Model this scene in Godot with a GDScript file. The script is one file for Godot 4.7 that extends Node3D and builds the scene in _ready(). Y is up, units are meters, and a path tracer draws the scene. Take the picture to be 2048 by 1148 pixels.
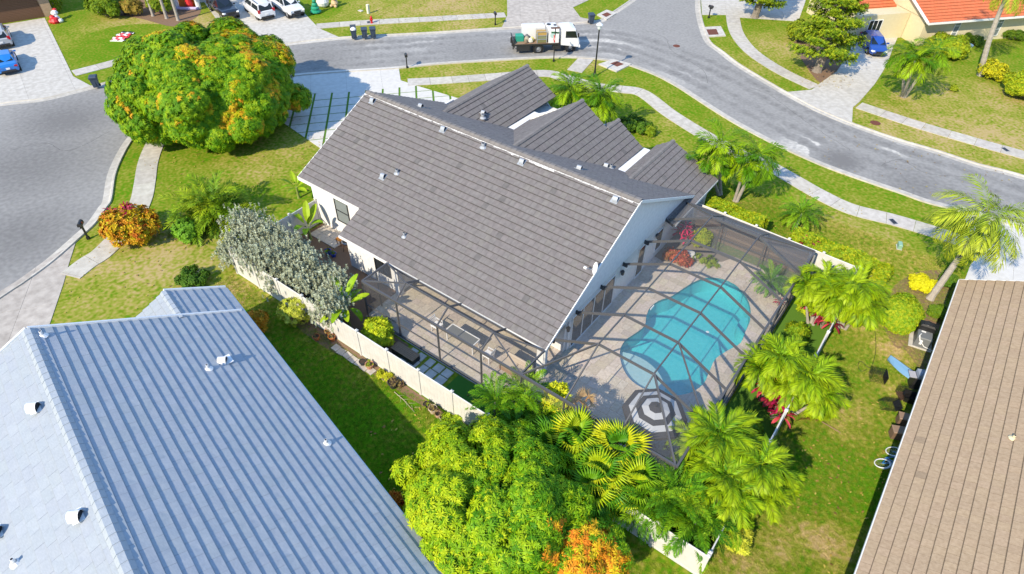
extends Node3D

# ---------------------------------------------------------------- helpers
var used := {}
var M := {}
var eye := Vector3(11.097, 26.0, 17.948)
var rng := RandomNumberGenerator.new()

func numbered(n: String) -> String:
	if not used.has(n):
		used[n] = 0
		return n
	used[n] += 1
	return "%s_%03d" % [n, used[n]]

func tag(o, label := "", category := "", group := "", kind := ""):
	if label != "": o.set_meta("label", label)
	if category != "": o.set_meta("category", category)
	if group != "": o.set_meta("group", group)
	if kind != "": o.set_meta("kind", kind)
	return o

func thing(called, label, category, at := Vector3.ZERO, turn := 0.0, group := ""):
	var o := Node3D.new()
	o.name = numbered(called)
	add_child(o)
	o.position = at
	o.rotation.y = turn
	return tag(o, label, category, group)

func copy_of(o, label, at: Vector3, turn := 0.0, scale := 1.0):
	var c = o.duplicate()
	c.name = numbered(str(o.name).rstrip("0123456789").rstrip("_"))
	add_child(c)
	c.position = at
	c.rotation = Vector3(0, turn, 0)
	c.scale = Vector3.ONE * scale
	c.set_meta("label", label)
	return c

func node(called, mesh: Mesh, m: Material, parent = self, xf := Transform3D.IDENTITY):
	var o := MeshInstance3D.new()
	o.mesh = mesh
	if m: o.material_override = m
	o.name = numbered(called) if parent == self else called
	o.transform = xf
	parent.add_child(o, true)
	return o

func mb() -> SurfaceTool:
	var st := SurfaceTool.new()
	st.begin(Mesh.PRIMITIVE_TRIANGLES)
	st.set_color(Color.WHITE)
	return st

func put(st: SurfaceTool, called, m, parent = self, xf := Transform3D.IDENTITY):
	return node(called, st.commit(), m, parent, xf)

func struct(st: SurfaceTool, called, m):
	return tag(put(st, called, m), "", "", "", "structure")

func tri(st, a, b, c):
	st.add_vertex(a); st.add_vertex(b); st.add_vertex(c)

func quad(st, a, b, c, d):
	tri(st, a, b, c); tri(st, a, c, d)

# a box given by its centre, size and basis; t narrows the top
func bx(st, c: Vector3, s: Vector3, b := Basis.IDENTITY, t := 1.0):
	var p := []
	for y in [-0.5, 0.5]:
		var k: float = t if y > 0 else 1.0
		for q in [[-0.5, -0.5], [0.5, -0.5], [0.5, 0.5], [-0.5, 0.5]]:
			p.append(c + b * Vector3(q[0] * s.x * k, y * s.y, q[1] * s.z * k))
	quad(st, p[4], p[5], p[6], p[7]); quad(st, p[3], p[2], p[1], p[0])
	for i in 4:
		var j: int = (i + 1) % 4
		quad(st, p[i], p[j], p[j + 4], p[i + 4])

# a box whose upper edges are chamfered
func cbx(st, c: Vector3, s: Vector3, ch := 0.03, b := Basis.IDENTITY):
	var low := s.y - ch
	bx(st, c + b * Vector3(0, -ch * 0.5, 0), Vector3(s.x, low, s.z), b)
	var p := []
	for k in [[0.5 * s.y - ch, 0.0], [0.5 * s.y, ch]]:
		for q in [[-0.5, -0.5], [0.5, -0.5], [0.5, 0.5], [-0.5, 0.5]]:
			p.append(c + b * Vector3(q[0] * (s.x - 2 * k[1]), k[0], q[1] * (s.z - 2 * k[1])))
	quad(st, p[4], p[5], p[6], p[7])
	for i in 4:
		var j: int = (i + 1) % 4
		quad(st, p[i], p[j], p[j + 4], p[i + 4])

# a straight bar from a to b, w wide and h high
func bar(st, a: Vector3, b: Vector3, w: float, h: float, up := Vector3.UP):
	var z := (b - a).normalized()
	if absf(z.dot(up)) > 0.99: up = Vector3.RIGHT
	var x := up.cross(z).normalized()
	bx(st, (a + b) / 2, Vector3(w, h, a.distance_to(b)), Basis(x, z.cross(x), z))

func tube(st, pts: Array, radii: Array, n := 8, cap := true):
	var rings := []
	var side := Vector3.ZERO
	for i in pts.size():
		var d: Vector3 = (pts[mini(i + 1, pts.size() - 1)] - pts[maxi(i - 1, 0)]).normalized()
		if side == Vector3.ZERO: side = d.cross(Vector3.FORWARD if absf(d.z) < 0.9 else Vector3.RIGHT).normalized()
		side = (side - d * side.dot(d)).normalized()
		var up := d.cross(side)
		var r := []
		for k in n:
			var a := TAU * k / n
			r.append(pts[i] + (side * cos(a) + up * sin(a)) * radii[i])
		rings.append(r)
	for i in pts.size() - 1:
		for k in n:
			var j: int = (k + 1) % n
			quad(st, rings[i][k], rings[i][j], rings[i + 1][j], rings[i + 1][k])
	if cap:
		for i in [0, pts.size() - 1]:
			for k in range(1, n - 1): tri(st, rings[i][0], rings[i][k], rings[i][k + 1])

func cyl(st, a: Vector3, b: Vector3, ra: float, rb: float, n := 12):
	tube(st, [a, b], [ra, rb], n)

# a body of revolution about the y axis through c: profile of (radius, height)
func lathe(st, c: Vector3, prof: Array, n := 14, b := Basis.IDENTITY):
	for i in prof.size() - 1:
		for k in n:
			var p := []
			for q in [[i, k], [i, k + 1], [i + 1, k + 1], [i + 1, k]]:
				var a: float = TAU * q[1] / n
				p.append(c + b * Vector3(prof[q[0]].x * cos(a), prof[q[0]].y, prof[q[0]].x * sin(a)))
			quad(st, p[0], p[1], p[2], p[3])

# an upright prism over a polygon in (x, z)
func prism(st, poly: PackedVector2Array, y0: float, y1: float, bottom := false):
	var ix := Geometry2D.triangulate_polygon(poly)
	for i in range(0, ix.size(), 3):
		tri(st, Vector3(poly[ix[i]].x, y1, poly[ix[i]].y), Vector3(poly[ix[i + 1]].x, y1, poly[ix[i + 1]].y), Vector3(poly[ix[i + 2]].x, y1, poly[ix[i + 2]].y))
	if y0 != y1:
		for i in poly.size():
			var p := poly[i]
			var q := poly[(i + 1) % poly.size()]
			quad(st, Vector3(p.x, y0, p.y), Vector3(q.x, y0, q.y), Vector3(q.x, y1, q.y), Vector3(p.x, y1, p.y))

# a plate: polygon in the plane (u, v) at o, thick along n
func plate(st, poly: Array, o: Vector3, u: Vector3, v: Vector3, n: Vector3):
	var pk := PackedVector2Array(poly)
	var ix := Geometry2D.triangulate_polygon(pk)
	for s in [Vector3.ZERO, n]:
		for i in range(0, ix.size(), 3):
			tri(st, o + s + u * pk[ix[i]].x + v * pk[ix[i]].y, o + s + u * pk[ix[i + 1]].x + v * pk[ix[i + 1]].y, o + s + u * pk[ix[i + 2]].x + v * pk[ix[i + 2]].y)
	for i in pk.size():
		var p := o + u * pk[i].x + v * pk[i].y
		var q := o + u * pk[(i + 1) % pk.size()].x + v * pk[(i + 1) % pk.size()].y
		quad(st, p, q, q + n, p + n)

func smooth_line(p: PackedVector2Array, n := 4) -> PackedVector2Array:
	var r := PackedVector2Array()
	for i in p.size() - 1:
		var a := p[maxi(i - 1, 0)]
		var d := p[mini(i + 2, p.size() - 1)]
		for k in n: r.append(p[i].cubic_interpolate(p[i + 1], a, d, float(k) / n))
	r.append(p[p.size() - 1])
	return r

func smooth_ring(p: PackedVector2Array, n := 4) -> PackedVector2Array:
	var r := PackedVector2Array()
	var c := p.size()
	for i in c:
		for k in n: r.append(p[i].cubic_interpolate(p[(i + 1) % c], p[(i + c - 1) % c], p[(i + 2) % c], float(k) / n))
	return r

func offset_line(p: PackedVector2Array, d: float) -> PackedVector2Array:
	var r := PackedVector2Array()
	for i in p.size():
		var t := (p[mini(i + 1, p.size() - 1)] - p[maxi(i - 1, 0)]).normalized()
		r.append(p[i] + Vector2(-t.y, t.x) * d)
	return r

# ---------------------------------------------------------------- materials
func srgb(c: Array) -> Color:
	return Color(c[0], c[1], c[2]).linear_to_srgb()

func flat(c: Array, rough := 0.8, metal := 0.0) -> StandardMaterial3D:
	var m := StandardMaterial3D.new()
	m.albedo_color = srgb(c)
	m.roughness = rough
	m.metallic = metal
	return m

func noise(seed_: int, freq: float, octaves := 4, stretch := Vector2.ONE) -> FastNoiseLite:
	var f := FastNoiseLite.new()
	f.seed = seed_
	f.frequency = freq
	f.fractal_octaves = octaves
	f.noise_type = FastNoiseLite.TYPE_SIMPLEX_SMOOTH
	return f

# tileable mottled texture running from colour a to colour b (linear values)
func mottle(seed_: int, freq: float, a: Array, b: Array, size := 256, octaves := 4, stretch := 1) -> ImageTexture:
	var g := noise(seed_, freq, octaves).get_seamless_image(size, size)
	g.convert(Image.FORMAT_L8)
	var src := g.get_data()
	var lut := PackedByteArray()
	for i in 256:
		var t := i / 255.0
		var c := Color(lerpf(a[0], b[0], t), lerpf(a[1], b[1], t), lerpf(a[2], b[2], t)).linear_to_srgb()
		lut.append_array([int(c.r * 255), int(c.g * 255), int(c.b * 255)])
	var out := PackedByteArray()
	out.resize(size * size * 3)
	for y in size:
		for x in size:
			var k := src[((y * stretch) % size) * size + x] * 3
			var o := (y * size + x) * 3
			out[o] = lut[k]; out[o + 1] = lut[k + 1]; out[o + 2] = lut[k + 2]
	return ImageTexture.create_from_image(Image.create_from_data(size, size, false, Image.FORMAT_RGB8, out))

func textured(tex: Texture2D, scale: float, rough := 0.85, bump: Texture2D = null, cm := 1.0) -> StandardMaterial3D:
	var m := StandardMaterial3D.new()
	m.albedo_texture = tex
	m.uv1_triplanar = true
	m.uv1_world_triplanar = true
	m.uv1_scale = Vector3.ONE * scale
	m.roughness = rough
	if bump:
		m.heightmap_enabled = true
		m.heightmap_texture = bump
		m.heightmap_scale = cm
	return m

func leafy(c: Array, through := 0.25, rough := 0.5) -> StandardMaterial3D:
	var m := flat(c, rough)
	m.vertex_color_use_as_albedo = true
	m.metallic_specular = 0.28
	m.backlight_enabled = true
	m.backlight = Color(through, through * 1.15, through * 0.25)
	return m

func glassy(c: Array, alpha: float) -> StandardMaterial3D:
	var m := flat(c, 0.05)
	m.transparency = BaseMaterial3D.TRANSPARENCY_ALPHA
	m.albedo_color.a = alpha
	return m

func make_materials():
	var white := [1.0, 1.0, 1.0]
	var grain := mottle(11, 0.05, [0.35, 0.35, 0.35], white, 256, 5)
	M.tile_grey = textured(mottle(1, 0.02, [0.140, 0.129, 0.123], [0.222, 0.206, 0.197], 512, 6), 0.25, 0.85, grain, 0.5)
	M.tile_white = textured(mottle(2, 0.02, [0.31, 0.345, 0.38], [0.39, 0.43, 0.47], 512, 4, 3), 0.55, 0.6, mottle(21, 0.008, [0, 0, 0], white, 256, 2), 3.5)
	M.tile_tan = textured(mottle(3, 0.03, [0.345, 0.24, 0.145], [0.50, 0.37, 0.24], 512, 5), 0.4, 0.85, grain, 0.6)
	M.tile_orange = textured(mottle(4, 0.03, [0.62, 0.14, 0.045], [0.72, 0.20, 0.075], 256, 4), 0.3, 0.8)
	for k in ["tile_grey", "tile_white", "tile_tan", "tile_orange"]: M[k].vertex_color_use_as_albedo = true
	M.mortar = textured(mottle(5, 0.06, [0.16, 0.15, 0.14], [0.85, 0.84, 0.82], 256, 5), 0.6, 0.9)
	M.stucco_white = textured(mottle(6, 0.03, [0.66, 0.66, 0.66], [0.78, 0.78, 0.77], 256, 5), 0.4, 0.9, grain, 0.4)
	M.stucco_cream = textured(mottle(7, 0.03, [0.60, 0.52, 0.33], [0.68, 0.60, 0.40], 256, 5), 0.4, 0.9)
	M.stucco_tan = textured(mottle(8, 0.03, [0.36, 0.25, 0.16], [0.44, 0.32, 0.21], 256, 5), 0.4, 0.9)
	M.trim = flat([0.8, 0.8, 0.79], 0.5)
	M.vinyl = textured(mottle(9, 0.02, [0.58, 0.565, 0.53], [0.68, 0.67, 0.64], 256, 4), 0.3, 0.45)
	M.concrete = textured(mottle(12, 0.02, [0.43, 0.40, 0.35], [0.61, 0.58, 0.525], 512, 6), 0.16, 0.9, grain, 0.4)
	M.concrete_new = textured(mottle(13, 0.02, [0.54, 0.52, 0.48], [0.66, 0.64, 0.60], 512, 5), 0.16, 0.9)
	M.concrete_old = textured(mottle(14, 0.02, [0.34, 0.30, 0.26], [0.54, 0.49, 0.43], 512, 6), 0.14, 0.9, grain, 0.4)
	for k in ["concrete", "concrete_new", "concrete_old"]: M[k].vertex_color_use_as_albedo = true
	M.paver = textured(mottle(15, 0.035, [0.45, 0.395, 0.335], [0.64, 0.575, 0.50], 512, 6), 0.3, 0.8)
	M.paver.vertex_color_use_as_albedo = true
	M.grout = flat([0.22, 0.19, 0.16], 0.95)
	M.bronze = flat([0.085, 0.084, 0.087], 0.45)
	M.underlay = flat([0.035, 0.032, 0.03], 0.95)
	M.screen = flat([0.19, 0.195, 0.205], 1.0)
	M.screen.transparency = BaseMaterial3D.TRANSPARENCY_ALPHA
	M.screen.albedo_color.a = 0.16
	M.screen_hazed = flat([0.18, 0.185, 0.195], 1.0)  # same mesh as the roof; haze of a slanting view put into its opacity
	M.screen_hazed.transparency = BaseMaterial3D.TRANSPARENCY_ALPHA
	M.screen_hazed.albedo_color.a = 0.42
	M.glass_dark = flat([0.02, 0.025, 0.03], 0.06)
	M.glass_light = flat([0.22, 0.25, 0.25], 0.06)
	M.glass_car = flat([0.012, 0.018, 0.02], 0.05)
	M.black = flat([0.012, 0.012, 0.013], 0.5)
	M.rubber = flat([0.02, 0.02, 0.021], 0.85)
	M.dark_metal = flat([0.03, 0.03, 0.032], 0.4, 0.2)
	M.grey_metal = flat([0.35, 0.36, 0.38], 0.4, 0.5)
	M.galv = flat([0.36, 0.39, 0.43], 0.45, 0.1)
	M.white = flat([0.78, 0.78, 0.78], 0.5)
	M.pool = textured(mottle(16, 0.04, [0.02, 0.43, 0.48], [0.045, 0.50, 0.54], 256, 4), 0.3, 0.6)
	M.pool_shelf = textured(mottle(17, 0.04, [0.26, 0.44, 0.47], [0.33, 0.50, 0.52], 256, 4), 0.3, 0.6)
	M.pool_tile = textured(mottle(18, 0.05, [0.02, 0.16, 0.20], [0.03, 0.24, 0.29], 256, 4), 0.6, 0.4)
	M.water = glassy([0.4, 0.85, 0.9], 0.06)
	M.water.uv1_triplanar = true
	M.water.uv1_world_triplanar = true
	M.water.uv1_scale = Vector3.ONE * 0.8
	M.water.heightmap_enabled = true
	M.water.heightmap_texture = mottle(31, 0.02, [0, 0, 0], white, 256, 3)
	M.water.heightmap_scale = 0.5
	M.wood = textured(mottle(19, 0.03, [0.20, 0.12, 0.07], [0.36, 0.23, 0.14], 256, 5, 6), 0.8, 0.8)
	M.wood_dark = textured(mottle(20, 0.03, [0.10, 0.05, 0.025], [0.17, 0.09, 0.05], 256, 5, 6), 0.8, 0.7)
	M.rust = textured(mottle(22, 0.05, [0.10, 0.03, 0.02], [0.20, 0.07, 0.045], 256, 5), 1.0, 0.9)
	M.mulch = textured(mottle(23, 0.12, [0.09, 0.05, 0.03], [0.33, 0.21, 0.13], 512, 4), 0.5, 1.0, grain, 3.0)
	M.terracotta = flat([0.50, 0.15, 0.045], 0.8)
	M.soil = flat([0.045, 0.03, 0.02], 1.0)
	M.bark = textured(mottle(24, 0.05, [0.12, 0.10, 0.085], [0.32, 0.28, 0.24], 256, 5), 0.7, 0.95, grain, 2.0)
	M.palm_bark = textured(mottle(25, 0.05, [0.24, 0.21, 0.18], [0.52, 0.48, 0.43], 256, 5), 0.8, 0.95, grain, 1.0)
	M.frond = leafy([1, 1, 1], 0.2, 0.5)
	M.leaf = leafy([1, 1, 1], 0.2, 0.55)
	M.leaf_silver = leafy([1, 1, 1], 0.12, 0.7)
	M.turf = textured(mottle(26, 0.2, [0.04, 0.12, 0.006], [0.12, 0.24, 0.015], 256, 4), 1.0, 1.0, grain, 2.0)


func _ready():
	var cam := Camera3D.new()
	cam.name = "camera"
	add_child(cam)
	cam.transform = Transform3D(Basis(Vector3(0.79932, 0.01258, -0.60217), Vector3(-0.41237, 0.73869, -0.53246), Vector3(0.43708, 0.67393, 0.59487)), eye)
	cam.fov = 48.293
	cam.far = 900.0
	var env := Environment.new()
	env.background_mode = Environment.BG_SKY
	env.tonemap_mode = Environment.TONE_MAPPER_LINEAR
	env.tonemap_exposure = 1.27
	env.sdfgi_enabled = true
	env.ssao_enabled = true
	env.ssil_enabled = true
	var sky := ProceduralSkyMaterial.new()
	sky.sky_top_color = Color(0.41, 0.57, 0.78)
	sky.sky_horizon_color = Color(0.83, 0.87, 0.86)
	sky.sky_curve = 0.15
	sky.ground_bottom_color = Color(0.35, 0.37, 0.30)
	sky.ground_horizon_color = Color(0.62, 0.66, 0.66)
	sky.sky_energy_multiplier = 1.2
	env.sky = Sky.new()
	env.sky.sky_material = sky
	var we := WorldEnvironment.new()
	we.name = "world_environment"
	we.environment = env
	add_child(we)
	var sun := DirectionalLight3D.new()
	sun.name = "sun"
	sun.light_color = Color(1.0, 0.945, 0.845)
	sun.light_energy = 1.6
	sun.light_angular_distance = 0.5
	sun.shadow_enabled = true
	sun.look_at_from_position(Vector3.ZERO, Vector3(0.06, -1.0, -1.28))
	add_child(sun)
	rng.seed = 20
	make_materials()
	ground()
	roads()
	pool_and_deck()
	main_house()
	left_house()
	right_house()
	far_houses()
	screen_enclosure()
	fences()
	plants()
	vehicles()
	street_things()
	yard_things()


# ---------------------------------------------------------------- ground, roads, paths
var POOL := PackedVector2Array()
var lawn_image: Image
var paved := []

func built_on(p: Vector2) -> bool:
	for q in paved:
		if q[1].has_point(p) and Geometry2D.is_point_in_polygon(p, q[0]): return true
	return false

func keep_off(poly: PackedVector2Array):
	var r := Rect2(poly[0], Vector2.ZERO)
	for p in poly: r = r.expand(p)
	paved.append([poly, r])

# colours of the ground seen from above: a computed map of grass tone and dry patches, metres to pixels
func tone_map(x0: float, z0: float, w: float, d: float, per: float, cols: Array, blobs: Array, seed_: int, spread: float, fine := 0.3) -> ImageTexture:
	var W := int(w * per)
	var H := int(d * per)
	var n1 := noise(seed_, 0.35 / per, 4).get_image(W, H)
	var n2 := noise(seed_ + 1, 2.2 / per, 4).get_image(W, H)
	var n3 := noise(seed_ + 2, 0.3, 2).get_image(W, H)
	n1.convert(Image.FORMAT_L8); n2.convert(Image.FORMAT_L8); n3.convert(Image.FORMAT_L8)
	var a := n1.get_data()
	var b := n2.get_data()
	var c := n3.get_data()
	var dry := PackedFloat32Array()
	dry.resize(W * H)
	for bl in blobs:
		var cx: float = (bl[0].x - x0) * per
		var cy: float = (bl[0].y - z0) * per
		var r: float = bl[1] * per
		for y in range(maxi(0, int(cy - r)), mini(H, int(cy + r))):
			for x in range(maxi(0, int(cx - r)), mini(W, int(cx + r))):
				var k := 1.0 - Vector2(x - cx, y - cy).length() / r
				if k > 0: k = minf(1.0, k * 1.2)
				if k > 0: dry[y * W + x] = maxf(dry[y * W + x], k * bl[2]) if bl[2] > 0 else minf(dry[y * W + x], k * bl[2])
	var lut := PackedByteArray()
	for i in 256:
		var t := i / 255.0 * (cols.size() - 1)
		var k := mini(int(t), cols.size() - 2)
		var p: Array = cols[k]
		var q: Array = cols[k + 1]
		var s := Color(lerpf(p[0], q[0], t - k), lerpf(p[1], q[1], t - k), lerpf(p[2], q[2], t - k)).linear_to_srgb()
		lut.append_array([int(s.r * 255), int(s.g * 255), int(s.b * 255)])
	var out := PackedByteArray()
	out.resize(W * H * 3)
	for i in W * H:
		var v := spread * (a[i] * (0.72 - fine) * 0.55 + b[i] * (0.72 - fine) * 0.45 + c[i] * (0.28 + fine) - 127.0) + 72.0 + dry[i] * (10.0 + 0.6 * b[i] + 0.4 * a[i] + 0.3 * c[i])
		var k := clampi(int(v), 0, 255) * 3
		out[i * 3] = lut[k]; out[i * 3 + 1] = lut[k + 1]; out[i * 3 + 2] = lut[k + 2]
	return ImageTexture.create_from_image(Image.create_from_data(W, H, false, Image.FORMAT_RGB8, out))

func mapped_sheet(st, poly: PackedVector2Array, y: float, x0: float, z0: float, w: float, d: float):
	var ix := Geometry2D.triangulate_polygon(poly)
	for i in ix:
		st.set_uv(Vector2((poly[i].x - x0) / w, (poly[i].y - z0) / d))
		st.add_vertex(Vector3(poly[i].x, y, poly[i].y))

func rect(x0: float, z0: float, x1: float, z1: float) -> PackedVector2Array:
	return PackedVector2Array([Vector2(x0, z0), Vector2(x1, z0), Vector2(x1, z1), Vector2(x0, z1)])

func ground():
	POOL = smooth_ring(PackedVector2Array([Vector2(2.45, -11.1), Vector2(2.2, -10.1), Vector2(1.8, -9.35), Vector2(1.66, -8.5), Vector2(1.85, -7.7), Vector2(2.12, -6.97), Vector2(1.98, -6.11), Vector2(1.81, -5.32), Vector2(1.96, -4.5), Vector2(2.5, -3.7), Vector2(3.29, -3.1), Vector2(4.13, -2.94), Vector2(4.95, -3.15), Vector2(5.71, -3.53), Vector2(6.28, -4.19), Vector2(6.56, -5.1), Vector2(6.45, -6.14), Vector2(6.35, -7.14), Vector2(6.66, -8.18), Vector2(6.97, -9.07), Vector2(6.85, -10.06), Vector2(6.72, -11.08), Vector2(6.3, -12.15), Vector2(5.65, -12.95), Vector2(4.73, -13.5), Vector2(3.82, -13.45), Vector2(3.1, -12.9), Vector2(2.7, -12.05)]), 3)
	var x0 := -100.0
	var z0 := -105.0
	var w := 140.0
	var d := 140.0
	# dry, worn and greener places in the lawns, where the photograph shows them
	var blobs := [[Vector2(-25.167, 6.872), 7.0, 0.75], [Vector2(-24.605, 8.81), 5.0, 0.55], [Vector2(-18.407, 5.132), 3.0, 0.6], [Vector2(-22.931, 11.793), 4.0, 0.4], [Vector2(-11.8, 6.067), 1.4, 0.8], [Vector2(-9.442, 6.023), 1.3, 0.9], [Vector2(-6.881, 4.899), 1.2, 0.8], [Vector2(-3.532, 5.108), 1.4, 0.35],
		[Vector2(14.089, -0.315), 1.5, 0.8], [Vector2(12.812, 0.933), 1.4, 0.55], [Vector2(11.797, 2.768), 1.4, 0.7], [Vector2(13.113, -6.553), 1.2, 0.4], [Vector2(13.949, -10.711), 1.3, 0.5], [Vector2(11.325, -14.687), 1.5, 0.45], [Vector2(13.971, -13.809), 1.5, 1.1], [Vector2(13.159, -8.094), 2.0, 0.35],
		[Vector2(-2.024, -52.061), 5.0, 0.9], [Vector2(-6.151, -52.037), 5.0, 0.7], [Vector2(-0.137, -47.526), 3.0, 1.0], [Vector2(9.887, -41.81), 9.0, 0.75], [Vector2(14.383, -44.29), 8.0, 0.9], [Vector2(14.098, -52.153), 7.0, 0.6], [Vector2(6.758, -46.955), 2.0, 0.8], [Vector2(10.284, -50.398), 6.0, 0.5], [Vector2(7.44, -40.42), 4.0, 0.7], [Vector2(12.352, -38.645), 4.0, 0.6],
		[Vector2(-63.559, -15.671), 7.0, 0.8], [Vector2(-58.052, -18.215), 5.0, 1.0], [Vector2(-63.036, -11.428), 6.0, 0.4], [Vector2(-43.989, -34.555), 10.0, 0.55], [Vector2(-41.202, -40.006), 8.0, 1.0], [Vector2(-35.092, -35.468), 6.0, 0.7], [Vector2(-41.617, -29.086), 4.0, 0.4], [Vector2(-48.377, -30.99), 5.0, 0.3], [Vector2(-29.324, -25.645), 5.0, 0.5], [Vector2(-25.915, -29.836), 4.0, 0.5], [Vector2(-23.693, -24.018), 4.0, 0.7], [Vector2(-19.053, -35.327), 3.0, 0.35],
		[Vector2(-1.786, -25.648), 3.0, 0.5], [Vector2(-7.726, -28.978), 3.0, 0.4], [Vector2(7.982, -24.306), 4.0, 0.35], [Vector2(10.621, -24.233), 4.0, 0.35], [Vector2(12.951, -22.126), 3.0, 0.4], [Vector2(-6.71, -45.205), 6.0, 0.35], [Vector2(-28.707, -7.282), 5.0, 0.4], [Vector2(-29.02, -4.245), 4.0, 0.4], [Vector2(-29.896, -2.668), 3.0, 0.4],
		[Vector2(-5.798, 7.958), 4.5, -0.42], [Vector2(-2.902, 8.155), 4.0, -0.42], [Vector2(-8.981, 7.741), 3.5, -0.40], [Vector2(-12.073, 7.178), 2.5, -0.3], [Vector2(12.464, -2.633), 2.0, -0.3], [Vector2(-58.452, -9.98), 6.0, -0.25], [Vector2(-50.999, -28.86), 2.5, -0.2], [Vector2(15.088, -4.323), 2.5, -0.35]]
	var tex := tone_map(x0, z0, w, d, 11.0, [[0.085, 0.22, 0.005], [0.16, 0.212, 0.013], [0.25, 0.272, 0.038], [0.34, 0.29, 0.075], [0.43, 0.325, 0.15]], blobs, 40, 1.5)
	var m := StandardMaterial3D.new()
	m.albedo_texture = tex
	m.roughness = 1.0
	m.metallic_specular = 0.15
	var bumps := mottle(50, 0.25, [0, 0, 0], [1, 1, 1], 512, 3)
	m.heightmap_enabled = true
	m.heightmap_texture = bumps
	m.heightmap_scale = 1.0
	m.heightmap_enabled = false
	M.lawn = m
	lawn_image = tex.get_image()
	var st := mb()
	var pb := rect(1.2, -14.0, 7.4, -2.4)
	for r in [rect(x0, z0, x0 + w, -14.0), rect(x0, -2.4, x0 + w, z0 + d), rect(x0, -14.0, 1.2, -2.4), rect(7.4, -14.0, x0 + w, -2.4)]: mapped_sheet(st, r, 0.0, x0, z0, w, d)
	for h in [rect(1.2, -14.0, 4.3, -2.4), rect(4.3, -14.0, 7.4, -2.4)]:
		for p in Geometry2D.clip_polygons(h, POOL): mapped_sheet(st, p, 0.0, x0, z0, w, d)
	struct(st, "lawn_ground", m)
	# the land beyond, out to the horizon
	st = mb()
	for r in [rect(-600, -700, 600, z0), rect(-600, z0 + d, 600, 600), rect(-600, z0, x0, z0 + d), rect(x0 + w, z0, 600, z0 + d)]: prism(st, r, 0.0, 0.0)
	struct(st, "land", flat([0.11, 0.15, 0.02], 1.0))

# a gutter of poured concrete along the edge of the asphalt, a low kerb at its back
func gutter(line: PackedVector2Array, out: float):
	var st := mb()
	var rows := []
	for q in [[0.0, 0.012], [0.42, 0.022], [0.5, 0.10], [0.62, 0.11], [0.63, 0.0]]:
		rows.append([offset_line(line, out * q[0]), q[1]])
	var run := 0.0
	for i in line.size() - 1:
		run += line[i].distance_to(line[i + 1])
		if run > 3.0:
			run = 0.0
			var g := rng.randf_range(0.82, 1.0)
			st.set_color(Color(g, g * 0.99, g * 0.97))
		for k in rows.size() - 1:
			var a: PackedVector2Array = rows[k][0]
			var b: PackedVector2Array = rows[k + 1][0]
			quad(st, Vector3(a[i].x, rows[k][1], a[i].y), Vector3(a[i + 1].x, rows[k][1], a[i + 1].y), Vector3(b[i + 1].x, rows[k + 1][1], b[i + 1].y), Vector3(b[i].x, rows[k + 1][1], b[i].y))
	struct(st, "kerb", M.concrete)

# a walk of separate poured slabs along a line
func walk(line: PackedVector2Array, width: float, m, y := 0.045):
	var o := Node3D.new()
	o.name = numbered("sidewalk")
	add_child(o)
	tag(o, "", "", "", "structure")
	var pts := smooth_line(line, 6)
	var acc := 0.0
	var start := 0
	for i in range(1, pts.size()):
		acc += pts[i].distance_to(pts[i - 1])
		if acc >= 1.5 or i == pts.size() - 1:
			var seg := pts.slice(start, i + 1)
			var a := offset_line(seg, width / 2)
			var b := offset_line(seg, -width / 2)
			# ends follow the whole line's direction, with a joint between slabs
			for e in [[0, start, 0.012], [seg.size() - 1, i, -0.012]]:
				var t := (pts[mini(e[1] + 1, pts.size() - 1)] - pts[maxi(e[1] - 1, 0)]).normalized()
				a[e[0]] = pts[e[1]] + t * e[2] + Vector2(-t.y, t.x) * width / 2
				b[e[0]] = pts[e[1]] + t * e[2] - Vector2(-t.y, t.x) * width / 2
			b.reverse()
			a.append_array(b)
			var st := mb()
			var k := rng.randf_range(0.86, 1.0)
			st.set_color(Color(k, k * rng.randf_range(0.97, 1.0), k * rng.randf_range(0.93, 1.0)))
			prism(st, a, 0.0, y + rng.randf_range(-0.004, 0.004))
			put(st, "slab", m, o)
			keep_off(a)
			start = i
			acc = 0.0

func slab(poly: PackedVector2Array, m, called := "driveway", y := 0.03, joint := 3.2):
	# cut into poured bays by joints
	keep_off(poly)
	var o := Node3D.new()
	o.name = numbered(called)
	add_child(o)
	tag(o, "", "", "", "structure")
	var lo := poly[0]
	var hi := poly[0]
	for p in poly:
		lo = lo.min(p); hi = hi.max(p)
	var dir := (poly[1] - poly[0]).normalized()
	var c := (lo + hi) / 2
	var n := int((hi - lo).length() / joint) + 1
	for i in range(-n, n):
		for k in range(-n, n):
			var q := PackedVector2Array()
			for e in [[0.006, 0.006], [joint - 0.006, 0.006], [joint - 0.006, joint - 0.006], [0.006, joint - 0.006]]:
				var v := Vector2(i * joint + e[0], k * joint + e[1])
				q.append(c + dir * v.x + Vector2(-dir.y, dir.x) * v.y)
			for piece in Geometry2D.intersect_polygons(q, poly):
				var st := mb()
				var g := rng.randf_range(0.92, 1.0)
				st.set_color(Color(g, g, g))
				prism(st, piece, 0.0, y + rng.randf_range(-0.003, 0.003))
				put(st, "slab", m, o)
	var st2 := mb()
	for piece in Geometry2D.offset_polygon(poly, -0.05): prism(st2, piece, 0.0, y - 0.014)
	put(st2, "joint_bed", M.grout, o)

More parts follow.
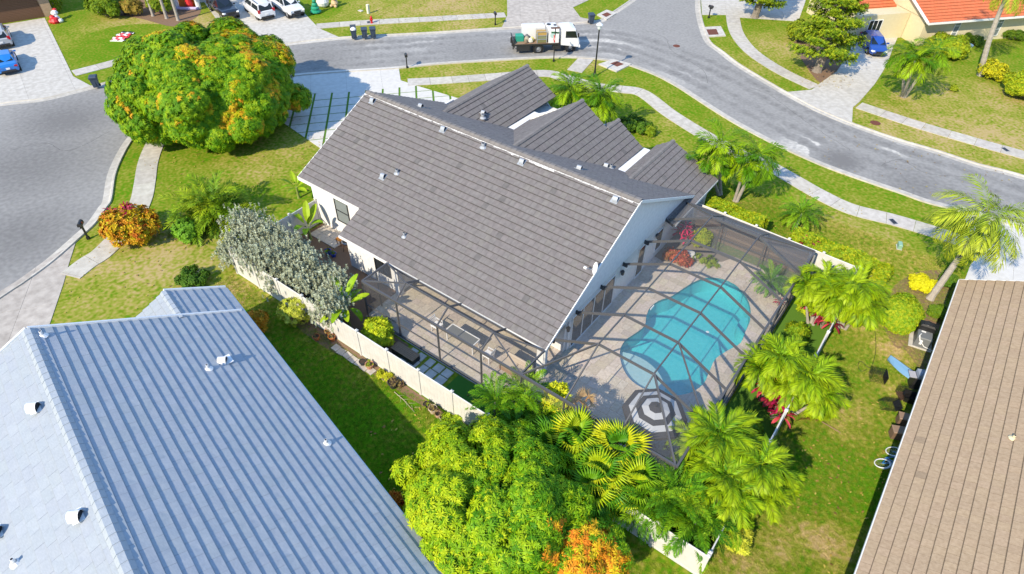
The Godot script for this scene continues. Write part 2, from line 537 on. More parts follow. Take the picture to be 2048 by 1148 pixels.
func roads():
	var upper := smooth_line(PackedVector2Array([Vector2(-56.625, 8.614), Vector2(-54.18, 3.511), Vector2(-52.267, 0.805), Vector2(-51.55, -1.857), Vector2(-51.227, -3.261), Vector2(-50.932, -4.671), Vector2(-49.927, -9.176), Vector2(-48.134, -14.457), Vector2(-45.651, -20.175), Vector2(-42.447, -24.805), Vector2(-36.417, -31.303), Vector2(-31.135, -37.368), Vector2(-27.456, -41.64), Vector2(-24.899, -44.752), Vector2(-24.041, -46.316), Vector2(-24.232, -49.977), Vector2(-24.635, -54.606), Vector2(-25.411, -61.067)]), 4)
	var outer := smooth_line(PackedVector2Array([Vector2(-21.367, -64.381), Vector2(-19.111, -59.108), Vector2(-17.242, -55.237), Vector2(-15.025, -51.311), Vector2(-12.695, -47.796), Vector2(-10.583, -46.159), Vector2(-7.968, -44.198), Vector2(-4.697, -42.342), Vector2(-1.98, -40.903), Vector2(0.901, -39.591), Vector2(2.907, -38.959), Vector2(4.776, -38.534), Vector2(8.171, -38.137), Vector2(11.323, -38.126), Vector2(14.312, -37.886), Vector2(16.02, -38.099), Vector2(19.174, -38.235), Vector2(23.727, -38.718)]), 4)
	var inner := smooth_line(PackedVector2Array([Vector2(23.889, -32.214), Vector2(19.72, -31.882), Vector2(16.482, -31.383), Vector2(14.029, -31.138), Vector2(12.15, -30.849), Vector2(10.572, -30.954), Vector2(8.371, -30.993), Vector2(5.244, -31.173), Vector2(2.634, -31.673), Vector2(0.218, -32.274), Vector2(-3.351, -33.551), Vector2(-7.024, -35.289), Vector2(-9.723, -36.64), Vector2(-12.4, -37.664), Vector2(-14.853, -38.093), Vector2(-17.211, -38.164), Vector2(-19.044, -37.624), Vector2(-21.374, -36.414), Vector2(-23.412, -34.779), Vector2(-26.501, -31.646), Vector2(-31.191, -26.556), Vector2(-33.685, -23.323), Vector2(-36.87, -19.829), Vector2(-39.715, -16.486), Vector2(-41.911, -12.799), Vector2(-43.142, -9.44), Vector2(-43.202, -6.033), Vector2(-42.365, -3.45), Vector2(-41.499, -1.63), Vector2(-40.495, -0.053), Vector2(-38.641, 1.813), Vector2(-36.519, 3.57), Vector2(-33.791, 5.328), Vector2(-33.205, 5.935), Vector2(-32.017, 7.335), Vector2(-31.396, 8.503), Vector2(-30.306, 10.744), Vector2(-29.66, 12.673), Vector2(-29.399, 13.815), Vector2(-28.253, 18.3)]), 4)
	var poly := PackedVector2Array(upper)
	poly.append_array(outer)
	poly.append_array(inner)
	var x0 := -100.0
	var z0 := -105.0
	var blobs := [[Vector2(-39.01, 7.839), 2.6, 1.5], [Vector2(-35.535, 7.076), 2.0, 1.4], [Vector2(-30.034, 10.96), 2.0, 1.3], [Vector2(-39.836, 8.486), 1.6, 1.5], [Vector2(-44.721, -1.92), 3.0, 0.8], [Vector2(-42.742, 4.715), 5.0, 0.45], [Vector2(-40.389, -23.683), 5.0, 0.5], [Vector2(-30.148, -35.301), 4.0, 0.6], [Vector2(-35.813, -29.873), 4.0, 0.5], [Vector2(4.6, -33.319), 1.1, 1.6], [Vector2(6.218, -33.055), 1.3, 1.7], [Vector2(7.068, -32.976), 1.2, 1.7], [Vector2(8.012, -32.618), 1.0, 1.5], [Vector2(2.679, -32.496), 2.6, 1.0], [Vector2(8.629, -36.985), 1.6, 1.1],
		[Vector2(-21.558, -41.351), 4.0, 0.8], [Vector2(-19.319, -40.615), 3.0, 0.9], [Vector2(3.029, -33.27), 2.0, 1.2], [Vector2(-11.487, -38.464), 4.0, 0.4], [Vector2(-42.446, 6.306), 8.0, -0.35], [Vector2(-47.414, 1.323), 6.0, -0.4], [Vector2(-34.134, 10.637), 6.0, -0.35], [Vector2(-40.83, -20.159), 5.0, -0.25], [Vector2(-30.116, -31.123), 5.0, -0.2], [Vector2(11.116, -32.257), 4.0, -0.3], [Vector2(5.595, -32.566), 2.4, -0.5]]
	# darker wheel tracks along both lanes
	var lane := smooth_line(PackedVector2Array([Vector2(-43.461, -15.065), Vector2(-42.068, -18.708), Vector2(-39.268, -22.658), Vector2(-34.0, -28.653), Vector2(-28.763, -34.357), Vector2(-23.61, -39.698), Vector2(-19.643, -42.205), Vector2(-14.29, -41.906), Vector2(-8.852, -40.567), Vector2(-2.94, -38.0), Vector2(2.087, -36.189), Vector2(6.458, -34.979), Vector2(10.643, -34.505), Vector2(14.79, -34.299), Vector2(18.337, -33.887), Vector2(22.444, -34.146)]), 24)
	for off in [-2.5, -1.0, 1.0, 2.5]:
		var tr := offset_line(lane, off)
		for i in range(0, tr.size(), 2): blobs.append([tr[i] + Vector2(rng.randf_range(-0.15, 0.15), rng.randf_range(-0.15, 0.15)), rng.randf_range(0.45, 0.8), rng.randf_range(-0.34, -0.1)])
	var m := StandardMaterial3D.new()
	m.albedo_texture = tone_map(x0, z0, 140.0, 140.0, 9.0, [[0.17, 0.165, 0.158], [0.27, 0.262, 0.25], [0.345, 0.335, 0.317], [0.44, 0.42, 0.385], [0.56, 0.535, 0.49]], blobs, 60, 0.5, 0.35)
	m.roughness = 0.95
	var st := mb()
	mapped_sheet(st, poly, 0.008, x0, z0, 140.0, 140.0)
	struct(st, "road", m)
	for piece in Geometry2D.offset_polygon(poly, 0.65): keep_off(piece)
	var seal := flat([0.055, 0.055, 0.055], 0.8)
	for q in [PackedVector2Array([Vector2(-19.189, -46.83), Vector2(-16.513, -46.286), Vector2(-14.502, -43.663), Vector2(-10.337, -41.557), Vector2(-8.35, -38.88)]), PackedVector2Array([Vector2(-4.798, -40.362), Vector2(-2.773, -40.016), Vector2(0.829, -37.428), Vector2(2.943, -36.109), Vector2(5.822, -34.478)]), PackedVector2Array([Vector2(-45.881, 6.244), Vector2(-44.955, 4.061), Vector2(-42.296, 3.421), Vector2(-42.759, -0.005)]), PackedVector2Array([Vector2(8.319, -33.59), Vector2(9.338, -35.51), Vector2(11.332, -34.597), Vector2(13.858, -35.96)])]:
		var ck := smooth_line(q, 9)
		for i in ck.size(): ck[i] += Vector2(rng.randf_range(-0.07, 0.07), rng.randf_range(-0.07, 0.07))
		var lo := offset_line(ck, 0.012)
		var hi := offset_line(ck, -0.012)
		hi.reverse()
		lo.append_array(hi)
		st = mb()
		for piece in Geometry2D.merge_polygons(lo, PackedVector2Array()): prism(st, piece, 0.0125, 0.0125)
		struct(st, "road_crack", seal)
	gutter(upper, -1.0 if upper_sign(upper, poly) else 1.0)
	gutter(outer, -1.0 if upper_sign(outer, poly) else 1.0)
	gutter(inner, -1.0 if upper_sign(inner, poly) else 1.0)
	walk(PackedVector2Array([Vector2(-30.295, -21.521), Vector2(-27.907, -23.968), Vector2(-24.808, -27.407), Vector2(-21.562, -30.987), Vector2(-19.31, -31.377), Vector2(-16.234, -31.654), Vector2(-14.035, -32.612), Vector2(-12.126, -33.091), Vector2(-8.435, -31.128), Vector2(-4.587, -29.524), Vector2(-0.899, -28.408), Vector2(1.385, -28.14), Vector2(3.232, -27.535), Vector2(5.874, -26.581), Vector2(8.212, -26.129), Vector2(10.855, -26.622), Vector2(13.472, -26.872), Vector2(15.763, -26.947)]), 1.45, M.concrete)
	walk(PackedVector2Array([Vector2(-20.249, -36.502), Vector2(-19.527, -33.186)]), 1.5, M.concrete)
	walk(PackedVector2Array([Vector2(-47.534, -25.411), Vector2(-43.929, -29.834), Vector2(-39.497, -34.678), Vector2(-33.822, -40.967)]), 1.45, M.concrete)
	walk(PackedVector2Array([Vector2(-55.858, -3.592), Vector2(-55.246, -6.952), Vector2(-54.728, -10.644), Vector2(-53.776, -15.409), Vector2(-53.334, -18.367)]), 1.45, M.concrete)
	walk(PackedVector2Array([Vector2(-13.512, -57.033), Vector2(-11.13, -52.418), Vector2(-7.984, -48.57), Vector2(-4.057, -45.841), Vector2(-0.132, -44.211)]), 1.5, M.concrete)
	walk(PackedVector2Array([Vector2(4.141, -43.007), Vector2(8.859, -42.426), Vector2(12.909, -42.287), Vector2(16.639, -42.311), Vector2(20.469, -42.403)]), 1.45, M.concrete)
	walk(PackedVector2Array([Vector2(-40.22, -3.282), Vector2(-37.739, -0.844), Vector2(-35.783, 0.8), Vector2(-33.489, 2.371), Vector2(-31.455, 3.885), Vector2(-29.596, 5.867), Vector2(-28.222, 8.187), Vector2(-27.954, 9.405), Vector2(-27.535, 10.622)]), 1.45, M.concrete)
	slab(PackedVector2Array([Vector2(-39.737, -16.328), Vector2(-36.785, -19.753), Vector2(-33.341, -23.451), Vector2(-31.097, -21.424), Vector2(-29.143, -21.503), Vector2(-32.968, -16.895), Vector2(-35.694, -14.218), Vector2(-36.818, -12.2), Vector2(-39.767, -14.509)]), M.concrete_new)
	slab(PackedVector2Array([Vector2(-72.304, -8.584), Vector2(-55.251, -3.246), Vector2(-51.394, -3.257), Vector2(-51.745, -1.955), Vector2(-52.46, 0.717), Vector2(-54.277, 3.471), Vector2(-55.166, 5.45), Vector2(-59.058, 4.738), Vector2(-74.622, -2.074)]), M.concrete, "driveway", 0.03, 3.6)
	slab(PackedVector2Array([Vector2(-67.719, -24.018), Vector2(-55.682, -19.196), Vector2(-49.297, -17.014), Vector2(-46.436, -18.499), Vector2(-45.713, -20.224), Vector2(-42.527, -24.809), Vector2(-46.882, -25.2), Vector2(-56.066, -28.992), Vector2(-60.727, -30.923)]), M.concrete)
	slab(PackedVector2Array([Vector2(-39.315, -48.45), Vector2(-33.552, -40.985), Vector2(-31.515, -37.153), Vector2(-27.883, -41.296), Vector2(-24.978, -44.88), Vector2(-24.389, -46.034), Vector2(-26.788, -45.668), Vector2(-29.197, -47.834), Vector2(-29.102, -50.966), Vector2(-30.306, -55.824)]), M.concrete_old)
	slab(PackedVector2Array([Vector2(-20.558, -63.804), Vector2(-18.547, -59.567), Vector2(-16.381, -55.114), Vector2(-14.224, -56.863), Vector2(-12.832, -56.978), Vector2(-7.029, -60.087), Vector2(-8.662, -67.623), Vector2(-10.691, -71.88)]), M.concrete)
	slab(PackedVector2Array([Vector2(-2.014, -41.394), Vector2(-0.184, -43.506), Vector2(-0.038, -45.233), Vector2(0.427, -49.132), Vector2(0.088, -54.562), Vector2(-0.964, -61.173), Vector2(-1.288, -69.238), Vector2(2.787, -64.573), Vector2(3.364, -58.342), Vector2(3.773, -54.974), Vector2(3.981, -51.972), Vector2(4.105, -48.534), Vector2(3.985, -43.746), Vector2(3.826, -42.272), Vector2(4.726, -38.714), Vector2(2.879, -39.051), Vector2(0.87, -39.686)]), M.concrete, "driveway", 0.035, 3.0)
	slab(PackedVector2Array([Vector2(14.24, -31.225), Vector2(17.082, -31.482), Vector2(19.72, -31.882), Vector2(21.118, -32.412), Vector2(21.888, -24.433), Vector2(15.932, -22.283), Vector2(15.994, -26.4)]), M.concrete_new, "driveway", 0.05, 3.0)
	slab(PackedVector2Array([Vector2(-30.514, 8.811), Vector2(-28.801, 10.063), Vector2(-27.206, 11.168), Vector2(-24.142, 13.469), Vector2(-23.232, 14.883), Vector2(-23.24, 18.704), Vector2(-28.253, 18.3), Vector2(-29.399, 13.815), Vector2(-29.612, 12.694), Vector2(-30.257, 10.767)]), M.concrete_old, "driveway", 0.03, 3.6)
	# the paved forecourt: white concrete squares with strips of artificial turf between them
	var o := Node3D.new()
	o.name = numbered("paved_forecourt")
	add_child(o)
	tag(o, "", "", "", "structure")
	var field := PackedVector2Array([Vector2(-35.694, -14.218), Vector2(-32.968, -16.895), Vector2(-29.143, -21.503), Vector2(-24.037, -21.984), Vector2(-20.505, -22.851), Vector2(-24.002, -8.189), Vector2(-33.556, -9.645), Vector2(-36.799, -11.117)])
	var st2 := mb()
	for piece in Geometry2D.offset_polygon(field, -0.02): prism(st2, piece, 0.0, 0.022)
	put(st2, "turf_strip", M.turf, o)
	var u := Vector2(0.646, -0.763)
	var v := Vector2(0.70, 0.714)
	var at := Vector2(-35.14, -14.73)
	for i in range(-6, 12):
		for k in range(-2, 12):
			var q := PackedVector2Array()
			for e in [[0.09, 0.055], [1.41, 0.055], [1.41, 1.345], [0.09, 1.345]]: q.append(at + u * (i * 1.5 + e[0]) + v * (k * 1.4 + e[1]))
			for piece in Geometry2D.intersect_polygons(q, field):
				var s3 := mb()
				var g := rng.randf_range(0.95, 1.0)
				s3.set_color(Color(g, g, g))
				prism(s3, piece, 0.0, 0.04)
				put(s3, "paving_slab", M.concrete_new, o)

func upper_sign(line: PackedVector2Array, poly: PackedVector2Array) -> bool:
	var k := line.size() / 2
	return Geometry2D.is_point_in_polygon(offset_line(line, 0.4)[k], poly)


# ---------------------------------------------------------------- pool and paved deck
func in_house(x, b, y) -> Vector3: return Vector3(x, y, -b)

func pool_and_deck():
	var t = thing("swimming_pool", "free-form turquoise swimming pool with a pale round tanning shelf under the screen cage", "swimming pool")
	var st := mb()
	for i in POOL.size():
		var p := POOL[i]
		var q := POOL[(i + 1) % POOL.size()]
		quad(st, Vector3(p.x, -0.14, p.y), Vector3(q.x, -0.14, q.y), Vector3(q.x, -1.15, q.y), Vector3(p.x, -1.15, p.y))
	prism(st, POOL, -1.12, -1.12)
	put(st, "basin", M.pool, t)
	st = mb()
	for i in POOL.size():
		var p := POOL[i]
		var q := POOL[(i + 1) % POOL.size()]
		quad(st, Vector3(p.x, 0.05, p.y), Vector3(q.x, 0.05, q.y), Vector3(q.x, -0.14, q.y), Vector3(p.x, -0.14, p.y))
	put(st, "waterline_tile", M.pool_tile, t)
	# the shallow shelf and the bench opposite
	st = mb()
	var shelf := PackedVector2Array()
	for k in 40: shelf.append(Vector2(3.05 + 2.25 * cos(TAU * k / 40), -2.85 + 2.1 * sin(TAU * k / 40)))
	for piece in Geometry2D.intersect_polygons(shelf, Geometry2D.offset_polygon(POOL, -0.02)[0]): prism(st, piece, -1.1, -0.22)
	put(st, "tanning_shelf", M.pool_shelf, t)
	st = mb()
	var bench := PackedVector2Array()
	for k in 30: bench.append(Vector2(6.9 + 0.75 * cos(TAU * k / 30), -11.1 + 0.9 * sin(TAU * k / 30)))
	for piece in Geometry2D.intersect_polygons(bench, Geometry2D.offset_polygon(POOL, -0.02)[0]): prism(st, piece, -1.1, -0.45)
	put(st, "bench", M.pool, t)
	st = mb()
	for k in [[4.9, -9.9]]: lathe(st, Vector3(k[0], -1.118, k[1]), [Vector2(0.1, 0.02), Vector2(0.001, 0.03)], 14)
	put(st, "drain_cover", M.white, t)
	st = mb()
	bx(st, Vector3(1.72, -0.06, -8.7), Vector3(0.05, 0.1, 0.4))
	put(st, "skimmer", M.white, t)
	st = mb()
	for piece in Geometry2D.offset_polygon(POOL, -0.004): prism(st, piece, -0.05, -0.05)
	put(st, "water", M.water, t)
	# travertine deck, stone by stone
	var o := Node3D.new()
	o.name = "pool_deck"
	add_child(o)
	tag(o, "", "", "", "structure")
	var cop := Geometry2D.offset_polygon(POOL, 0.0)[0]
	var bed := PackedVector2Array([Vector2(-0.4, -12.9), Vector2(0.3, -12.75), Vector2(1.3, -13.3), Vector2(2.5, -14.6), Vector2(3.3, -15.0), Vector2(3.9, -16.2), Vector2(-0.4, -16.2)])
	var outline := PackedVector2Array([Vector2(-10.9, 2.1), Vector2(8.05, 2.1), Vector2(8.05, -16.0), Vector2(-0.35, -16.0), Vector2(-0.35, -3.4), Vector2(-10.9, -3.4)])
	var base := mb()
	for half in [rect(-11, -17, 4.3, 3), rect(4.3, -17, 9, 3)]:
		for a in Geometry2D.intersect_polygons(outline, half):
			for c in Geometry2D.clip_polygons(a, cop): prism(base, c, 0.03, 0.03)
	put(base, "mortar_bed", M.grout, o)
	var singles := []
	var rest := mb()
	var z := -16.0
	var row := 0
	while z < 2.1:
		var h: float = [0.406, 0.61, 0.406][row % 3]
		var x: float = -10.9 - rng.randf() * 0.5
		while x < 8.05:
			var w: float = [0.406, 0.61, 0.61, 0.61, 0.406][rng.randi() % 5]
			var q := rect(x + 0.005, z + 0.005, x + w - 0.005, z + h - 0.005)
			for a in Geometry2D.intersect_polygons(q, outline):
				for c in Geometry2D.clip_polygons(a, cop):
					for d in Geometry2D.clip_polygons(c, bed):
						if d.size() < 3 or Geometry2D.is_polygon_clockwise(d) and false: continue
						var g := rng.randf_range(0.80, 1.0)
						var tint := Color(g, g * rng.randf_range(0.95, 1.0), g * rng.randf_range(0.88, 1.0))
						singles.append([Vector3((d[0].x + d[1].x) / 2, 0, d[0].y).distance_to(eye), d, tint, 0.05 + rng.randf_range(-0.002, 0.002)])
			x += w
		z += h
		row += 1
	singles.sort_custom(func(a, b): return a[0] < b[0])
	for i in singles.size():
		var s = singles[i]
		if i < 290:
			var one := mb()
			one.set_color(s[2])
			prism(one, s[1], 0.03, s[3])
			put(one, "paver", M.paver, o)
		else:
			rest.set_color(s[2])
			prism(rest, s[1], 0.03, s[3])
	tag(put(rest, "pavers", M.paver, o), "", "", "", "stuff")

# ---------------------------------------------------------------- tiled roofs
# collects tiles of one slope: org at the eave's end, u along the eave, v up the slope
func slope(list: Array, deck: SurfaceTool, org: Vector3, u: Vector3, v: Vector3, U: float, V: float, rows: int, tw: float, thick: float, gap := 0.007):
	if u.cross(v).y < 0:
		org += u * U
		u = -u
	var n := u.cross(v).normalized()
	var dv := V / rows
	plate(deck, [Vector2(0, 0), Vector2(U, 0), Vector2(U, V), Vector2(0, V)], org - n * 0.14, u, v, n * 0.13)
	var cols := int(ceil(U / tw))
	for r in rows:
		var shift: float = (0.5 if r % 2 else 0.0) * tw
		for c in range(-1, cols + 1):
			var a := maxf(c * tw + shift, 0.0)
			var b := minf((c + 1) * tw + shift, U)
			if b - a < 0.03: continue
			var tilt := atan2(thick, dv) + rng.randf_range(-0.008, 0.008)
			var y2 := n.rotated(u, -tilt)
			var z2 := u.cross(y2)
			var mid := org + u * ((a + b) / 2) + v * (r * dv + dv * 0.5 + 0.01) + n * (thick * 0.5 + 0.006 + rng.randf_range(0, 0.004))
			list.append([mid.distance_to(eye), Transform3D(Basis(u * (b - a - gap), y2, z2), mid), dv])

# one flat tile: a plain face, a darker band under the next course's edge, a darker butt end
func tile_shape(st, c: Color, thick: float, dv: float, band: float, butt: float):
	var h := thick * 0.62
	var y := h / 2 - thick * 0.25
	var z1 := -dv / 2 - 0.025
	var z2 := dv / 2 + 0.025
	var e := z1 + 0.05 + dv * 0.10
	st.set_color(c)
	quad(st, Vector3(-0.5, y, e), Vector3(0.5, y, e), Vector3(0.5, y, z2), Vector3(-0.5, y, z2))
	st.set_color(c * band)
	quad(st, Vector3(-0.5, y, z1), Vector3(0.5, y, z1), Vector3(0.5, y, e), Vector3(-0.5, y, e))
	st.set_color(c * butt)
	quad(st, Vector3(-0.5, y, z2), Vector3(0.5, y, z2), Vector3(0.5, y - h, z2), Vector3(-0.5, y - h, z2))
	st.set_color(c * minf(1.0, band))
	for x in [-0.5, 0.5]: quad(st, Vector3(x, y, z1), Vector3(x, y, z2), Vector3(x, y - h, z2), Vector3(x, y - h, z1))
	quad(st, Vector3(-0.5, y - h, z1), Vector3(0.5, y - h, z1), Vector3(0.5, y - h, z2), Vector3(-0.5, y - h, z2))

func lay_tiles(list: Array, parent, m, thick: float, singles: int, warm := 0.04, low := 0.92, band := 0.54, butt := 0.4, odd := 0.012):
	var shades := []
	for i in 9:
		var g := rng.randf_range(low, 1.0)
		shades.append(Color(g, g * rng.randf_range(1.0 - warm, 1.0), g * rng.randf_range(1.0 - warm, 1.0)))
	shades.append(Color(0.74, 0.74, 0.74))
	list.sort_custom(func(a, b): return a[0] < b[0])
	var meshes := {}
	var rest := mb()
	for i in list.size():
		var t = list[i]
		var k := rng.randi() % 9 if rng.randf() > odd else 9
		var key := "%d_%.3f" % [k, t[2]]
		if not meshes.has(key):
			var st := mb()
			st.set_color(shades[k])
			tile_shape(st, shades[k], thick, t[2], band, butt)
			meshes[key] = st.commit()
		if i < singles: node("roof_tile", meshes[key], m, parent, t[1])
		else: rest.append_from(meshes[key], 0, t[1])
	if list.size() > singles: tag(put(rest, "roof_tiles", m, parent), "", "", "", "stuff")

func ridge_caps(parent, m, a: Vector3, b: Vector3, w: float, called := "ridge_cap"):
	var d := (b - a).normalized()
	var n := int(a.distance_to(b) / 0.38)
	var x := Vector3.UP.cross(d).normalized()
	var y := d.cross(x)
	var st := mb()
	var prof := [Vector2(-w, -w * 0.52), Vector2(-w * 0.45, 0.01), Vector2(w * 0.45, 0.01), Vector2(w, -w * 0.52)]
	for e in [[-0.21, 0.0], [0.21, 0.025]]: pass
	for i in 3:
		var p: Vector2 = prof[i]
		var q: Vector2 = prof[i + 1]
		quad(st, Vector3(p.x, p.y, -0.21), Vector3(q.x, q.y, -0.21), Vector3(q.x, q.y + 0.025, 0.21), Vector3(p.x, p.y + 0.025, 0.21))
		for e in [[-0.21, 0.0], [0.21, 0.025]]: quad(st, Vector3(p.x, p.y + e[1], e[0]), Vector3(q.x, q.y + e[1], e[0]), Vector3(q.x * 0.9, q.y + e[1] - 0.03, e[0]), Vector3(p.x * 0.9, p.y + e[1] - 0.03, e[0]))
	var mesh := st.commit()
	for i in n: node(called, mesh, m, parent, Transform3D(Basis(x, y, d), a.lerp(b, (i + 0.5) / n) + Vector3(0, 0.05 + rng.randf_range(0, 0.006), 0)))

# a hooded vent of half-round sheet metal, open at +x
func hood(st, dark, at: Vector3, r: float, n: Vector3, turn := 0.0):
	var b := Basis(Vector3.UP, turn)
	var prev := []
	for k in 9:
		var a := PI * k / 8
		var p := at + b * Vector3(0, sin(a) * r * 1.5, cos(a) * r)
		var q := p + b * Vector3(-r * 1.7, 0, 0)
		if prev.size(): 
			quad(st, prev[0], p, q, prev[1])
			tri(st, prev[1], q, at + b * Vector3(-r * 1.7, 0, 0))
			tri(dark, prev[0] - b * Vector3(0.05, 0, 0), p - b * Vector3(0.05, 0, 0), at - b * Vector3(0.05, 0, 0))
		prev = [p, q]

func window_at(parent, c: Vector3, u: Vector3, n: Vector3, w: float, h: float, panes := 2, frame_m = null, across := false):
	var st := mb()
	var b := Basis(u, Vector3.UP, n)
	for s in [-1, 1]:
		bx(st, c + u * (s * (w / 2 - 0.03)) + n * 0.03, Vector3(0.06, h, 0.06), b)
		bx(st, c + Vector3.UP * (s * (h / 2 - 0.03)) + n * 0.03, Vector3(w - 0.12, 0.06, 0.056), b)
	for i in range(1, panes):
		if across: bx(st, c + Vector3.UP * (h * (float(i) / panes - 0.5)) + n * 0.028, Vector3(w - 0.12, 0.05, 0.05), b)
		else: bx(st, c + u * (w * (float(i) / panes - 0.5)) + n * 0.028, Vector3(0.06, h - 0.12, 0.05), b)
	var f = put(st, "window", frame_m if frame_m else M.trim, parent)
	for i in panes:
		st = mb()
		if across: bx(st, c + Vector3.UP * (h * ((i + 0.5) / panes - 0.5)) + n * 0.014, Vector3(w - 0.08, h / panes - 0.03, 0.012), b)
		else: bx(st, c + u * (w * ((i + 0.5) / panes - 0.5)) + n * 0.014, Vector3(w / panes - 0.03, h - 0.08, 0.012), b)
		put(st, "pane", M.glass_light if across else M.glass_dark, f)

func main_house():
	var t = thing("house", "white stucco house with a large grey tiled gable roof behind the pool", "house")
	var S := (6.92 - 2.75) / 8.38
	var v := Vector3(0, S, -1).normalized()
	var vf := Vector3(0, S, 1).normalized()
	var L := 8.38 / 23.0 * sqrt(1 + S * S)
	var deck := mb()
	var tiles := []
	var X := Vector3.RIGHT
	slope(tiles, deck, Vector3(-14.8, 2.75, 0), X, v, 14.8, L * 5, 5, 0.34, 0.04)
	slope(tiles, deck, Vector3(-20.42, 2.75, 0) + v * L * 5, X, v, 20.42, L * 18, 18, 0.34, 0.04)
	slope(tiles, deck, Vector3(-20.42, 2.75, -16.76), X, vf, 20.42, L * 23, 23, 0.34, 0.04)
	# four gabled wings on the street side
	for w in [[-16.77, 5.28, 11.2, 21.5, -14.02, 3.55, 8], [-16.77, 5.28, 11.2, 21.5, -20.6, 2.85, 11], [-9.2, 6.31, 9.2, 17.3, -13.4, 3.5, 12], [-9.2, 6.31, 9.2, 17.3, -5.0, 3.5, 12], [-7.1, 4.905, 17.3, 18.85, -5.0, 3.5, 6], [-7.1, 4.905, 16.5, 18.85, -9.0, 3.63, 5], [-3.25, 4.25, 13.2, 19.7, -4.35, 3.5, 3], [-3.25, 4.25, 13.2, 19.7, 0.35, 2.6, 10]]:
		var low := Vector3(w[4], w[5], -w[2])
		var up := Vector3(w[0] - w[4], w[1] - w[5], 0)
		slope(tiles, deck, low, Vector3(0, 0, -1), up.normalized(), w[3] - w[2], up.length(), w[6], 0.34, 0.04)
	var roof = put(deck, "roof", M.underlay, t)
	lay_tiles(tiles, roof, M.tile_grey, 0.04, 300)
	ridge_caps(roof, M.tile_grey, Vector3(-20.42, 6.93, -8.38), Vector3(0, 6.93, -8.38), 0.2)
	for w in [[-16.77, 5.29, 11.7, 21.5], [-9.2, 6.32, 9.6, 17.3], [-7.1, 4.915, 17.3, 18.85], [-3.25, 4.26, 13.7, 19.7]]: ridge_caps(roof, M.tile_grey, Vector3(w[0], w[1], -w[2]), Vector3(w[0], w[1], -w[3]), 0.17)
	# a strip of pale mortar under the near side of the ridge
	var st := mb()
	var x := -20.4
	while x < -0.1:
		var l := rng.randf_range(0.12, 0.5)
		var wide := rng.randf_range(0.02, 0.10) * (1.8 if x > -8.5 and x < -5.0 else 1.0)
		var p := Vector3(x + l / 2, 6.92, -8.38) - v * (0.235 + wide / 2)
		bx(st, p + Vector3(0, 0.042, 0.015), Vector3(l, 0.03, wide), Basis(X, v.cross(X).normalized() * -1.0, -v))
		x += l
	put(st, "ridge_mortar", M.mortar, roof)
	# white membrane in the gutters between the wings
	st = mb()
	bx(st, Vector3(-13.71, 3.44, -16.9), Vector3(0.64, 0.06, 3.4), Basis(X, -0.02))
	bx(st, Vector3(-4.68, 3.42, -16.75), Vector3(0.66, 0.06, 4.6), Basis(X, -0.02))
	put(st, "valley_membrane", M.white, roof)
	# vents
	for q in [[-19.44, 7.87, 0.2, 0], [-13.32, 7.89, 0.2, 0], [-7.34, 7.86, 0.2, 0], [-14.82, 3.94, 0.2, 0], [-1.25, 7.88, 0.2, 0], [-17.33, 10.11, 0.2, 0], [-4.92, 10.2, 0.2, 0], [-5.5, 14.7, 0.2, 0], [-15.39, 14.27, 0.2, 0], [-14.14, 4.49, 0.09, 1], [-10.15, 7.85, 0.11, 1], [-10.9, 1.55, 0.06, 1], [-5.2, 14.85, 0.09, 1], [-15.2, 14.0, 0.12, 1]]:
		var y := 6.92 - S * absf(q[1] - 8.38)
		if q[1] == 14.27: y = 4.52
		if q[1] == 14.0: y = 4.4
		st = mb()
		var dk := mb()
		if q[3] == 0:
			hood(st, dk, Vector3(q[0] + 0.17, y + 0.05, -q[1]), q[2] * 0.82, v, 0.12)
			bx(st, Vector3(q[0], y + 0.05, -q[1]), Vector3(0.42, 0.02, 0.44), Basis(X, atan(S) * (1 if q[1] < 8.38 else -1)))
		else:
			cyl(st, Vector3(q[0], y - 0.05, -q[1]), Vector3(q[0], y + 0.3, -q[1]), q[2], q[2], 10)
			lathe(st, Vector3(q[0], y, -q[1]), [Vector2(q[2] + 0.12, 0.0), Vector2(q[2] + 0.02, 0.12)], 10)
			cyl(dk, Vector3(q[0], y + 0.302, -q[1]), Vector3(q[0], y + 0.306, -q[1]), q[2] * 0.8, q[2] * 0.8, 10)
		var vent = put(st, "roof_vent", M.galv, roof)
		put(dk, "opening", M.black, vent)
	# walls
	st = mb()
	bx(st, Vector3(-17.5, 1.75, -2.45), Vector3(5.2, 3.5, 0.2))
	bx(st, Vector3(-14.8, 1.5, -1.52), Vector3(0.2, 3.0, 1.65))
	bx(st, Vector3(-12.9, 1.3, -0.6), Vector3(4.0, 2.6, 0.2))
	bx(st, Vector3(-10.8, 1.4, -1.7), Vector3(0.2, 2.8, 2.0))
	bx(st, Vector3(-5.6, 1.7, -2.6), Vector3(10.3, 3.4, 0.2))
	bx(st, Vector3(-20.0, 1.75, -9.4), Vector3(0.2, 3.5, 13.7))
	bx(st, Vector3(-0.45, 1.5, -9.35), Vector3(0.2, 3.0, 13.3))
	bx(st, Vector3(-10.2, 1.3, -16.2), Vector3(19.4, 2.6, 0.2))
	for w in [[-16.9, 3.3, 16.3, 21.1, 2.8], [-9.2, 4.1, 16.3, 17.0, 3.3], [-7.0, 1.9, 16.3, 18.5, 3.3], [-2.1, 2.1, 16.3, 19.3, 2.5]]: prism(st, rect(w[0] - w[1], -w[3], w[0] + w[1], -w[2]), 0.0, w[4])
	put(st, "wall", M.stucco_white, t)
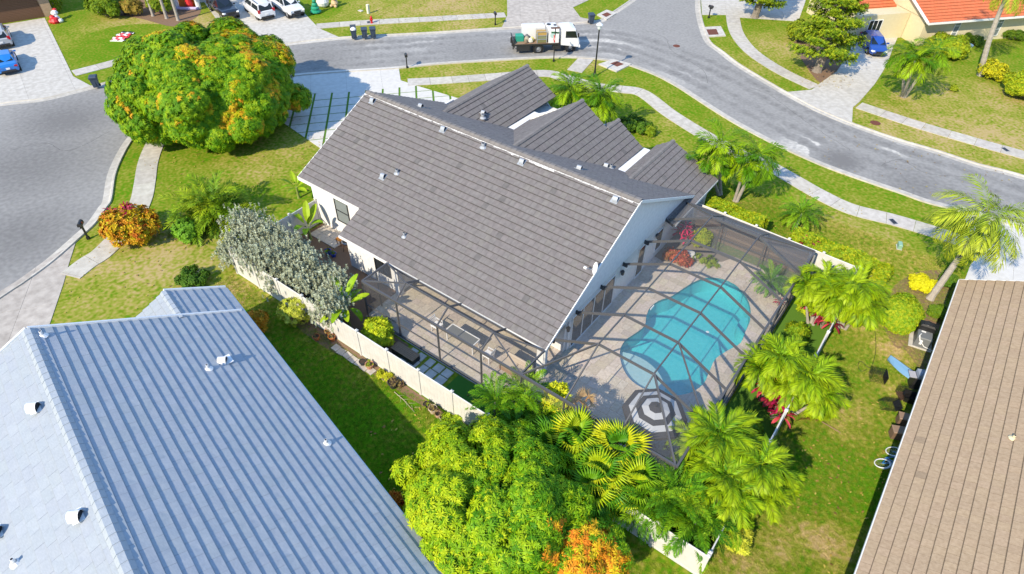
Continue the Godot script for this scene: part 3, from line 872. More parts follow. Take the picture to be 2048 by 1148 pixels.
	for sx in [-0.45, -20.1]:
		st = mb()
		plate(st, [Vector2(0.45, 2.72), Vector2(2.4, 3.0), Vector2(2.4, 2.6), Vector2(16.3, 2.6), Vector2(16.3, 2.72), Vector2(8.38, 6.66), Vector2(0.45, 2.75)] if false else [Vector2(0.5, 2.6), Vector2(16.25, 2.6), Vector2(16.25, 2.76), Vector2(8.38, 6.68), Vector2(0.5, 2.76)], Vector3(sx, 0, 0), Vector3(0, 0, -1), Vector3.UP, Vector3(0.2, 0, 0))
		if sx < -1:
			st = mb()
			plate(st, [Vector2(2.4, 2.9), Vector2(16.25, 2.6), Vector2(16.25, 2.76), Vector2(8.38, 6.68), Vector2(2.4, 3.7)], Vector3(sx, 0, 0), Vector3(0, 0, -1), Vector3.UP, Vector3(0.2, 0, 0))
		put(st, "gable", M.stucco_white, t)
	# wing gable fronts
	st = mb()
	for w in [[-16.77, 5.15, 21.1, 3.3, 2.75, 2.5], [-9.2, 6.15, 17.0, 4.0, 4.0, 3.4], [-7.1, 4.75, 18.5, 1.85, 2.0, 3.4], [-3.25, 4.1, 19.3, 1.0, 3.4, 2.5]]:
		plate(st, [Vector2(w[0] - w[3], w[5]), Vector2(w[0] + w[4], w[5]), Vector2(w[0] + w[4], w[5] + 0.02), Vector2(w[0], w[1]), Vector2(w[0] - w[3], w[5] + 0.6)], Vector3(0, 0, -w[2]), X, Vector3.UP, Vector3(0, 0, -0.1))
	put(st, "wing_gable", M.stucco_white, t)
	# white boards and gutters at the roof's edges
	st = mb()
	bar(st, Vector3(-20.44, 3.53, -1.8), Vector3(-14.85, 3.53, -1.8), 0.1, 0.2)
	bar(st, Vector3(-14.8, 2.66, 0.02), Vector3(0.02, 2.66, 0.02), 0.12, 0.14)
	put(st, "gutter", M.trim, t)
	st = mb()
	bar(st, Vector3(0.025, 2.69, -0.0), Vector3(0.025, 6.86, -8.38), 0.05, 0.16)
	bar(st, Vector3(0.025, 6.86, -8.38), Vector3(0.025, 2.69, -16.76), 0.05, 0.16)
	bar(st, Vector3(0.36, 2.52, -13.4), Vector3(0.36, 2.52, -19.7), 0.1, 0.14)
	bar(st, Vector3(-20.45, 3.56, -1.8), Vector3(-20.45, 6.84, -8.38), 0.05, 0.16)
	put(st, "fascia", M.trim, t)
	# soffits close the eaves
	st = mb()
	bx(st, Vector3(-0.17, 2.62, -15.9), Vector3(0.3, 0.04, 1.4))
	bx(st, Vector3(-17.6, 3.46, -2.1), Vector3(5.6, 0.04, 0.55))
	bx(st, Vector3(-12.7, 2.58, -0.28), Vector3(4.2, 0.04, 0.5))
	put(st, "soffit", M.trim, t)
	# windows and doors
	var N := Vector3(0, 0, 1)
	window_at(t, Vector3(-17.3, 1.95, -2.35), X, N, 1.25, 1.75, 2, M.dark_metal, true)
	window_at(t, Vector3(-11.9, 1.5, -0.5), X, N, 1.3, 1.2, 2, M.dark_metal)
	window_at(t, Vector3(-7.2, 1.15, -2.5), X, N, 3.6, 2.1, 3)
	window_at(t, Vector3(-2.6, 1.15, -2.5), X, N, 2.4, 2.1, 2)
	# pool side
	var E := Vector3.RIGHT
	var Zm := Vector3(0, 0, -1)
	window_at(t, Vector3(-0.35, 1.2, -5.2), Zm, E, 4.5, 2.3, 4)
	window_at(t, Vector3(-0.35, 1.2, -10.6), Zm, E, 0.95, 2.3, 1)
	window_at(t, Vector3(-0.35, 1.35, -13.0), Zm, E, 0.9, 1.6, 1)
	for b in [2.45, 8.1, 12.4]:
		st = mb()
		lathe(st, Vector3(-0.22, 2.0, -b), [Vector2(0.03, 0.22), Vector2(0.11, 0.12), Vector2(0.09, -0.12), Vector2(0.03, -0.2)], 8)
		bx(st, Vector3(-0.31, 2.05, -b), Vector3(0.1, 0.12, 0.08))
		put(st, "wall_lantern", M.black, t)
	# downpipe at the near corner
	st = mb()
	tube(st, [Vector3(-0.05, 2.6, 0.0), Vector3(-0.2, 2.4, -0.35), Vector3(-0.28, 2.2, -0.4), Vector3(-0.28, 0.1, -0.4)], [0.05, 0.05, 0.05, 0.05], 6)
	put(st, "downpipe", M.trim, t)
	st = mb()
	bx(st, Vector3(-0.5, 1.3, -0.5), Vector3(0.4, 2.6, 0.4))
	bx(st, Vector3(-10.7, 1.3, -0.5), Vector3(0.35, 2.6, 0.35))
	put(st, "column", M.stucco_white, t)
	# the dish at the roof's edge
	var d = thing("satellite_dish", "white satellite dish fixed to the right edge of the grey house roof", "satellite dish", Vector3(0.02, 4.8, -4.2))
	st = mb()
	var pr := []
	for k in 7: pr.append(Vector2(0.33 * k / 6.0, 0.10 * (k / 6.0) * (k / 6.0)))
	var dn := Vector3(-0.74, 0.28, 0.62).normalized()
	var dx := dn.cross(Vector3.UP).normalized()
	lathe(st, Vector3(0.1, 0.42, 0.1), pr, 18, Basis(dx, dn, dx.cross(dn)))
	put(st, "reflector", M.white, d)
	st = mb()
	tube(st, [Vector3(0, -0.1, 0), Vector3(0, 0.25, 0), Vector3(0.1, 0.42, 0.1)], [0.03, 0.03, 0.03], 6)
	tube(st, [Vector3(0.02, 0.2, 0.0), Vector3(-0.36, 0.42, 0.42)], [0.02, 0.018], 6)
	put(st, "arm", M.grey_metal, d)
	st = mb()
	bx(st, Vector3(-0.38, 0.46, 0.44), Vector3(0.16, 0.09, 0.1))
	put(st, "receiver", M.white, d)

func left_house():
	var t = thing("house", "neighbouring house with a white painted tile roof at the lower left", "house")
	var A := Vector3(0.97663, 0, 0.21321)
	var B := Vector3(0.2132, 0, -0.9770)
	var O := Vector3(-15.808, 2.75, 6.891)
	var S := 0.5
	var up := (-B + Vector3.UP * S).normalized()
	var up2 := (B + Vector3.UP * S).normalized()
	var K := sqrt(1 + S * S)
	var deck := mb()
	var tiles := []
	slope(tiles, deck, O + A * 2.05, A, up, 28.0, 8.07 * K, 22, 0.60, 0.048, 0.006)
	slope(tiles, deck, O - A * 0.25, A, up, 2.3, 2.75 * K, 7, 0.42, 0.05)
	slope(tiles, deck, O + A * 2.05 - B * 16.14, A, up2, 28.0, 8.07 * K, 22, 0.60, 0.048, 0.006)
	slope(tiles, deck, O - A * 0.25 - B * 5.1 + Vector3(0, 0.2, 0), A, up2, 4.4, 2.35 * K, 6, 0.42, 0.05)
	var roof = put(deck, "roof", M.trim, t)
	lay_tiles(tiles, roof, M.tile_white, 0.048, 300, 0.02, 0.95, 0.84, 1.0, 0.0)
	var R := O - B * 8.07 + Vector3(0, 8.07 * S, 0)
	var R2 := O - B * 2.75 + Vector3(0, 2.75 * S, 0)
	ridge_caps(roof, M.tile_white, R + A * 2.05, R + A * 30.0, 0.24)
	ridge_caps(roof, M.tile_white, R2 - A * 0.25, R2 + A * 2.2, 0.2)
	# edge boards up the rakes
	var st := mb()
	bar(st, O + A * 2.02 + up * 0.1 + Vector3(0, 0.03, 0), R + A * 2.02 + Vector3(0, 0.03, 0), 0.09, 0.2)
	bar(st, O - A * 0.28 + Vector3(0, 0.03, 0), R2 - A * 0.28 + Vector3(0, 0.03, 0), 0.09, 0.2)
	bar(st, R + A * 2.02 + Vector3(0, 0.03, 0), R + A * 2.02 - B * 8.07 - Vector3(0, 8.07 * S - 0.03, 0), 0.09, 0.2)
	bar(st, O - A * 0.25 + Vector3(0, -0.1, 0) + B * 0.04, O + A * 30.0 + Vector3(0, -0.1, 0) + B * 0.04, 0.1, 0.16)
	put(st, "fascia", M.trim, t)
	st = mb()
	var c := [O + A * 2.5 - B * 0.5, O + A * 30.0 - B * 0.5, O + A * 30.0 - B * 15.6, O + A * 2.5 - B * 15.6]
	var pk := PackedVector2Array()
	for p in c: pk.append(Vector2(p.x, p.z))
	prism(st, pk, 0.0, 2.65)
	pk = PackedVector2Array()
	for p in [O + A * 0.2 - B * 0.5, O + A * 2.6 - B * 0.5, O + A * 2.6 - B * 4.8, O + A * 0.2 - B * 4.8]: pk.append(Vector2(p.x, p.z))
	prism(st, pk, 0.0, 2.65)
	put(st, "wall", M.stucco_white, t)
	st = mb()
	plate(st, [Vector2(-0.5, 2.6), Vector2(-15.6, 2.6), Vector2(-8.07, 6.5)], Vector3(O.x, 0, O.z) + A * 2.5, B, Vector3.UP, A * 0.1)
	plate(st, [Vector2(-0.5, 2.6), Vector2(-15.6, 2.6), Vector2(-8.07, 6.5)], Vector3(O.x, 0, O.z) + A * 29.9, B, Vector3.UP, A * 0.1)
	plate(st, [Vector2(-0.5, 2.6), Vector2(-4.8, 2.6), Vector2(-2.75, 3.9)], Vector3(O.x, 0, O.z) + A * 0.2, B, Vector3.UP, A * 0.1)
	put(st, "gable", M.stucco_white, t)
	# vents on both slopes
	for q in [[8.4, -6.3, 0], [13.0, -10.6, 0], [9.0, -10.4, 0], [12.6, -13.2, 1], [15.0, -11.2, 1], [8.0, -5.3, 1], [14.3, -1.5, 1], [3.2, -7.2, 1]]:
		pass
	for q in [[Vector3(-10.521, 3.848, 10.293), 0, "right"], [Vector3(-10.317, 4.251, 11.161), 1, "right"], [Vector3(-4.035, 3.108, 10.193), 1, "right"], [Vector3(-11.482, 6.458, 16.765), 0, "left"], [Vector3(-6.003, 6.467, 17.941), 0, "left"], [Vector3(-8.607, 5.261, 19.843), 0, "left"], [Vector3(-6.981, 5.35, 20.014), 1, "left"], [Vector3(-14.876, 6.592, 14.958), 1, "right"]]:
		st = mb()
		var dk := mb()
		if q[1] == 0:
			hood(st, dk, q[0] + Vector3(0.15, 0.08, 0), 0.21, up, 0.75)
			bx(st, q[0] + Vector3(0, 0.075, 0), Vector3(0.55, 0.02, 0.55), Basis(A, (up if q[2] == "right" else up2).cross(A).normalized() * (-1.0 if q[2] == "right" else 1.0), B))
		else:
			cyl(st, q[0], q[0] + Vector3(0, 0.32, 0), 0.06, 0.06, 8)
			lathe(st, q[0] + Vector3(0, 0.02, 0), [Vector2(0.2, 0.0), Vector2(0.08, 0.14)], 10)
			cyl(dk, q[0] + Vector3(0, 0.321, 0), q[0] + Vector3(0, 0.325, 0), 0.045, 0.045, 8)
		var vent = put(st, "roof_vent", M.white, roof)
		put(dk, "opening", M.black, vent)

func right_house():
	var t = thing("house", "neighbouring house with a brown tiled roof at the lower right", "house")
	var S := 0.5
	var K := sqrt(1 + S * S)
	var O := Vector3(15.22, 2.75, 8.0)
	var up := Vector3(1, S, 0).normalized()
	var dn := Vector3(-1, S, 0).normalized()
	var Z := Vector3(0, 0, -1)
	var deck := mb()
	var tiles := []
	slope(tiles, deck, O, Z, up, 26.25, 8.4 * K, 23, 0.36, 0.03, 0.006)
	slope(tiles, deck, O + Vector3(16.8, 0, 0), Z, dn, 26.25, 8.4 * K, 23, 0.36, 0.03, 0.006)
	var roof = put(deck, "roof", M.underlay, t)
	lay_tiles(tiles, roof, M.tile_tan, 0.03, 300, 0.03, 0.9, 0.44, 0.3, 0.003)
	ridge_caps(roof, M.tile_tan, O + Vector3(8.4, 8.4 * S, 0), O + Vector3(8.4, 8.4 * S, -26.25), 0.2)
	var st := mb()
	bar(st, O + Vector3(-0.02, -0.08, 0), O + Vector3(-0.02, -0.08, -26.25), 0.1, 0.14)
	bar(st, O + Vector3(0, -0.07, -26.27), O + Vector3(8.4, 8.4 * S - 0.07, -26.27), 0.06, 0.18)
	bar(st, O + Vector3(16.8, -0.07, -26.27), O + Vector3(8.4, 8.4 * S - 0.07, -26.27), 0.06, 0.18)
	put(st, "fascia", M.trim, t)
	st = mb()
	prism(st, rect(15.8, -17.7, 31.4, 7.4), 0.0, 2.6)
	put(st, "wall", M.stucco_cream, t)
	st = mb()
	plate(st, [Vector2(15.8, 2.6), Vector2(31.4, 2.6), Vector2(23.62, 6.5)], Vector3(0, 0, -17.72), Vector3.RIGHT, Vector3.UP, Vector3(0, 0, 0.1))
	plate(st, [Vector2(15.8, 2.6), Vector2(31.4, 2.6), Vector2(23.62, 6.5)], Vector3(0, 0, 7.3), Vector3.RIGHT, Vector3.UP, Vector3(0, 0, 0.1))
	put(st, "gable", M.stucco_cream, t)
	var at: Vector3 = Vector3(18.426, 4.353, -6.302)
	st = mb()
	cyl(st, at, at + Vector3(0, 0.22, 0), 0.05, 0.05, 8)
	lathe(st, at, [Vector2(0.16, 0.02), Vector2(0.06, 0.1)], 10)
	var vent = put(st, "roof_vent", M.stucco_cream, roof)
	st = mb()
	cyl(st, at + Vector3(0, 0.221, 0), at + Vector3(0, 0.225, 0), 0.04, 0.04, 8)
	put(st, "opening", M.black, vent)

func far_houses():
	# orange tiled house, upper right
	var t = thing("house", "cream house with an orange tiled roof beyond the curved road", "house")
	var e0 := Vector3(5.4, 2.7, -60.0)
	var A := Vector3(0.651, 0, -0.759)
	var B := Vector3(-0.759, 0, -0.651)
	var up := (B + Vector3.UP * 0.42).normalized()
	var dn := (-B + Vector3.UP * 0.42).normalized()
	var deck := mb()
	var tiles := []
	slope(tiles, deck, e0, A, up, 22.0, 9.2, 22, 0.4, 0.04)
	slope(tiles, deck, e0 + B * 17.0, A, dn, 22.0, 9.2, 22, 0.4, 0.04)
	var roof = put(deck, "roof", M.tile_orange, t)
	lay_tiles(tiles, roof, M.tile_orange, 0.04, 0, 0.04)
	var st := mb()
	bar(st, e0 + Vector3(0, -0.1, 0) - B * 0.03, e0 + A * 22.0 + Vector3(0, -0.1, 0) - B * 0.03, 0.12, 0.2)
	bar(st, e0 - A * 0.04 + Vector3(0, -0.04, 0), e0 - A * 0.04 + up * 9.2 + Vector3(0, -0.04, 0), 0.1, 0.22)
	put(st, "fascia", M.trim, t)
	var pk := PackedVector2Array()
	for q in [[0.5, 0.9], [21.5, 0.9], [21.5, 16.0], [0.5, 16.0]]:
		var p: Vector3 = e0 + A * q[0] + B * q[1]
		pk.append(Vector2(p.x, p.z))
	st = mb()
	prism(st, pk, 0.0, 2.65)
	plate(st, [Vector2(0.9, 2.6), Vector2(16.0, 2.6), Vector2(8.5, 5.7)], Vector3(e0.x, 0, e0.z) + A * 0.5, B, Vector3.UP, A * 0.1)
	put(st, "wall", M.stucco_cream, t)
	for k in [4.6, 9.9]: window_at(t, Vector3(e0.x, 1.45, e0.z) + A * k + B * 0.9, A, -B, 0.7, 2.1, 3, M.trim, true)
	# its projecting garage wing at the left
	st = mb()
	pk = PackedVector2Array()
	for q in [[-5.5, 3.2], [0.4, 3.2], [0.4, 12.0], [-5.5, 12.0]]:
		var p: Vector3 = e0 + A * q[0] + B * q[1]
		pk.append(Vector2(p.x, p.z))
	prism(st, pk, 0.0, 2.6)
	put(st, "garage_wall", M.stucco_cream, t)
	deck = mb()
	tiles = []
	slope(tiles, deck, e0 - A * 6.0 + B * 5.0, A, up, 6.0, 6.0, 14, 0.4, 0.04)
	var gr = put(deck, "garage_roof", M.tile_orange, t)
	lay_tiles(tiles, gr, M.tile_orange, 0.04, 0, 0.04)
	window_at(t, Vector3(e0.x, 1.4, e0.z) - A * 3.4 + B * 3.2, A, -B, 1.6, 1.4, 3, M.trim)
	# top left: tan house with a brown garage door
	t = thing("house", "tan stucco house with a brown plank garage door at the upper left corner", "house")
	var g0 := Vector3(-72.373, 0.0, -8.722)
	var g1 := Vector3(-74.921, 0.0, -2.19)
	var U := (g1 - g0).normalized()
	var N := Vector3(U.z, 0, -U.x)
	if N.dot(Vector3(1, 0, 1)) < 0: N = -N
	st = mb()
	bx(st, g0 - N * 4.15 - U * 0.45 + Vector3(0, 1.6, 0), Vector3(0.9, 3.2, 8.0), Basis(U, Vector3.UP, N))
	bx(st, g0 - N * 4.3 + U * 4.0 + Vector3(0, 1.6, 0), Vector3(8.0, 3.2, 8.0), Basis(U, Vector3.UP, N))
	put(st, "wall", M.stucco_tan, t)
	st = mb()
	bx(st, g0 - N * 0.3 + U * 3.6 + Vector3(0, 1.2, 0), Vector3(7.0, 2.4, 0.06), Basis(U, Vector3.UP, N))
	var door = put(st, "garage_door", M.wood_dark, t)
	for i in 16:
		st = mb()
		bx(st, g0 - N * 0.255 + U * 3.6 + Vector3(0, 0.075 + i * 0.15, 0), Vector3(6.96, 0.135, 0.03), Basis(U, Vector3.UP, N))
		put(st, "plank", M.wood_dark, door)
	st = mb()
	bx(st, g0 - N * 4.0 + U * 3.5 + Vector3(0, 3.3, 0), Vector3(10.0, 0.25, 9.2), Basis(U, Vector3.UP, N))
	put(st, "roof", M.tile_tan, t)
	# top: white garage front behind the parked cars
	t = thing("house", "pale house front behind the parked cars at the top edge", "house")
	var h0 := Vector3(-61.464, 0.0, -20.771)
	var h1 := Vector3(-70.883, 0.0, -21.9)
	U = Vector3(0.62, 0, -0.785)
	N = Vector3(0.785, 0, 0.62)
	st = mb()
	bx(st, h0 - N * 6.5 - U * 1.0 + Vector3(0, 1.4, 0), Vector3(9.0, 2.8, 8.0), Basis(U, Vector3.UP, N))
	put(st, "wall", M.stucco_white, t)
	st = mb()
	bx(st, h0 - N * 6.5 - U * 1.0 + Vector3(0, 2.93, 0), Vector3(10.0, 0.25, 9.0), Basis(U, Vector3.UP, N))
	put(st, "roof", M.tile_grey, t)
	window_at(t, h0 - N * 2.5 - U * 1.0 + Vector3(0, 1.3, 0), U, N, 2.4, 1.8, 2)

# ---------------------------------------------------------------- screen cage
func screen_enclosure():
	var t = thing("screen_enclosure", "bronze framed screen cage over the pool and the side patio", "screen enclosure")
	var beam := func(a, b, w, h, called):
		var s := mb()
		bar(s, a, b, w, h)
		put(s, called, M.bronze, t)
	var pane := func(pts: Array):
		var upright: bool = absf((pts[1] - pts[0]).cross(pts[2] - pts[0]).normalized().y) < 0.8 and pts[0].x + pts[1].x + pts[2].x > 22.5 or pts[0].z + pts[1].z + pts[2].z < -42.0  # true for right side and far end, which get the painted haze
		var s := mb()
		for i in range(1, pts.size() - 1): tri(s, pts[0], pts[i], pts[i + 1])
		put(s, "screen_panel", M.screen_hazed if upright else M.screen, t)
	var P := func(x, b, y): return Vector3(x, y, -b)
	var xs := [-0.28, 2.42, 5.28, 8.0]
	var ys := [2.7, 4.1, 4.05, 2.66]
	var bs := [0.72, 3.13, 5.59, 8.0, 10.55, 13.3]
	for b in bs:
		for i in 3: beam.call(P.call(xs[i], b, ys[i]), P.call(xs[i + 1], b, ys[i + 1]), 0.05, 0.145, "roof_beam")
		beam.call(P.call(8.0, b, 0.05), P.call(8.0, b, 2.6), 0.06, 0.1, "post")
	for i in bs.size() - 1:
		for k in 3: pane.call([P.call(xs[k], bs[i], ys[k] + 0.1), P.call(xs[k + 1], bs[i], ys[k + 1] + 0.1), P.call(xs[k + 1], bs[i + 1], ys[k + 1] + 0.1), P.call(xs[k], bs[i + 1], ys[k] + 0.1)])
	for k in [1, 2]: 
		for i in bs.size() - 1: beam.call(P.call(xs[k], bs[i] + 0.04, ys[k] + 0.07), P.call(xs[k], bs[i + 1] - 0.04, ys[k] + 0.07), 0.06, 0.08, "purlin")
	# header on the house, eave beams, corners
	beam.call(P.call(-0.3, 0.6, 2.74), P.call(-0.3, 15.9, 2.74), 0.08, 0.16, "wall_header")
	for i in bs.size():
		var s := mb()
		cbx(s, P.call(-0.14, bs[i], 2.74), Vector3(0.36, 0.26, 0.1), 0.04)
		put(s, "bracket", M.black, t)
	var edge := [-2.0] + bs + [15.9]
	for i in edge.size() - 1:
		beam.call(P.call(8.0, edge[i], 2.66), P.call(8.0, edge[i + 1], 2.66), 0.1, 0.12, "eave_beam")
		beam.call(P.call(8.0, edge[i], 1.05), P.call(8.0, edge[i + 1], 1.05), 0.05, 0.06, "chair_rail")
		beam.call(P.call(8.0, edge[i], 0.08), P.call(8.0, edge[i + 1], 0.08), 0.08, 0.06, "sill")
		pane.call([P.call(8.02, edge[i], 0.1), P.call(8.02, edge[i + 1], 0.1), P.call(8.02, edge[i + 1], 2.6), P.call(8.02, edge[i], 2.6)])
	# far end: hips, wall
	var far := [P.call(-0.3, 15.9, 2.66), P.call(2.42, 15.9, 2.66), P.call(5.28, 15.9, 2.66), P.call(8.0, 15.9, 2.66)]
	var k1: Vector3 = P.call(2.42, 13.3, 4.17)
	var k2: Vector3 = P.call(5.28, 13.3, 4.12)
	beam.call(k1, far[0], 0.06, 0.1, "hip")
	beam.call(k2, far[3], 0.06, 0.1, "hip")
	beam.call(k1, far[1], 0.05, 0.08, "hip")
	beam.call(k2, far[2], 0.05, 0.08, "hip")
	pane.call([k1, far[0], far[1]]); pane.call([k1, far[1], far[2], k2]); pane.call([k2, far[2], far[3]])
	pane.call([k1, far[0], P.call(-0.28, 13.3, 2.8)]); pane.call([k2, far[3], P.call(8.0, 13.3, 2.76)])
	for i in 3:
		beam.call(far[i], far[i + 1], 0.1, 0.12, "eave_beam")
		beam.call(far[i] * Vector3(1, 0, 1) + Vector3(0, 1.05, 0), far[i + 1] * Vector3(1, 0, 1) + Vector3(0, 1.05, 0), 0.05, 0.06, "chair_rail")
		beam.call(far[i + 1] * Vector3(1, 0, 1) + Vector3(0, 0.05, 0), far[i + 1] - Vector3(0, 0.06, 0), 0.06, 0.08, "post")
		pane.call([far[i] * Vector3(1, 0, 1), far[i + 1] * Vector3(1, 0, 1), far[i + 1], far[i]])
	# near end: hips down to the patio side, corner post, brace
	var c0: Vector3 = P.call(7.95, -2.0, 2.66)
	var n1: Vector3 = P.call(2.42, 0.72, 4.17)
	var n2: Vector3 = P.call(5.28, 0.72, 4.12)
	var m1: Vector3 = P.call(2.42, -2.0, 2.66)
	var m2: Vector3 = P.call(5.28, -2.0, 2.66)
	beam.call(n1, m1, 0.06, 0.1, "hip")
	beam.call(n2, m2, 0.06, 0.1, "hip")
	beam.call(n2, c0, 0.08, 0.12, "hip")
	beam.call(P.call(5.28, 3.13, 4.12), P.call(8.0, 0.72, 2.72), 0.05, 0.1, "brace")
	pane.call([n1, m1, m2, n2]); pane.call([n2, m2, c0]); pane.call([n2, c0, P.call(8.0, 0.72, 2.76)])
	# the side patio: eave beams, posts, mansard roof between the outer beam and the house gutter
	var ax := [-10.75, -8.2, -5.3, -2.45, 0.0, 2.42, 5.28, 7.95]
	for i in ax.size() - 1:
		beam.call(P.call(ax[i], -2.0, 2.7), P.call(ax[i + 1], -2.0, 2.7), 0.1, 0.14, "eave_beam")
		beam.call(P.call(ax[i], -2.0, 1.0), P.call(ax[i + 1], -2.0, 1.0), 0.05, 0.06, "chair_rail")
		beam.call(P.call(ax[i], -2.0, 0.08), P.call(ax[i + 1], -2.0, 0.08), 0.1, 0.08, "sill")
		pane.call([P.call(ax[i], -2.02, 0.1), P.call(ax[i + 1], -2.02, 0.1), P.call(ax[i + 1], -2.02, 2.7), P.call(ax[i], -2.02, 2.7)])
	for x in ax: beam.call(P.call(x, -2.0, 0.05), P.call(x, -2.0, 2.64), 0.1, 0.06, "post")
	beam.call(P.call(-10.75, 0.4, 0.05), P.call(-10.75, 0.4, 2.6), 0.06, 0.06, "post")
	beam.call(P.call(-10.75, -0.95, 0.05), P.call(-10.75, -0.95, 2.6), 0.06, 0.06, "post")
	var hx := [-8.45, -5.45, -2.5]
	for i in 3:
		beam.call(P.call(ax[i + 1], -1.95, 2.74), P.call(hx[i], -0.95, 3.12), 0.05, 0.12, "roof_beam")
		beam.call(P.call(hx[i], -0.95, 3.12), P.call(hx[i] + 0.1, -0.08, 2.74), 0.05, 0.12, "roof_beam")
	for i in 2:
		beam.call(P.call(hx[i], -0.95, 3.14), P.call(hx[i + 1], -0.95, 3.14), 0.05, 0.07, "purlin")
		pane.call([P.call(ax[i + 1], -1.98, 2.78), P.call(ax[i + 2], -1.98, 2.78), P.call(hx[i + 1], -0.95, 3.18), P.call(hx[i], -0.95, 3.18)])
		pane.call([P.call(hx[i], -0.95, 3.18), P.call(hx[i + 1], -0.95, 3.18), P.call(hx[i + 1], -0.08, 2.8), P.call(hx[i], -0.08, 2.8)])
	beam.call(P.call(-10.75, -0.06, 2.64), P.call(-0.05, -0.06, 2.64), 0.08, 0.16, "eave_beam")
	beam.call(P.call(hx[0], -0.95, 3.12), P.call(-10.7, -1.95, 2.74), 0.05, 0.08, "hip")
	beam.call(P.call(hx[0], -0.95, 3.12), P.call(-10.7, -0.1, 2.74), 0.05, 0.08, "hip")
	beam.call(P.call(-10.75, -2.0, 2.72), P.call(-10.75, -0.06, 2.72), 0.08, 0.12, "eave_beam")
	pane.call([P.call(hx[0], -0.95, 3.16), P.call(-10.7, -1.95, 2.78), P.call(-10.7, -0.1, 2.78)])
	pane.call([P.call(hx[0], -0.95, 3.16), P.call(-10.7, -1.95, 2.78), P.call(ax[1], -1.98, 2.78)])
	pane.call([P.call(hx[0], -0.95, 3.16), P.call(-10.7, -0.1, 2.78), P.call(hx[0], -0.08, 2.8)])
	pane.call([P.call(-10.77, -2.0, 0.1), P.call(-10.77, 0.4, 0.1), P.call(-10.77, 0.4, 2.6), P.call(-10.77, -2.0, 2.6)])
	beam.call(P.call(hx[2], -0.95, 3.12), P.call(-0.05, -0.08, 2.74), 0.05, 0.08, "hip")
	beam.call(P.call(hx[2], -0.95, 3.12), P.call(-0.1, -1.95, 2.74), 0.05, 0.08, "hip")
	beam.call(P.call(-0.02, -0.1, 2.72), P.call(-0.05, -1.95, 2.72), 0.07, 0.12, "roof_beam")
	pane.call([P.call(hx[2], -0.95, 3.16), P.call(-0.05, -0.08, 2.78), P.call(-0.1, -1.95, 2.78)])
	pane.call([P.call(hx[2], -0.95, 3.16), P.call(-0.1, -1.95, 2.78), P.call(ax[3], -1.98, 2.78)])
	beam.call(P.call(0.0, -1.95, 2.72), n1, 0.06, 0.1, "hip")

# ---------------------------------------------------------------- white vinyl fences
func fence_run(label: String, a: Vector2, b: Vector2, step: float, h := 1.85):
	var t = thing("vinyl_fence", label, "fence")
	var n := int(round(a.distance_to(b) / step))
	var d := (b - a) / n
	var u := Vector3(d.x, 0, d.y).normalized()
	var bs := Basis(u, Vector3.UP, u.cross(Vector3.UP))
	var l := d.length()
	var panel := mb()
	bx(panel, Vector3(0, h / 2 - 0.02, 0), Vector3(l - 0.13, h - 0.2, 0.035))
	for k in 9: bx(panel, Vector3((k - 4) * (l - 0.2) / 9.0, h / 2 - 0.02, 0), Vector3((l - 0.2) / 9.0 - 0.012, h - 0.2, 0.045))
	var pm := panel.commit()
	var rail := mb()
	cbx(rail, Vector3(0, 0, 0), Vector3(l - 0.125, 0.14, 0.06), 0.015)
	var rm := rail.commit()
	var post := mb()
	bx(post, Vector3(0, h / 2 + 0.02, 0), Vector3(0.13, h + 0.04, 0.13))
	var pom := post.commit()
	var cap := mb()
	bx(cap, Vector3(0, h + 0.06, 0), Vector3(0.16, 0.04, 0.16))
	bx(cap, Vector3(0, h + 0.105, 0), Vector3(0.14, 0.05, 0.14), Basis.IDENTITY, 0.3)
	var cm := cap.commit()
	for i in n + 1:
		var p := a + d * i
		var q = node("post", pom, M.vinyl, t, Transform3D(bs, Vector3(p.x, 0, p.y)))
		node("cap", cm, M.vinyl, q)
		if i < n:
			var c := p + d * 0.5
			var pn = node("panel", pm, M.vinyl, t, Transform3D(bs, Vector3(c.x, 0, c.y)))
			for y in [0.1, h - 0.08]: node("rail", rm, M.vinyl, pn, Transform3D(Basis.IDENTITY, Vector3(0, y, 0)))

func fences():
	fence_run("long white vinyl fence along the lawn of the white roofed house", Vector2(-19.8, 4.25), Vector2(10.62, 4.25), 2.115)
	fence_run("white vinyl fence between the pool palms and the brown roofed house", Vector2(10.62, 4.1), Vector2(10.62, -17.1), 2.12)
	fence_run("white vinyl fence behind the far end of the pool cage", Vector2(10.5, -17.2), Vector2(-0.1, -17.5), 2.12)
	fence_run("short white vinyl fence joining the grey roofed house at its left end", Vector2(-19.8, 4.1), Vector2(-19.9, -2.3), 2.13)


# ---------------------------------------------------------------- plants
func mixc(cols: Array) -> Color:
	var i := rng.randi() % (cols.size() - 1) if cols.size() > 1 else 0
	var a: Array = cols[i]
	var b: Array = cols[mini(i + 1, cols.size() - 1)]
	var t := rng.randf()
	return Color(lerpf(a[0], b[0], t), lerpf(a[1], b[1], t), lerpf(a[2], b[2], t))

# one leaf blade from p along d, bending down; wide w
func blade(st, p: Vector3, d: Vector3, side: Vector3, l: float, w: float, sag: float):
	var m := p + d * l * 0.5 + Vector3(0, -sag * l * 0.15, 0)
	var e := p + d * l + Vector3(0, -sag * l * 0.6, 0)
	var s := side * w * 0.5
	tri(st, p, m + s, m - s)
	tri(st, m + s, e, m - s)

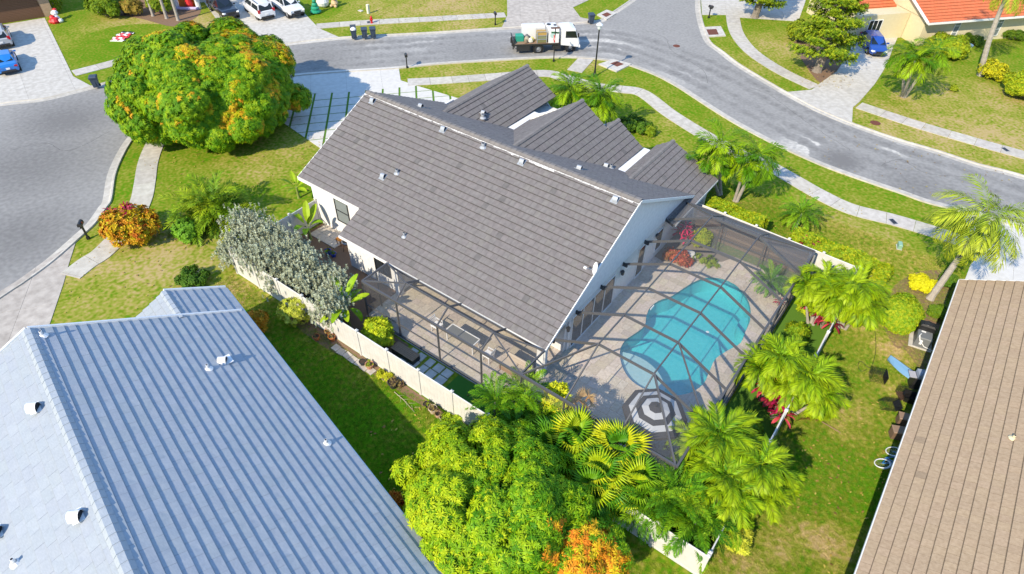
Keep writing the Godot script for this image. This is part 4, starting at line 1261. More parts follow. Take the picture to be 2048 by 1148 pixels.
func rosette(n: int, l: float, w: float, tilt: float, sag: float, seed_: int) -> ArrayMesh:
	var r := RandomNumberGenerator.new()
	r.seed = seed_
	var st := mb()
	for i in n:
		var a := TAU * i / n + r.randf_range(-0.25, 0.25)
		var t := tilt + r.randf_range(-0.35, 0.35)
		var d := Vector3(cos(a) * cos(t), sin(t), sin(a) * cos(t))
		var side := Vector3(-sin(a), r.randf_range(-0.3, 0.3), cos(a))
		var g := r.randf_range(0.8, 1.1)
		st.set_color(Color(g, g, g))
		blade(st, Vector3.ZERO, d, side, l * r.randf_range(0.75, 1.15), w, sag)
	return st.commit()

func scatter(called, mesh: Mesh, m, parent, xfs: Array, cols: Array):
	var mm := MultiMesh.new()
	mm.transform_format = MultiMesh.TRANSFORM_3D
	mm.use_colors = true
	mm.mesh = mesh
	mm.instance_count = xfs.size()
	for i in xfs.size():
		mm.set_instance_transform(i, xfs[i])
		mm.set_instance_color(i, cols[i])
	var o := MultiMeshInstance3D.new()
	o.multimesh = mm
	o.material_override = m
	o.name = called
	parent.add_child(o, true)
	return tag(o, "", "", "", "stuff")

func facing(n: Vector3, roll: float, s: float) -> Basis:
	var x := n.cross(Vector3.FORWARD if absf(n.z) < 0.9 else Vector3.RIGHT).normalized()
	return Basis(x, n, x.cross(n)).rotated(n, roll).scaled(Vector3.ONE * s)

# leaves over a set of lumps [centre, radius]; colour from a callable (place, outward)
func clothe(parent, lumps: Array, per_area: float, mesh, m, color: Callable, s0 := 0.8, s1 := 1.2, squash := 0.85, called := "crown"):
	var xfs := []
	var cols := []
	var mid := Vector3.ZERO
	for l in lumps: mid += l[0] / lumps.size()
	for l in lumps:
		var n := int(per_area * l[1] * l[1] * 12.6)
		for i in n:
			var z := rng.randf_range(-0.75, 1.0)
			var a := rng.randf() * TAU
			var q := sqrt(1 - z * z)
			var o := Vector3(q * cos(a), z, q * sin(a))
			var r: float = l[1] * (1.12 - 0.5 * pow(rng.randf(), 1.5))
			var p: Vector3 = l[0] + o * Vector3(r, r * squash, r)
			if p.y < 0.08: continue
			var inside := false
			for k in lumps:
				if k != l and ((p - k[0]) / Vector3(1, squash, 1)).length() < k[1] * 0.6:
					inside = true
					break
			if inside: continue
			var n2 := (o * 0.8 + (p - mid).normalized() * 0.5 + Vector3(0, 0.55, 0) + Vector3(rng.randf_range(-0.5, 0.5), rng.randf_range(-0.3, 0.3), rng.randf_range(-0.5, 0.5))).normalized()
			xfs.append(Transform3D(facing(n2, rng.randf() * TAU, rng.randf_range(s0, s1)), p))
			cols.append(color.call(p, o))
	return scatter(called, mesh, m, parent, xfs, cols)

func lumps_over(c: Vector3, r: Vector3, n: int, lr: float, low := -0.35, wild := 0.0) -> Array:
	var lobes := noise(int(c.y * 100) + n, 0.9, 2)
	var out := [[c, minf(r.x, minf(r.y, r.z)) * 0.75]]
	for i in n:
		var z := lerpf(low, 0.95, (i + 0.5) / n)
		var a := i * 2.39996 + rng.randf_range(-0.3, 0.3)
		var q := sqrt(1 - z * z)
		var k := rng.randf_range(0.82, 1.12) + wild * lobes.get_noise_3d(q * cos(a) * 1.3, z * 1.3, q * sin(a) * 1.3)
		var l := lr * rng.randf_range(0.75, 1.25)
		out.append([c + Vector3(q * cos(a) * (r.x - l) * k, z * (r.y - l * 0.8) * k, q * sin(a) * (r.z - l) * k), l])
	return out

func limbs(parent, base: Vector3, top: Vector3, r: float, ends: Array, m):
	var st := mb()
	var fork := base.lerp(top, 0.35)
	tube(st, [base, base.lerp(fork, 0.5) + Vector3(0.06, 0, 0.04), fork], [r * 1.25, r, r * 0.85], 9)
	put(st, "trunk", m, parent)
	st = mb()
	for e in ends:
		var mid: Vector3 = fork.lerp(e, 0.5) + Vector3(rng.randf_range(-0.3, 0.3), 0.25, rng.randf_range(-0.3, 0.3))
		tube(st, [fork, mid, e], [r * 0.5, r * 0.32, r * 0.1], 6)
	put(st, "limb", m, parent)

func bush(called, label, category, c: Vector3, r: Vector3, n: int, mesh, m, cols: Array, per_area := 60.0, group := "", lr := 0.0):
	var t = thing(called, label, category, Vector3(c.x, 0, c.z), 0.0, group)
	var o := Vector3(c.x, 0, c.z)
	var ls := lumps_over(c - o, r, n, lr if lr > 0 else minf(r.x, minf(r.y, r.z)) * 0.5)
	var st := mb()
	for i in mini(5, ls.size()): tube(st, [Vector3(rng.randf_range(-0.1, 0.1), 0, rng.randf_range(-0.1, 0.1)), ls[i][0] * Vector3(0.6, 0.6, 0.6), ls[i][0]], [0.04, 0.03, 0.012], 5)
	put(st, "stem", M.bark, t)
	clothe(t, ls, per_area, mesh, m, func(_p, _o): return mixc(cols), 0.75, 1.25, 0.9, "foliage")
	return t

func hedge(label, a: Vector3, b: Vector3, w: float, h: float, mesh, cols: Array, per_m2 := 260.0, group := ""):
	var t = thing("hedge", label, "hedge", Vector3(a.x, 0, a.z), 0.0, group)
	var d := (b - a) * Vector3(1, 0, 1)
	var l := d.length()
	d = d / l
	var s := Vector3(-d.z, 0, d.x)
	var st := mb()
	bx(st, d * l / 2 + Vector3(0, h * 0.45, 0), Vector3(w * 0.7, h * 0.8, l - 0.2), Basis(s, Vector3.UP, d))
	put(st, "twigs", M.bark, t)
	var xfs := []
	var cc := []
	var faces := [[l, w, 0], [l, h, 1], [l, h, -1], [w, h, 2], [w, h, -2]]
	for f in faces:
		for i in int(f[0] * f[1] * per_m2):
			var u := rng.randf()
			var v := rng.randf()
			var p := Vector3.ZERO
			var n := Vector3.UP
			match f[2]:
				0: p = d * u * l + s * (v - 0.5) * w + Vector3(0, h, 0)
				1: p = d * u * l + s * w / 2 + Vector3(0, v * h, 0); n = s
				-1: p = d * u * l - s * w / 2 + Vector3(0, v * h, 0); n = -s
				2: p = d * l + s * (u - 0.5) * w + Vector3(0, v * h, 0); n = d
				-2: p = s * (u - 0.5) * w + Vector3(0, v * h, 0); n = -d
			var wob := 0.09 * sin(u * l * 2.1) + 0.07 * sin(u * l * 5.3 + v * 4.0)
			p += n * (wob - absf(rng.randfn(0, 0.05))) + Vector3(rng.randf_range(-0.04, 0.04), 0, rng.randf_range(-0.04, 0.04))
			n = (n + Vector3(rng.randf_range(-0.6, 0.6), rng.randf_range(-0.1, 0.7), rng.randf_range(-0.6, 0.6))).normalized()
			xfs.append(Transform3D(facing(n, rng.randf() * TAU, rng.randf_range(0.7, 1.25)), p))
			cc.append(mixc(cols))
	scatter("foliage", mesh, M.leaf, t, xfs, cc)
	return t

# a feather frond: starts at the origin, runs out along +x, curving down
func frond(l: float, bend: float, n: int, ll: float, w: float, vee: float, sag: float, col: Array, seed_: int, tipc := []) -> ArrayMesh:
	var r := RandomNumberGenerator.new()
	r.seed = seed_
	var st := mb()
	var p := Vector3.ZERO
	var a := 0.0
	var steps := n
	var ds := l / steps
	var prev := p
	for i in steps:
		var t := float(i) / steps
		a -= bend / steps * (0.4 + 1.2 * t)
		var d := Vector3(cos(a), sin(a), 0)
		var q := p + d * ds
		st.set_color(Color(col[0] * 1.1, col[1] * 0.95, col[2]))
		var th := 0.022 * (1.0 - 0.8 * t)
		tri(st, p + Vector3(0, 0, th), q, p - Vector3(0, 0, th))
		if t > 0.12:
			var env := sin(PI * clampf((t - 0.08) * 1.05, 0, 1)) * 0.75 + 0.28 * (1.0 - t)
			for s in [-1.0, 1.0]:
				var k := r.randf_range(0.6, 1.2)
				var mixt := clampf(t * 0.8 + r.randf_range(-0.2, 0.2), 0, 1)
				var c0 := Color(col[0], col[1], col[2])
				if tipc.size(): c0 = c0.lerp(Color(tipc[0], tipc[1], tipc[2]), mixt)
				st.set_color(Color(c0.r * k, c0.g * k, c0.b * k))
				var nrm := Vector3(-sin(a), cos(a), 0)
				var out := (Vector3(0, 0, s) * cos(vee) + nrm * sin(vee + r.randf_range(-0.55, 0.45)) + d * (0.55 + 0.5 * t + r.randf_range(-0.15, 0.15))).normalized()
				var side := out.cross(nrm).normalized()
				blade(st, q, out, side, ll * env * r.randf_range(0.88, 1.1), w, sag)
		prev = p
		p = q
	return st.commit()

func variants(spec: Array, cols: Array, tip := []) -> Array:
	var out := []
	for i in cols.size(): out.append(frond(spec[0] * (0.9 + 0.07 * i), spec[1] * (1.0 + 0.08 * (i - 1)), spec[2], spec[3], spec[4], spec[5], spec[6], cols[i], 70 + i + int(spec[0] * 100), tip))
	return out

# sets a fan of fronds on a head; inclination from hi (upright) to lo
func head(parent, at: Vector3, set_: Array, n: int, hi: float, lo: float, s := 1.0, called := "frond", spin := 0.0):
	for i in n:
		var t := (i + 0.5) / n
		var az := i * 2.39996 + spin + rng.randf_range(-0.25, 0.25)
		var el := lerpf(hi, lo, pow(t, 0.8)) + rng.randf_range(-0.1, 0.1)
		var b := Basis(Vector3.UP, az) * Basis(Vector3.BACK, el) * Basis(Vector3.RIGHT, rng.randf_range(-0.35, 0.35))
		node(called, set_[rng.randi() % set_.size()], M.frond, parent, Transform3D(b.scaled(Vector3.ONE * s * rng.randf_range(0.88, 1.1)), at))

func palm_trunk(parent, a: Vector3, b: Vector3, r: float, bow := 0.0, m = null, called := "trunk", r1 := 0.6):
	var st := mb()
	var pts := []
	var rad := []
	var n := maxi(6, int(a.distance_to(b) / 0.22))
	for i in n + 1:
		var t := float(i) / n
		pts.append(a.lerp(b, t) + Vector3(bow, 0, -bow) * sin(PI * t) * 0.5)
		rad.append(r * lerpf(1.0, r1, t) * (1.25 if i == 0 else 1.0) * (1.05 if i % 2 else 0.98))
	tube(st, pts, rad, 9)
	put(st, called, m if m else M.palm_bark, parent)

var old_fronds := []

func feather_palm(label, foot: Vector3, top: Vector3, set_: Array, n: int, hi: float, lo: float, r := 0.1, group := "", s := 1.0, shaft := 0.0, bow := 0.0, extra := 0):
	var t = thing("palm_tree", label, "palm tree", foot, 0.0, group)
	var k := top - foot
	palm_trunk(t, Vector3.ZERO, k, r, bow)
	if shaft > 0:
		var st := mb()
		tube(st, [k, k + Vector3(0, shaft * 0.6, 0), k + Vector3(0, shaft, 0)], [r * 0.8, r * 0.7, r * 0.3], 8)
		st.set_color(Color.WHITE)
		put(st, "crownshaft", flat([0.16, 0.22, 0.04], 0.5), t)
	head(t, k + Vector3(0, shaft, 0), set_, n, hi, lo, s, "frond", foot.x * 3.0)
	for i in extra:
		var d := Vector3(cos(foot.z * 7.0 + i * 2.3), 0, sin(foot.z * 7.0 + i * 2.3)) * rng.randf_range(0.55, 0.85)
		var q := k + d - Vector3(0, rng.randf_range(0.2, 0.9), 0)
		palm_trunk(t, d * 0.25, q, r * 0.9)
		if i == 0: head(t, q, old_fronds, 2, -0.7, -1.2, s * 0.8, "dead_frond", foot.z)
		head(t, q + Vector3(0, shaft, 0), set_, n - 4, hi, lo, s * 0.95, "frond", foot.x * 5.0 + i)
	return t

func fan_leaf(r: float, n: int, sweep: float, col: Array, seed_: int) -> ArrayMesh:
	var q := RandomNumberGenerator.new()
	q.seed = seed_
	var st := mb()
	st.set_color(Color(0.2, 0.25, 0.03))
	tube(st, [Vector3.ZERO, Vector3(r * 0.6, r * 0.12, 0), Vector3(r * 1.1, r * 0.1, 0)], [0.018, 0.014, 0.008], 4)
	var hub := Vector3(r * 1.1, r * 0.1, 0)
	for i in n:
		var a := sweep * ((i + 0.5) / n - 0.5)
		var da := sweep / n * 0.5
		var l := r * (0.82 + 0.22 * cos(a)) * q.randf_range(0.92, 1.06)
		var k := q.randf_range(0.8, 1.15)
		st.set_color(Color(col[0] * k, col[1] * k, col[2] * k))
		var up := Vector3(0, 0.16 * r - absf(a) * 0.05 * r, 0)
		var dirm := Vector3(cos(a), 0, sin(a))
		var dl := Vector3(cos(a - da), 0, sin(a - da))
		var dr := Vector3(cos(a + da), 0, sin(a + da))
		var rid := hub + dirm * l * 0.62 + up + Vector3(0, 0.03, 0)
		tri(st, hub, hub + dl * l * 0.6 + up * 0.9, rid)
		tri(st, hub, rid, hub + dr * l * 0.6 + up * 0.9)
		var tip := hub + dirm * l + Vector3(0, -0.12 * r - 0.06 * absf(a), 0)
		tri(st, hub + dl * l * 0.6 + up * 0.9, tip, rid)
		tri(st, rid, tip, hub + dr * l * 0.6 + up * 0.9)
	return st.commit()

func paddle(l: float, w: float, bend: float, col: Array, seed_: int) -> ArrayMesh:
	var q := RandomNumberGenerator.new()
	q.seed = seed_
	var st := mb()
	var p := Vector3.ZERO
	var a := 0.0
	var n := 12
	var last := []
	for i in n + 1:
		var t := float(i) / n
		a -= bend / n * (0.3 + 1.4 * t)
		p += Vector3(cos(a), sin(a), 0) * l / n
		var ww := w * 0.5 * (sin(PI * clampf((t - 0.18) / 0.84, 0, 1)) ** 0.6 if t > 0.18 else 0.04)
		var nn := Vector3(-sin(a), cos(a), 0)
		var cur := [p + Vector3(0, 0, ww) + nn * ww * 0.25, p, p + Vector3(0, 0, -ww) + nn * ww * 0.25]
		if last.size():
			for k in 2:
				var g := q.randf_range(0.85, 1.1)
				st.set_color(Color(col[0] * g, col[1] * g, col[2] * g))
				quad(st, last[k], cur[k], cur[k + 1], last[k + 1])
		last = cur
	return st.commit()

func strap_plant(called, label, category, at: Vector3, h: float, heads: Array, cols: Array, group := ""):
	var t = thing(called, label, category, at, 0.0, group)
	var st := mb()
	for d in heads: tube(st, [Vector3.ZERO, d * 0.6, d], [0.03, 0.025, 0.02], 5)
	put(st, "stem", M.bark, t)
	var meshes := []
	for c in cols: meshes.append(paddle(0.5 * h, 0.09 * h, 1.1, c, int(c[0] * 1000)))
	for d in heads: head(t, d, meshes, 15, 1.35, -0.15, 1.0, "leaf", rng.randf() * 6)
	return t

func plants():
	var G1 := [[0.05, 0.17, 0.003], [0.13, 0.285, 0.004], [0.28, 0.40, 0.005]]
	var mango := rosette(10, 0.30, 0.08, 0.25, 0.7, 1)
	var mango_near := rosette(11, 0.30, 0.062, 0.3, 0.75, 8)
	var small := rosette(7, 0.11, 0.05, 0.5, 0.2, 2)
	var medium := rosette(8, 0.17, 0.055, 0.45, 0.4, 3)
	var fine := rosette(9, 0.10, 0.022, 0.7, 0.1, 4)
	var silver := rosette(11, 0.13, 0.035, 0.75, 0.1, 5)
	var croton := rosette(8, 0.24, 0.075, 0.7, 0.45, 6)
	# --- big mango tree at the left
	var t = thing("mango_tree", "large round mango tree with orange new leaves beside the cul-de-sac", "tree", Vector3(-36.6, 0, -6.2))
	var ls := lumps_over(Vector3(0, 3.55, 0), Vector3(6.9, 4.2, 6.7), 130, 1.1, -0.65, 0.22)
	var ends := []
	for i in range(4, 60, 5): ends.append(ls[i][0])
	limbs(t, Vector3.ZERO, Vector3(0, 4.0, 0), 0.38, ends, M.bark)
	var flush := noise(7, 0.45, 2)
	clothe(t, ls, 46.0, mango, M.leaf, func(p, o):
		var k: float = flush.get_noise_3dv(p) + 0.2 * (p.x - p.z) / 9.0 + 0.25 * o.y - 0.3
		if k > 0.12 and rng.randf() < 0.7: return mixc([[0.58, 0.24, 0.015], [0.55, 0.38, 0.01], [0.42, 0.44, 0.006]])
		return mixc(G1), 0.65, 1.15, 0.9)
	# --- mango at the front, with an orange flush at its lower right
	t = thing("mango_tree", "bright yellow-green mango tree in front of the fence at the bottom centre", "tree", Vector3(2.85, 0, 7.95))
	ls = lumps_over(Vector3(0, 2.5, 0), Vector3(3.6, 2.2, 3.4), 86, 0.66, -0.6, 0.4)
	ls.append([Vector3(-2.2, 2.2, -2.6), 0.9]); ls.append([Vector3(-3.6, 1.9, -1.6), 0.9])
	for q in [[Vector3(6.806, 2.3, 6.78), 0.85], [Vector3(7.717, 1.9, 6.659), 0.75], [Vector3(6.967, 2.3, 7.745), 0.8], [Vector3(7.173, 1.9, 6.002), 0.6], [Vector3(6.056, 2.2, 6.66), 0.7]]: ls.append([q[0] - Vector3(2.85, 0, 7.95), q[1]])
	ends = []
	for i in range(4, 40, 4): ends.append(ls[i][0])
	limbs(t, Vector3.ZERO, Vector3(0, 3.0, 0), 0.2, ends, M.bark)
	var fx := Vector3(7.404, 2.8, 7.416) - Vector3(2.85, 0, 7.95)
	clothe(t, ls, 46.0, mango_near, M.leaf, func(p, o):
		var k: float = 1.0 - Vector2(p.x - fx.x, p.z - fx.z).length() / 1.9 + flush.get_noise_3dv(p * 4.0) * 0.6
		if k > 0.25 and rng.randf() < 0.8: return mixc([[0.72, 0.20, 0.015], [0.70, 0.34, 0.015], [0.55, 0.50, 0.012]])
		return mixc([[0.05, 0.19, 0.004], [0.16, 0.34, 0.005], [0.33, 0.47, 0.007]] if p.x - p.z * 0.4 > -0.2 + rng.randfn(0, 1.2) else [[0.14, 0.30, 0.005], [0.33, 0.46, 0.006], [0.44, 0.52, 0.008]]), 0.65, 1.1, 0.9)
	# --- pines
	for q in [["old pine with layered branches on the lawn beside the blue car", Vector3(-1.114, 0.0, -47.901), 11.0, 3.6], ["dark pine by the driveway at the top edge", Vector3(-11.356, 0.0, -58.174), 9.0, 3.4]]:
		t = thing("pine_tree", q[0], "tree", q[1], 0.0)
		palm_trunk(t, Vector3.ZERO, Vector3(0.3, q[2], 0.2), 0.42, 0.3, M.bark, "trunk", 0.25)
		var st := mb()
		var xfs := []
		var cc := []
		for i in 48:
			var y: float = lerpf(1.4, q[2] * 0.98, pow(i / 47.0, 0.9))
			var az := i * 2.39996
			var l: float = q[3] * (1.0 - 0.72 * y / q[2]) * rng.randf_range(0.7, 1.1)
			var d := Vector3(cos(az), 0.12, sin(az))
			var a := Vector3(0.3 * y / q[2], y, 0.2 * y / q[2])
			tube(st, [a, a + d * l * 0.55, a + d * l + Vector3(0, 0.25, 0)], [0.09, 0.06, 0.02], 5)
			for k in int(260 * l / 3.0):
				var u := rng.randf_range(0.3, 1.08)
				var s := Vector3(-d.z, 0, d.x) * rng.randfn(0, 0.42) * l * 0.5 * (1.15 - absf(u - 0.65))
				xfs.append(Transform3D(facing((Vector3(0, 0.9, 0) + d * 0.7 + s * 0.3).normalized(), rng.randf() * TAU, rng.randf_range(1.6, 3.0)), a + d * l * u + s + Vector3(0, rng.randf_range(-0.25, 0.36) + 0.2 * u, 0)))
				cc.append(mixc([[0.08, 0.17, 0.008], [0.20, 0.30, 0.010], [0.36, 0.42, 0.015]]))
		put(st, "limb", M.bark, t)
		scatter("needles", fine, M.leaf, t, xfs, cc)
	# --- feather palms
	var yel := [[0.05, 0.17, 0.004], [0.09, 0.24, 0.005], [0.15, 0.31, 0.006], [0.25, 0.39, 0.008]]
	var ado := variants([1.6, 2.0, 44, 0.52, 0.05, 0.4, 0.9], yel, [0.34, 0.44, 0.008])
	var ado2 := variants([1.9, 1.6, 42, 0.62, 0.048, 0.3, 0.9], [[0.07, 0.19, 0.004], [0.14, 0.28, 0.005], [0.24, 0.38, 0.007]])
	var coco := variants([3.3, 1.5, 46, 0.85, 0.05, 0.1, 1.1], [[0.13, 0.24, 0.012], [0.20, 0.33, 0.015], [0.30, 0.40, 0.02]], [0.40, 0.45, 0.03])
	var date := variants([1.45, 1.35, 40, 0.30, 0.03, 0.35, 0.35], [[0.06, 0.18, 0.006], [0.11, 0.27, 0.007], [0.20, 0.36, 0.009]])
	var areca := variants([1.9, 1.5, 30, 0.55, 0.05, 0.5, 0.5], [[0.06, 0.17, 0.008], [0.14, 0.27, 0.01], [0.30, 0.38, 0.012]], [0.22, 0.34, 0.01])
	var dead := variants([1.5, 2.2, 26, 0.5, 0.05, -0.4, 1.2], [[0.20, 0.09, 0.045], [0.28, 0.15, 0.07]])
	old_fronds = dead
	var grp := "palms inside the right hand fence"
	for q in [[Vector3(9.283, 3.0, -13.226), "upper left palm of the clump at the far right corner of the fence"], [Vector3(10.816, 3.2, -13.523), "upper right palm of the clump nearest the clipped hedge"], [Vector3(9.332, 2.8, -6.438), "left palm of the clump halfway along the right fence"], [Vector3(10.826, 2.6, -6.346), "right palm of the clump halfway along the right fence"], [Vector3(8.818, 3.0, -0.288), "upper palm of the clump at the near right corner of the pool cage"], [Vector3(10.762, 3.1, 0.137), "right palm of the near clump leaning over the lawn"], [Vector3(9.823, 2.6, 1.197), "lower left palm of the near clump by the fence corner"]]:
		feather_palm(q[1], q[0] * Vector3(1, 0, 1) + Vector3(rng.randf_range(-0.3, 0.3), 0, rng.randf_range(-0.3, 0.3)), q[0] - Vector3(0, 0.4, 0), ado, 24, 1.3, -0.45, 0.09, grp, rng.randf_range(0.85, 1.15), 0.4, 0.0, 3)
	grp = "palms along the street side of the house"
	for q in [[Vector3(0.13, 0.0, -22.165), Vector3(-0.454, 3.9, -21.048), "palm with a reddish trunk by the hedge at the back of the house", 22], [Vector3(1.396, 0.0, -22.04), Vector3(2.003, 3.7, -21.615), "palm with a white leaning trunk beside the curved sidewalk", 22], [Vector3(-14.384, 0.0, -25.382), Vector3(-13.53, 3.3, -22.706), "left palm of the pair behind the roof wings", 23], [Vector3(-11.105, 0.0, -25.011), Vector3(-11.191, 3.5, -23.489), "right palm of the pair behind the roof wings", 23]]:
		var pt = feather_palm(q[2], q[0], q[1], ado2, q[3], 1.3, -0.45, 0.13, grp, 1.1, 0.45, 0.0, 1)
		if q[2].contains("trunk"): head(pt, (q[1] - q[0]) * 0.92, dead, 3, -0.9, -1.3, 0.8, "dead_frond", 1.0)
	# three leaning trunks from one foot
	t = thing("palm_tree", "palm with three slender trunks on the lawn right of the blue car", "palm tree", Vector3(6.927, 0.0, -47.344))
	for q in [Vector3(5.765, 3.9, -45.956), Vector3(6.734, 4.1, -44.791), Vector3(7.847, 4.6, -45.996)]:
		var k: Vector3 = q - Vector3(6.927, 0.0, -47.344)
		palm_trunk(t, Vector3(k.x, 0, k.z) * 0.06, k, 0.14)
		head(t, k + Vector3(0, 0.3, 0), ado2, 15, 1.3, -0.5, 1.15, "frond", k.x)
		head(t, k, dead, 3, -0.8, -1.2, 0.9, "dead_frond", k.z)
	# tall coconut palms
	feather_palm("tall coconut palm whose curved bare trunk leaves the picture at the upper right", Vector3(11.681, 0.0, -56.962), Vector3(10.575, 8.6, -56.261), coco, 18, 1.2, -0.7, 0.26, "", 1.0, 0.0, -0.5)
	feather_palm("coconut palm with long drooping fronds and a leaning pale trunk before the brown roof", Vector3(14.581, 0.0, -19.484), Vector3(14.979, 5.6, -20.607), coco, 36, 1.1, -0.75, 0.2, "", 1.0, 0.0, 0.0)
	# dwarf date palms
	grp = "dwarf date palms"
	for q in [[Vector3(5.87, 1.5, -21.127), "dwarf date palm between the hedges at the back fence", 1.15], [Vector3(-0.593, 1.6, 3.243), "left dwarf date palm at the near corner of the patio", 1.1], [Vector3(0.404, 1.7, 2.201), "middle dwarf date palm at the near corner of the patio", 1.15], [Vector3(0.376, 1.1, 2.943), "lowest dwarf date palm at the near corner of the patio", 1.0], [Vector3(9.616, 1.7, 3.092), "dwarf date palm inside the bottom corner of the white fence", 1.35], [Vector3(8.563, 1.9, 2.932), "tall dwarf date palm left of the fence corner", 1.3], [Vector3(10.118, 1.6, 1.814), "dwarf date palm against the right fence by its bottom corner", 1.2], [Vector3(7.862, 1.6, 3.679), "dwarf date palm over the bottom fence right of the fan palms", 1.25], [Vector3(9.362, 1.3, 1.463), "low dwarf date palm tucked under the near palm clump", 1.1], [Vector3(1.656, 1.3, 2.507), "dwarf date palm right of the near patio corner", 1.1], [Vector3(8.198, 1.5, 2.497), "dwarf date palm between the fan palms and the fence corner", 1.2], [Vector3(6.614, 1.2, -13.705), "dwarf date palm inside the cage at its far right corner", 0.9]]:
		feather_palm(q[1], q[0] * Vector3(1, 0, 1), q[0], date, 34, 1.35, -0.35, 0.09, grp, q[2])
	# areca clump at the left
	t = thing("areca_palm", "clump of feathery palms with yellowed fronds on the lawn left of the silver hedge", "palm tree", Vector3(-25.895, 0.0, 2.132))
	for q in [Vector3(0, 0.9, 0), Vector3(0.7, 1.2, -0.4), Vector3(-0.8, 0.8, 0.3), Vector3(0.3, 0.5, 0.8), Vector3(1.3, 0.7, -0.6), Vector3(-0.3, 1.1, -0.9)]:
		palm_trunk(t, q * Vector3(0.6, 0, 0.6), q, 0.06)
		head(t, q, areca, 16, 1.4, -0.2, 1.3, "frond", q.x * 9)
	head(t, Vector3(0.2, 0.6, 0.3), variants([1.6, 1.8, 26, 0.5, 0.05, 0.2, 0.8], [[0.45, 0.30, 0.02], [0.42, 0.24, 0.02]]), 4, 0.6, 0.0, 1.0, "yellow_frond", 2.0)
	# fan palms at the near side of the pool
	var fans := []
	for k in 5: fans.append(fan_leaf(0.78, 24, 4.6, [[0.06, 0.19, 0.008], [0.12, 0.28, 0.01], [0.20, 0.35, 0.01], [0.34, 0.44, 0.012], [0.48, 0.50, 0.014]][k], 90 + k))
	grp = "fan palms at the near side of the pool deck"
	for q in [[Vector3(3.814, 2.2, 3.181), "left fan palm beside the yellow croton at the deck edge"], [Vector3(5.575, 2.3, 2.554), "fan palm whose leaves touch the striped umbrella"], [Vector3(5.45, 2.0, 3.941), "fan palm in the middle of the clump behind the front mango"], [Vector3(6.829, 1.7, 3.104), "right fan palm beside the near corner post of the cage"], [Vector3(4.113, 1.6, 4.354), "low fan palm at the left edge of the clump"], [Vector3(3.285, 2.1, 4.144), "leftmost fan palm, over the shaded fence"], [Vector3(5.581, 1.8, 4.715), "fan palm leaning over the bottom fence beside the orange flushed mango"]]:
		var k: Vector3 = q[0]
		t = thing("fan_palm", q[1], "palm tree", k * Vector3(1, 0, 1), 0.0, grp)
		palm_trunk(t, Vector3.ZERO, Vector3(0, k.y - 0.3, 0), 0.09)
		head(t, Vector3(0, k.y - 0.3, 0), fans, 30, 1.35, -0.6, 1.0, "fan_leaf", k.x * 5)
	t = thing("fan_palm", "withered orange fan palm at the deck edge beside the yellow croton", "palm tree", Vector3(2.769, 1.1, 0.737) * Vector3(1, 0, 1))
	head(t, Vector3(0, 1.15, 0), [fan_leaf(0.5, 14, 3.2, [0.50, 0.24, 0.05], 99), fan_leaf(0.45, 14, 3.0, [0.46, 0.30, 0.12], 98)], 8, 1.4, 0.6, 1.0, "fan_leaf", 0.0)
	palm_trunk(t, Vector3.ZERO, Vector3(0, 0.7, 0), 0.06)
	# paddle leaved plants
	var pad := [paddle(1.7, 0.42, 0.7, [0.22, 0.36, 0.012], 1), paddle(1.5, 0.40, 0.5, [0.28, 0.40, 0.015], 2), paddle(1.3, 0.45, 1.3, [0.17, 0.31, 0.01], 3)]
	for q in [[Vector3(-18.932, 0.0, -0.67), "banana plant with upright leaves against the white house wall", 7, 1.3, 0.75, 1.05], [Vector3(-10.931, 0.0, 3.263), "broad leaved banana plant rising behind the fence left of the cage", 12, 1.2, -0.1, 1.0, 1.75], [Vector3(-23.308, 0.0, -3.264), "young banana plant on the lawn at the house's left corner", 8, 1.2, 0.3, 0.8]]:
		t = thing("banana_plant", q[1], "plant", q[0])
		var tall: float = q[6] if q.size() > 6 else 0.9
		palm_trunk(t, Vector3.ZERO, Vector3(0, tall, 0), 0.1, 0.0, flat([0.22, 0.27, 0.07], 0.6), "stalk")
		head(t, Vector3(0, tall - 0.05, 0), pad, q[2], q[3], q[4], q[5], "leaf", q[0].x)
	# crotons, cordylines and flowering shrubs
	bush("croton_bush", "round croton bush with golden and orange leaves beside the sidewalk at the left", "bush", Vector3(-27.934, 0.95, 6.172), Vector3(1.9, 1.05, 1.7), 16, croton, M.leaf, [[0.46, 0.08, 0.012], [0.55, 0.25, 0.012], [0.58, 0.40, 0.012], [0.42, 0.36, 0.01]], 34.0)
	strap_plant("cordyline", "crimson cordyline growing through the golden croton bush at the left", "plant", Vector3(-28.63, 0.6, 6.329), 1.0, [Vector3(-0.9, 0.9, 0.1), Vector3(-0.3, 1.1, -0.7), Vector3(0.3, 1.2, -0.5)], [[0.30, 0.012, 0.05], [0.40, 0.03, 0.08]])
	bush("croton_bush", "small orange croton by the white roof's edge", "bush", Vector3(-14.993, 0.5, 6.38), Vector3(0.65, 0.6, 0.65), 7, croton, M.leaf, [[0.600, 0.210, 0.012], [0.600, 0.308, 0.020], [0.224, 0.168, 0.010]], 40.0)
	bush("croton_bush", "small orange croton lower down beside the white roof's eave", "bush", Vector3(-1.253, 0.4, 9.528), Vector3(0.4, 0.45, 0.4), 6, croton, M.leaf, [[0.600, 0.140, 0.012], [0.490, 0.224, 0.020]], 40.0)
	bush("croton_bush", "tall yellow croton between the date palms and the fan palms", "bush", Vector3(1.706, 1.3, 1.41), Vector3(0.75, 1.35, 0.7), 11, croton, M.leaf, [[0.600, 0.600, 0.012], [0.560, 0.588, 0.020], [0.600, 0.600, 0.030]], 40.0)
	bush("croton_bush", "yellow shrub outside the bottom corner of the white fence", "bush", Vector3(11.327, 0.5, 2.046), Vector3(0.5, 0.6, 0.8), 7, medium, M.leaf, [[0.504, 0.532, 0.030], [0.600, 0.600, 0.060]], 60.0)
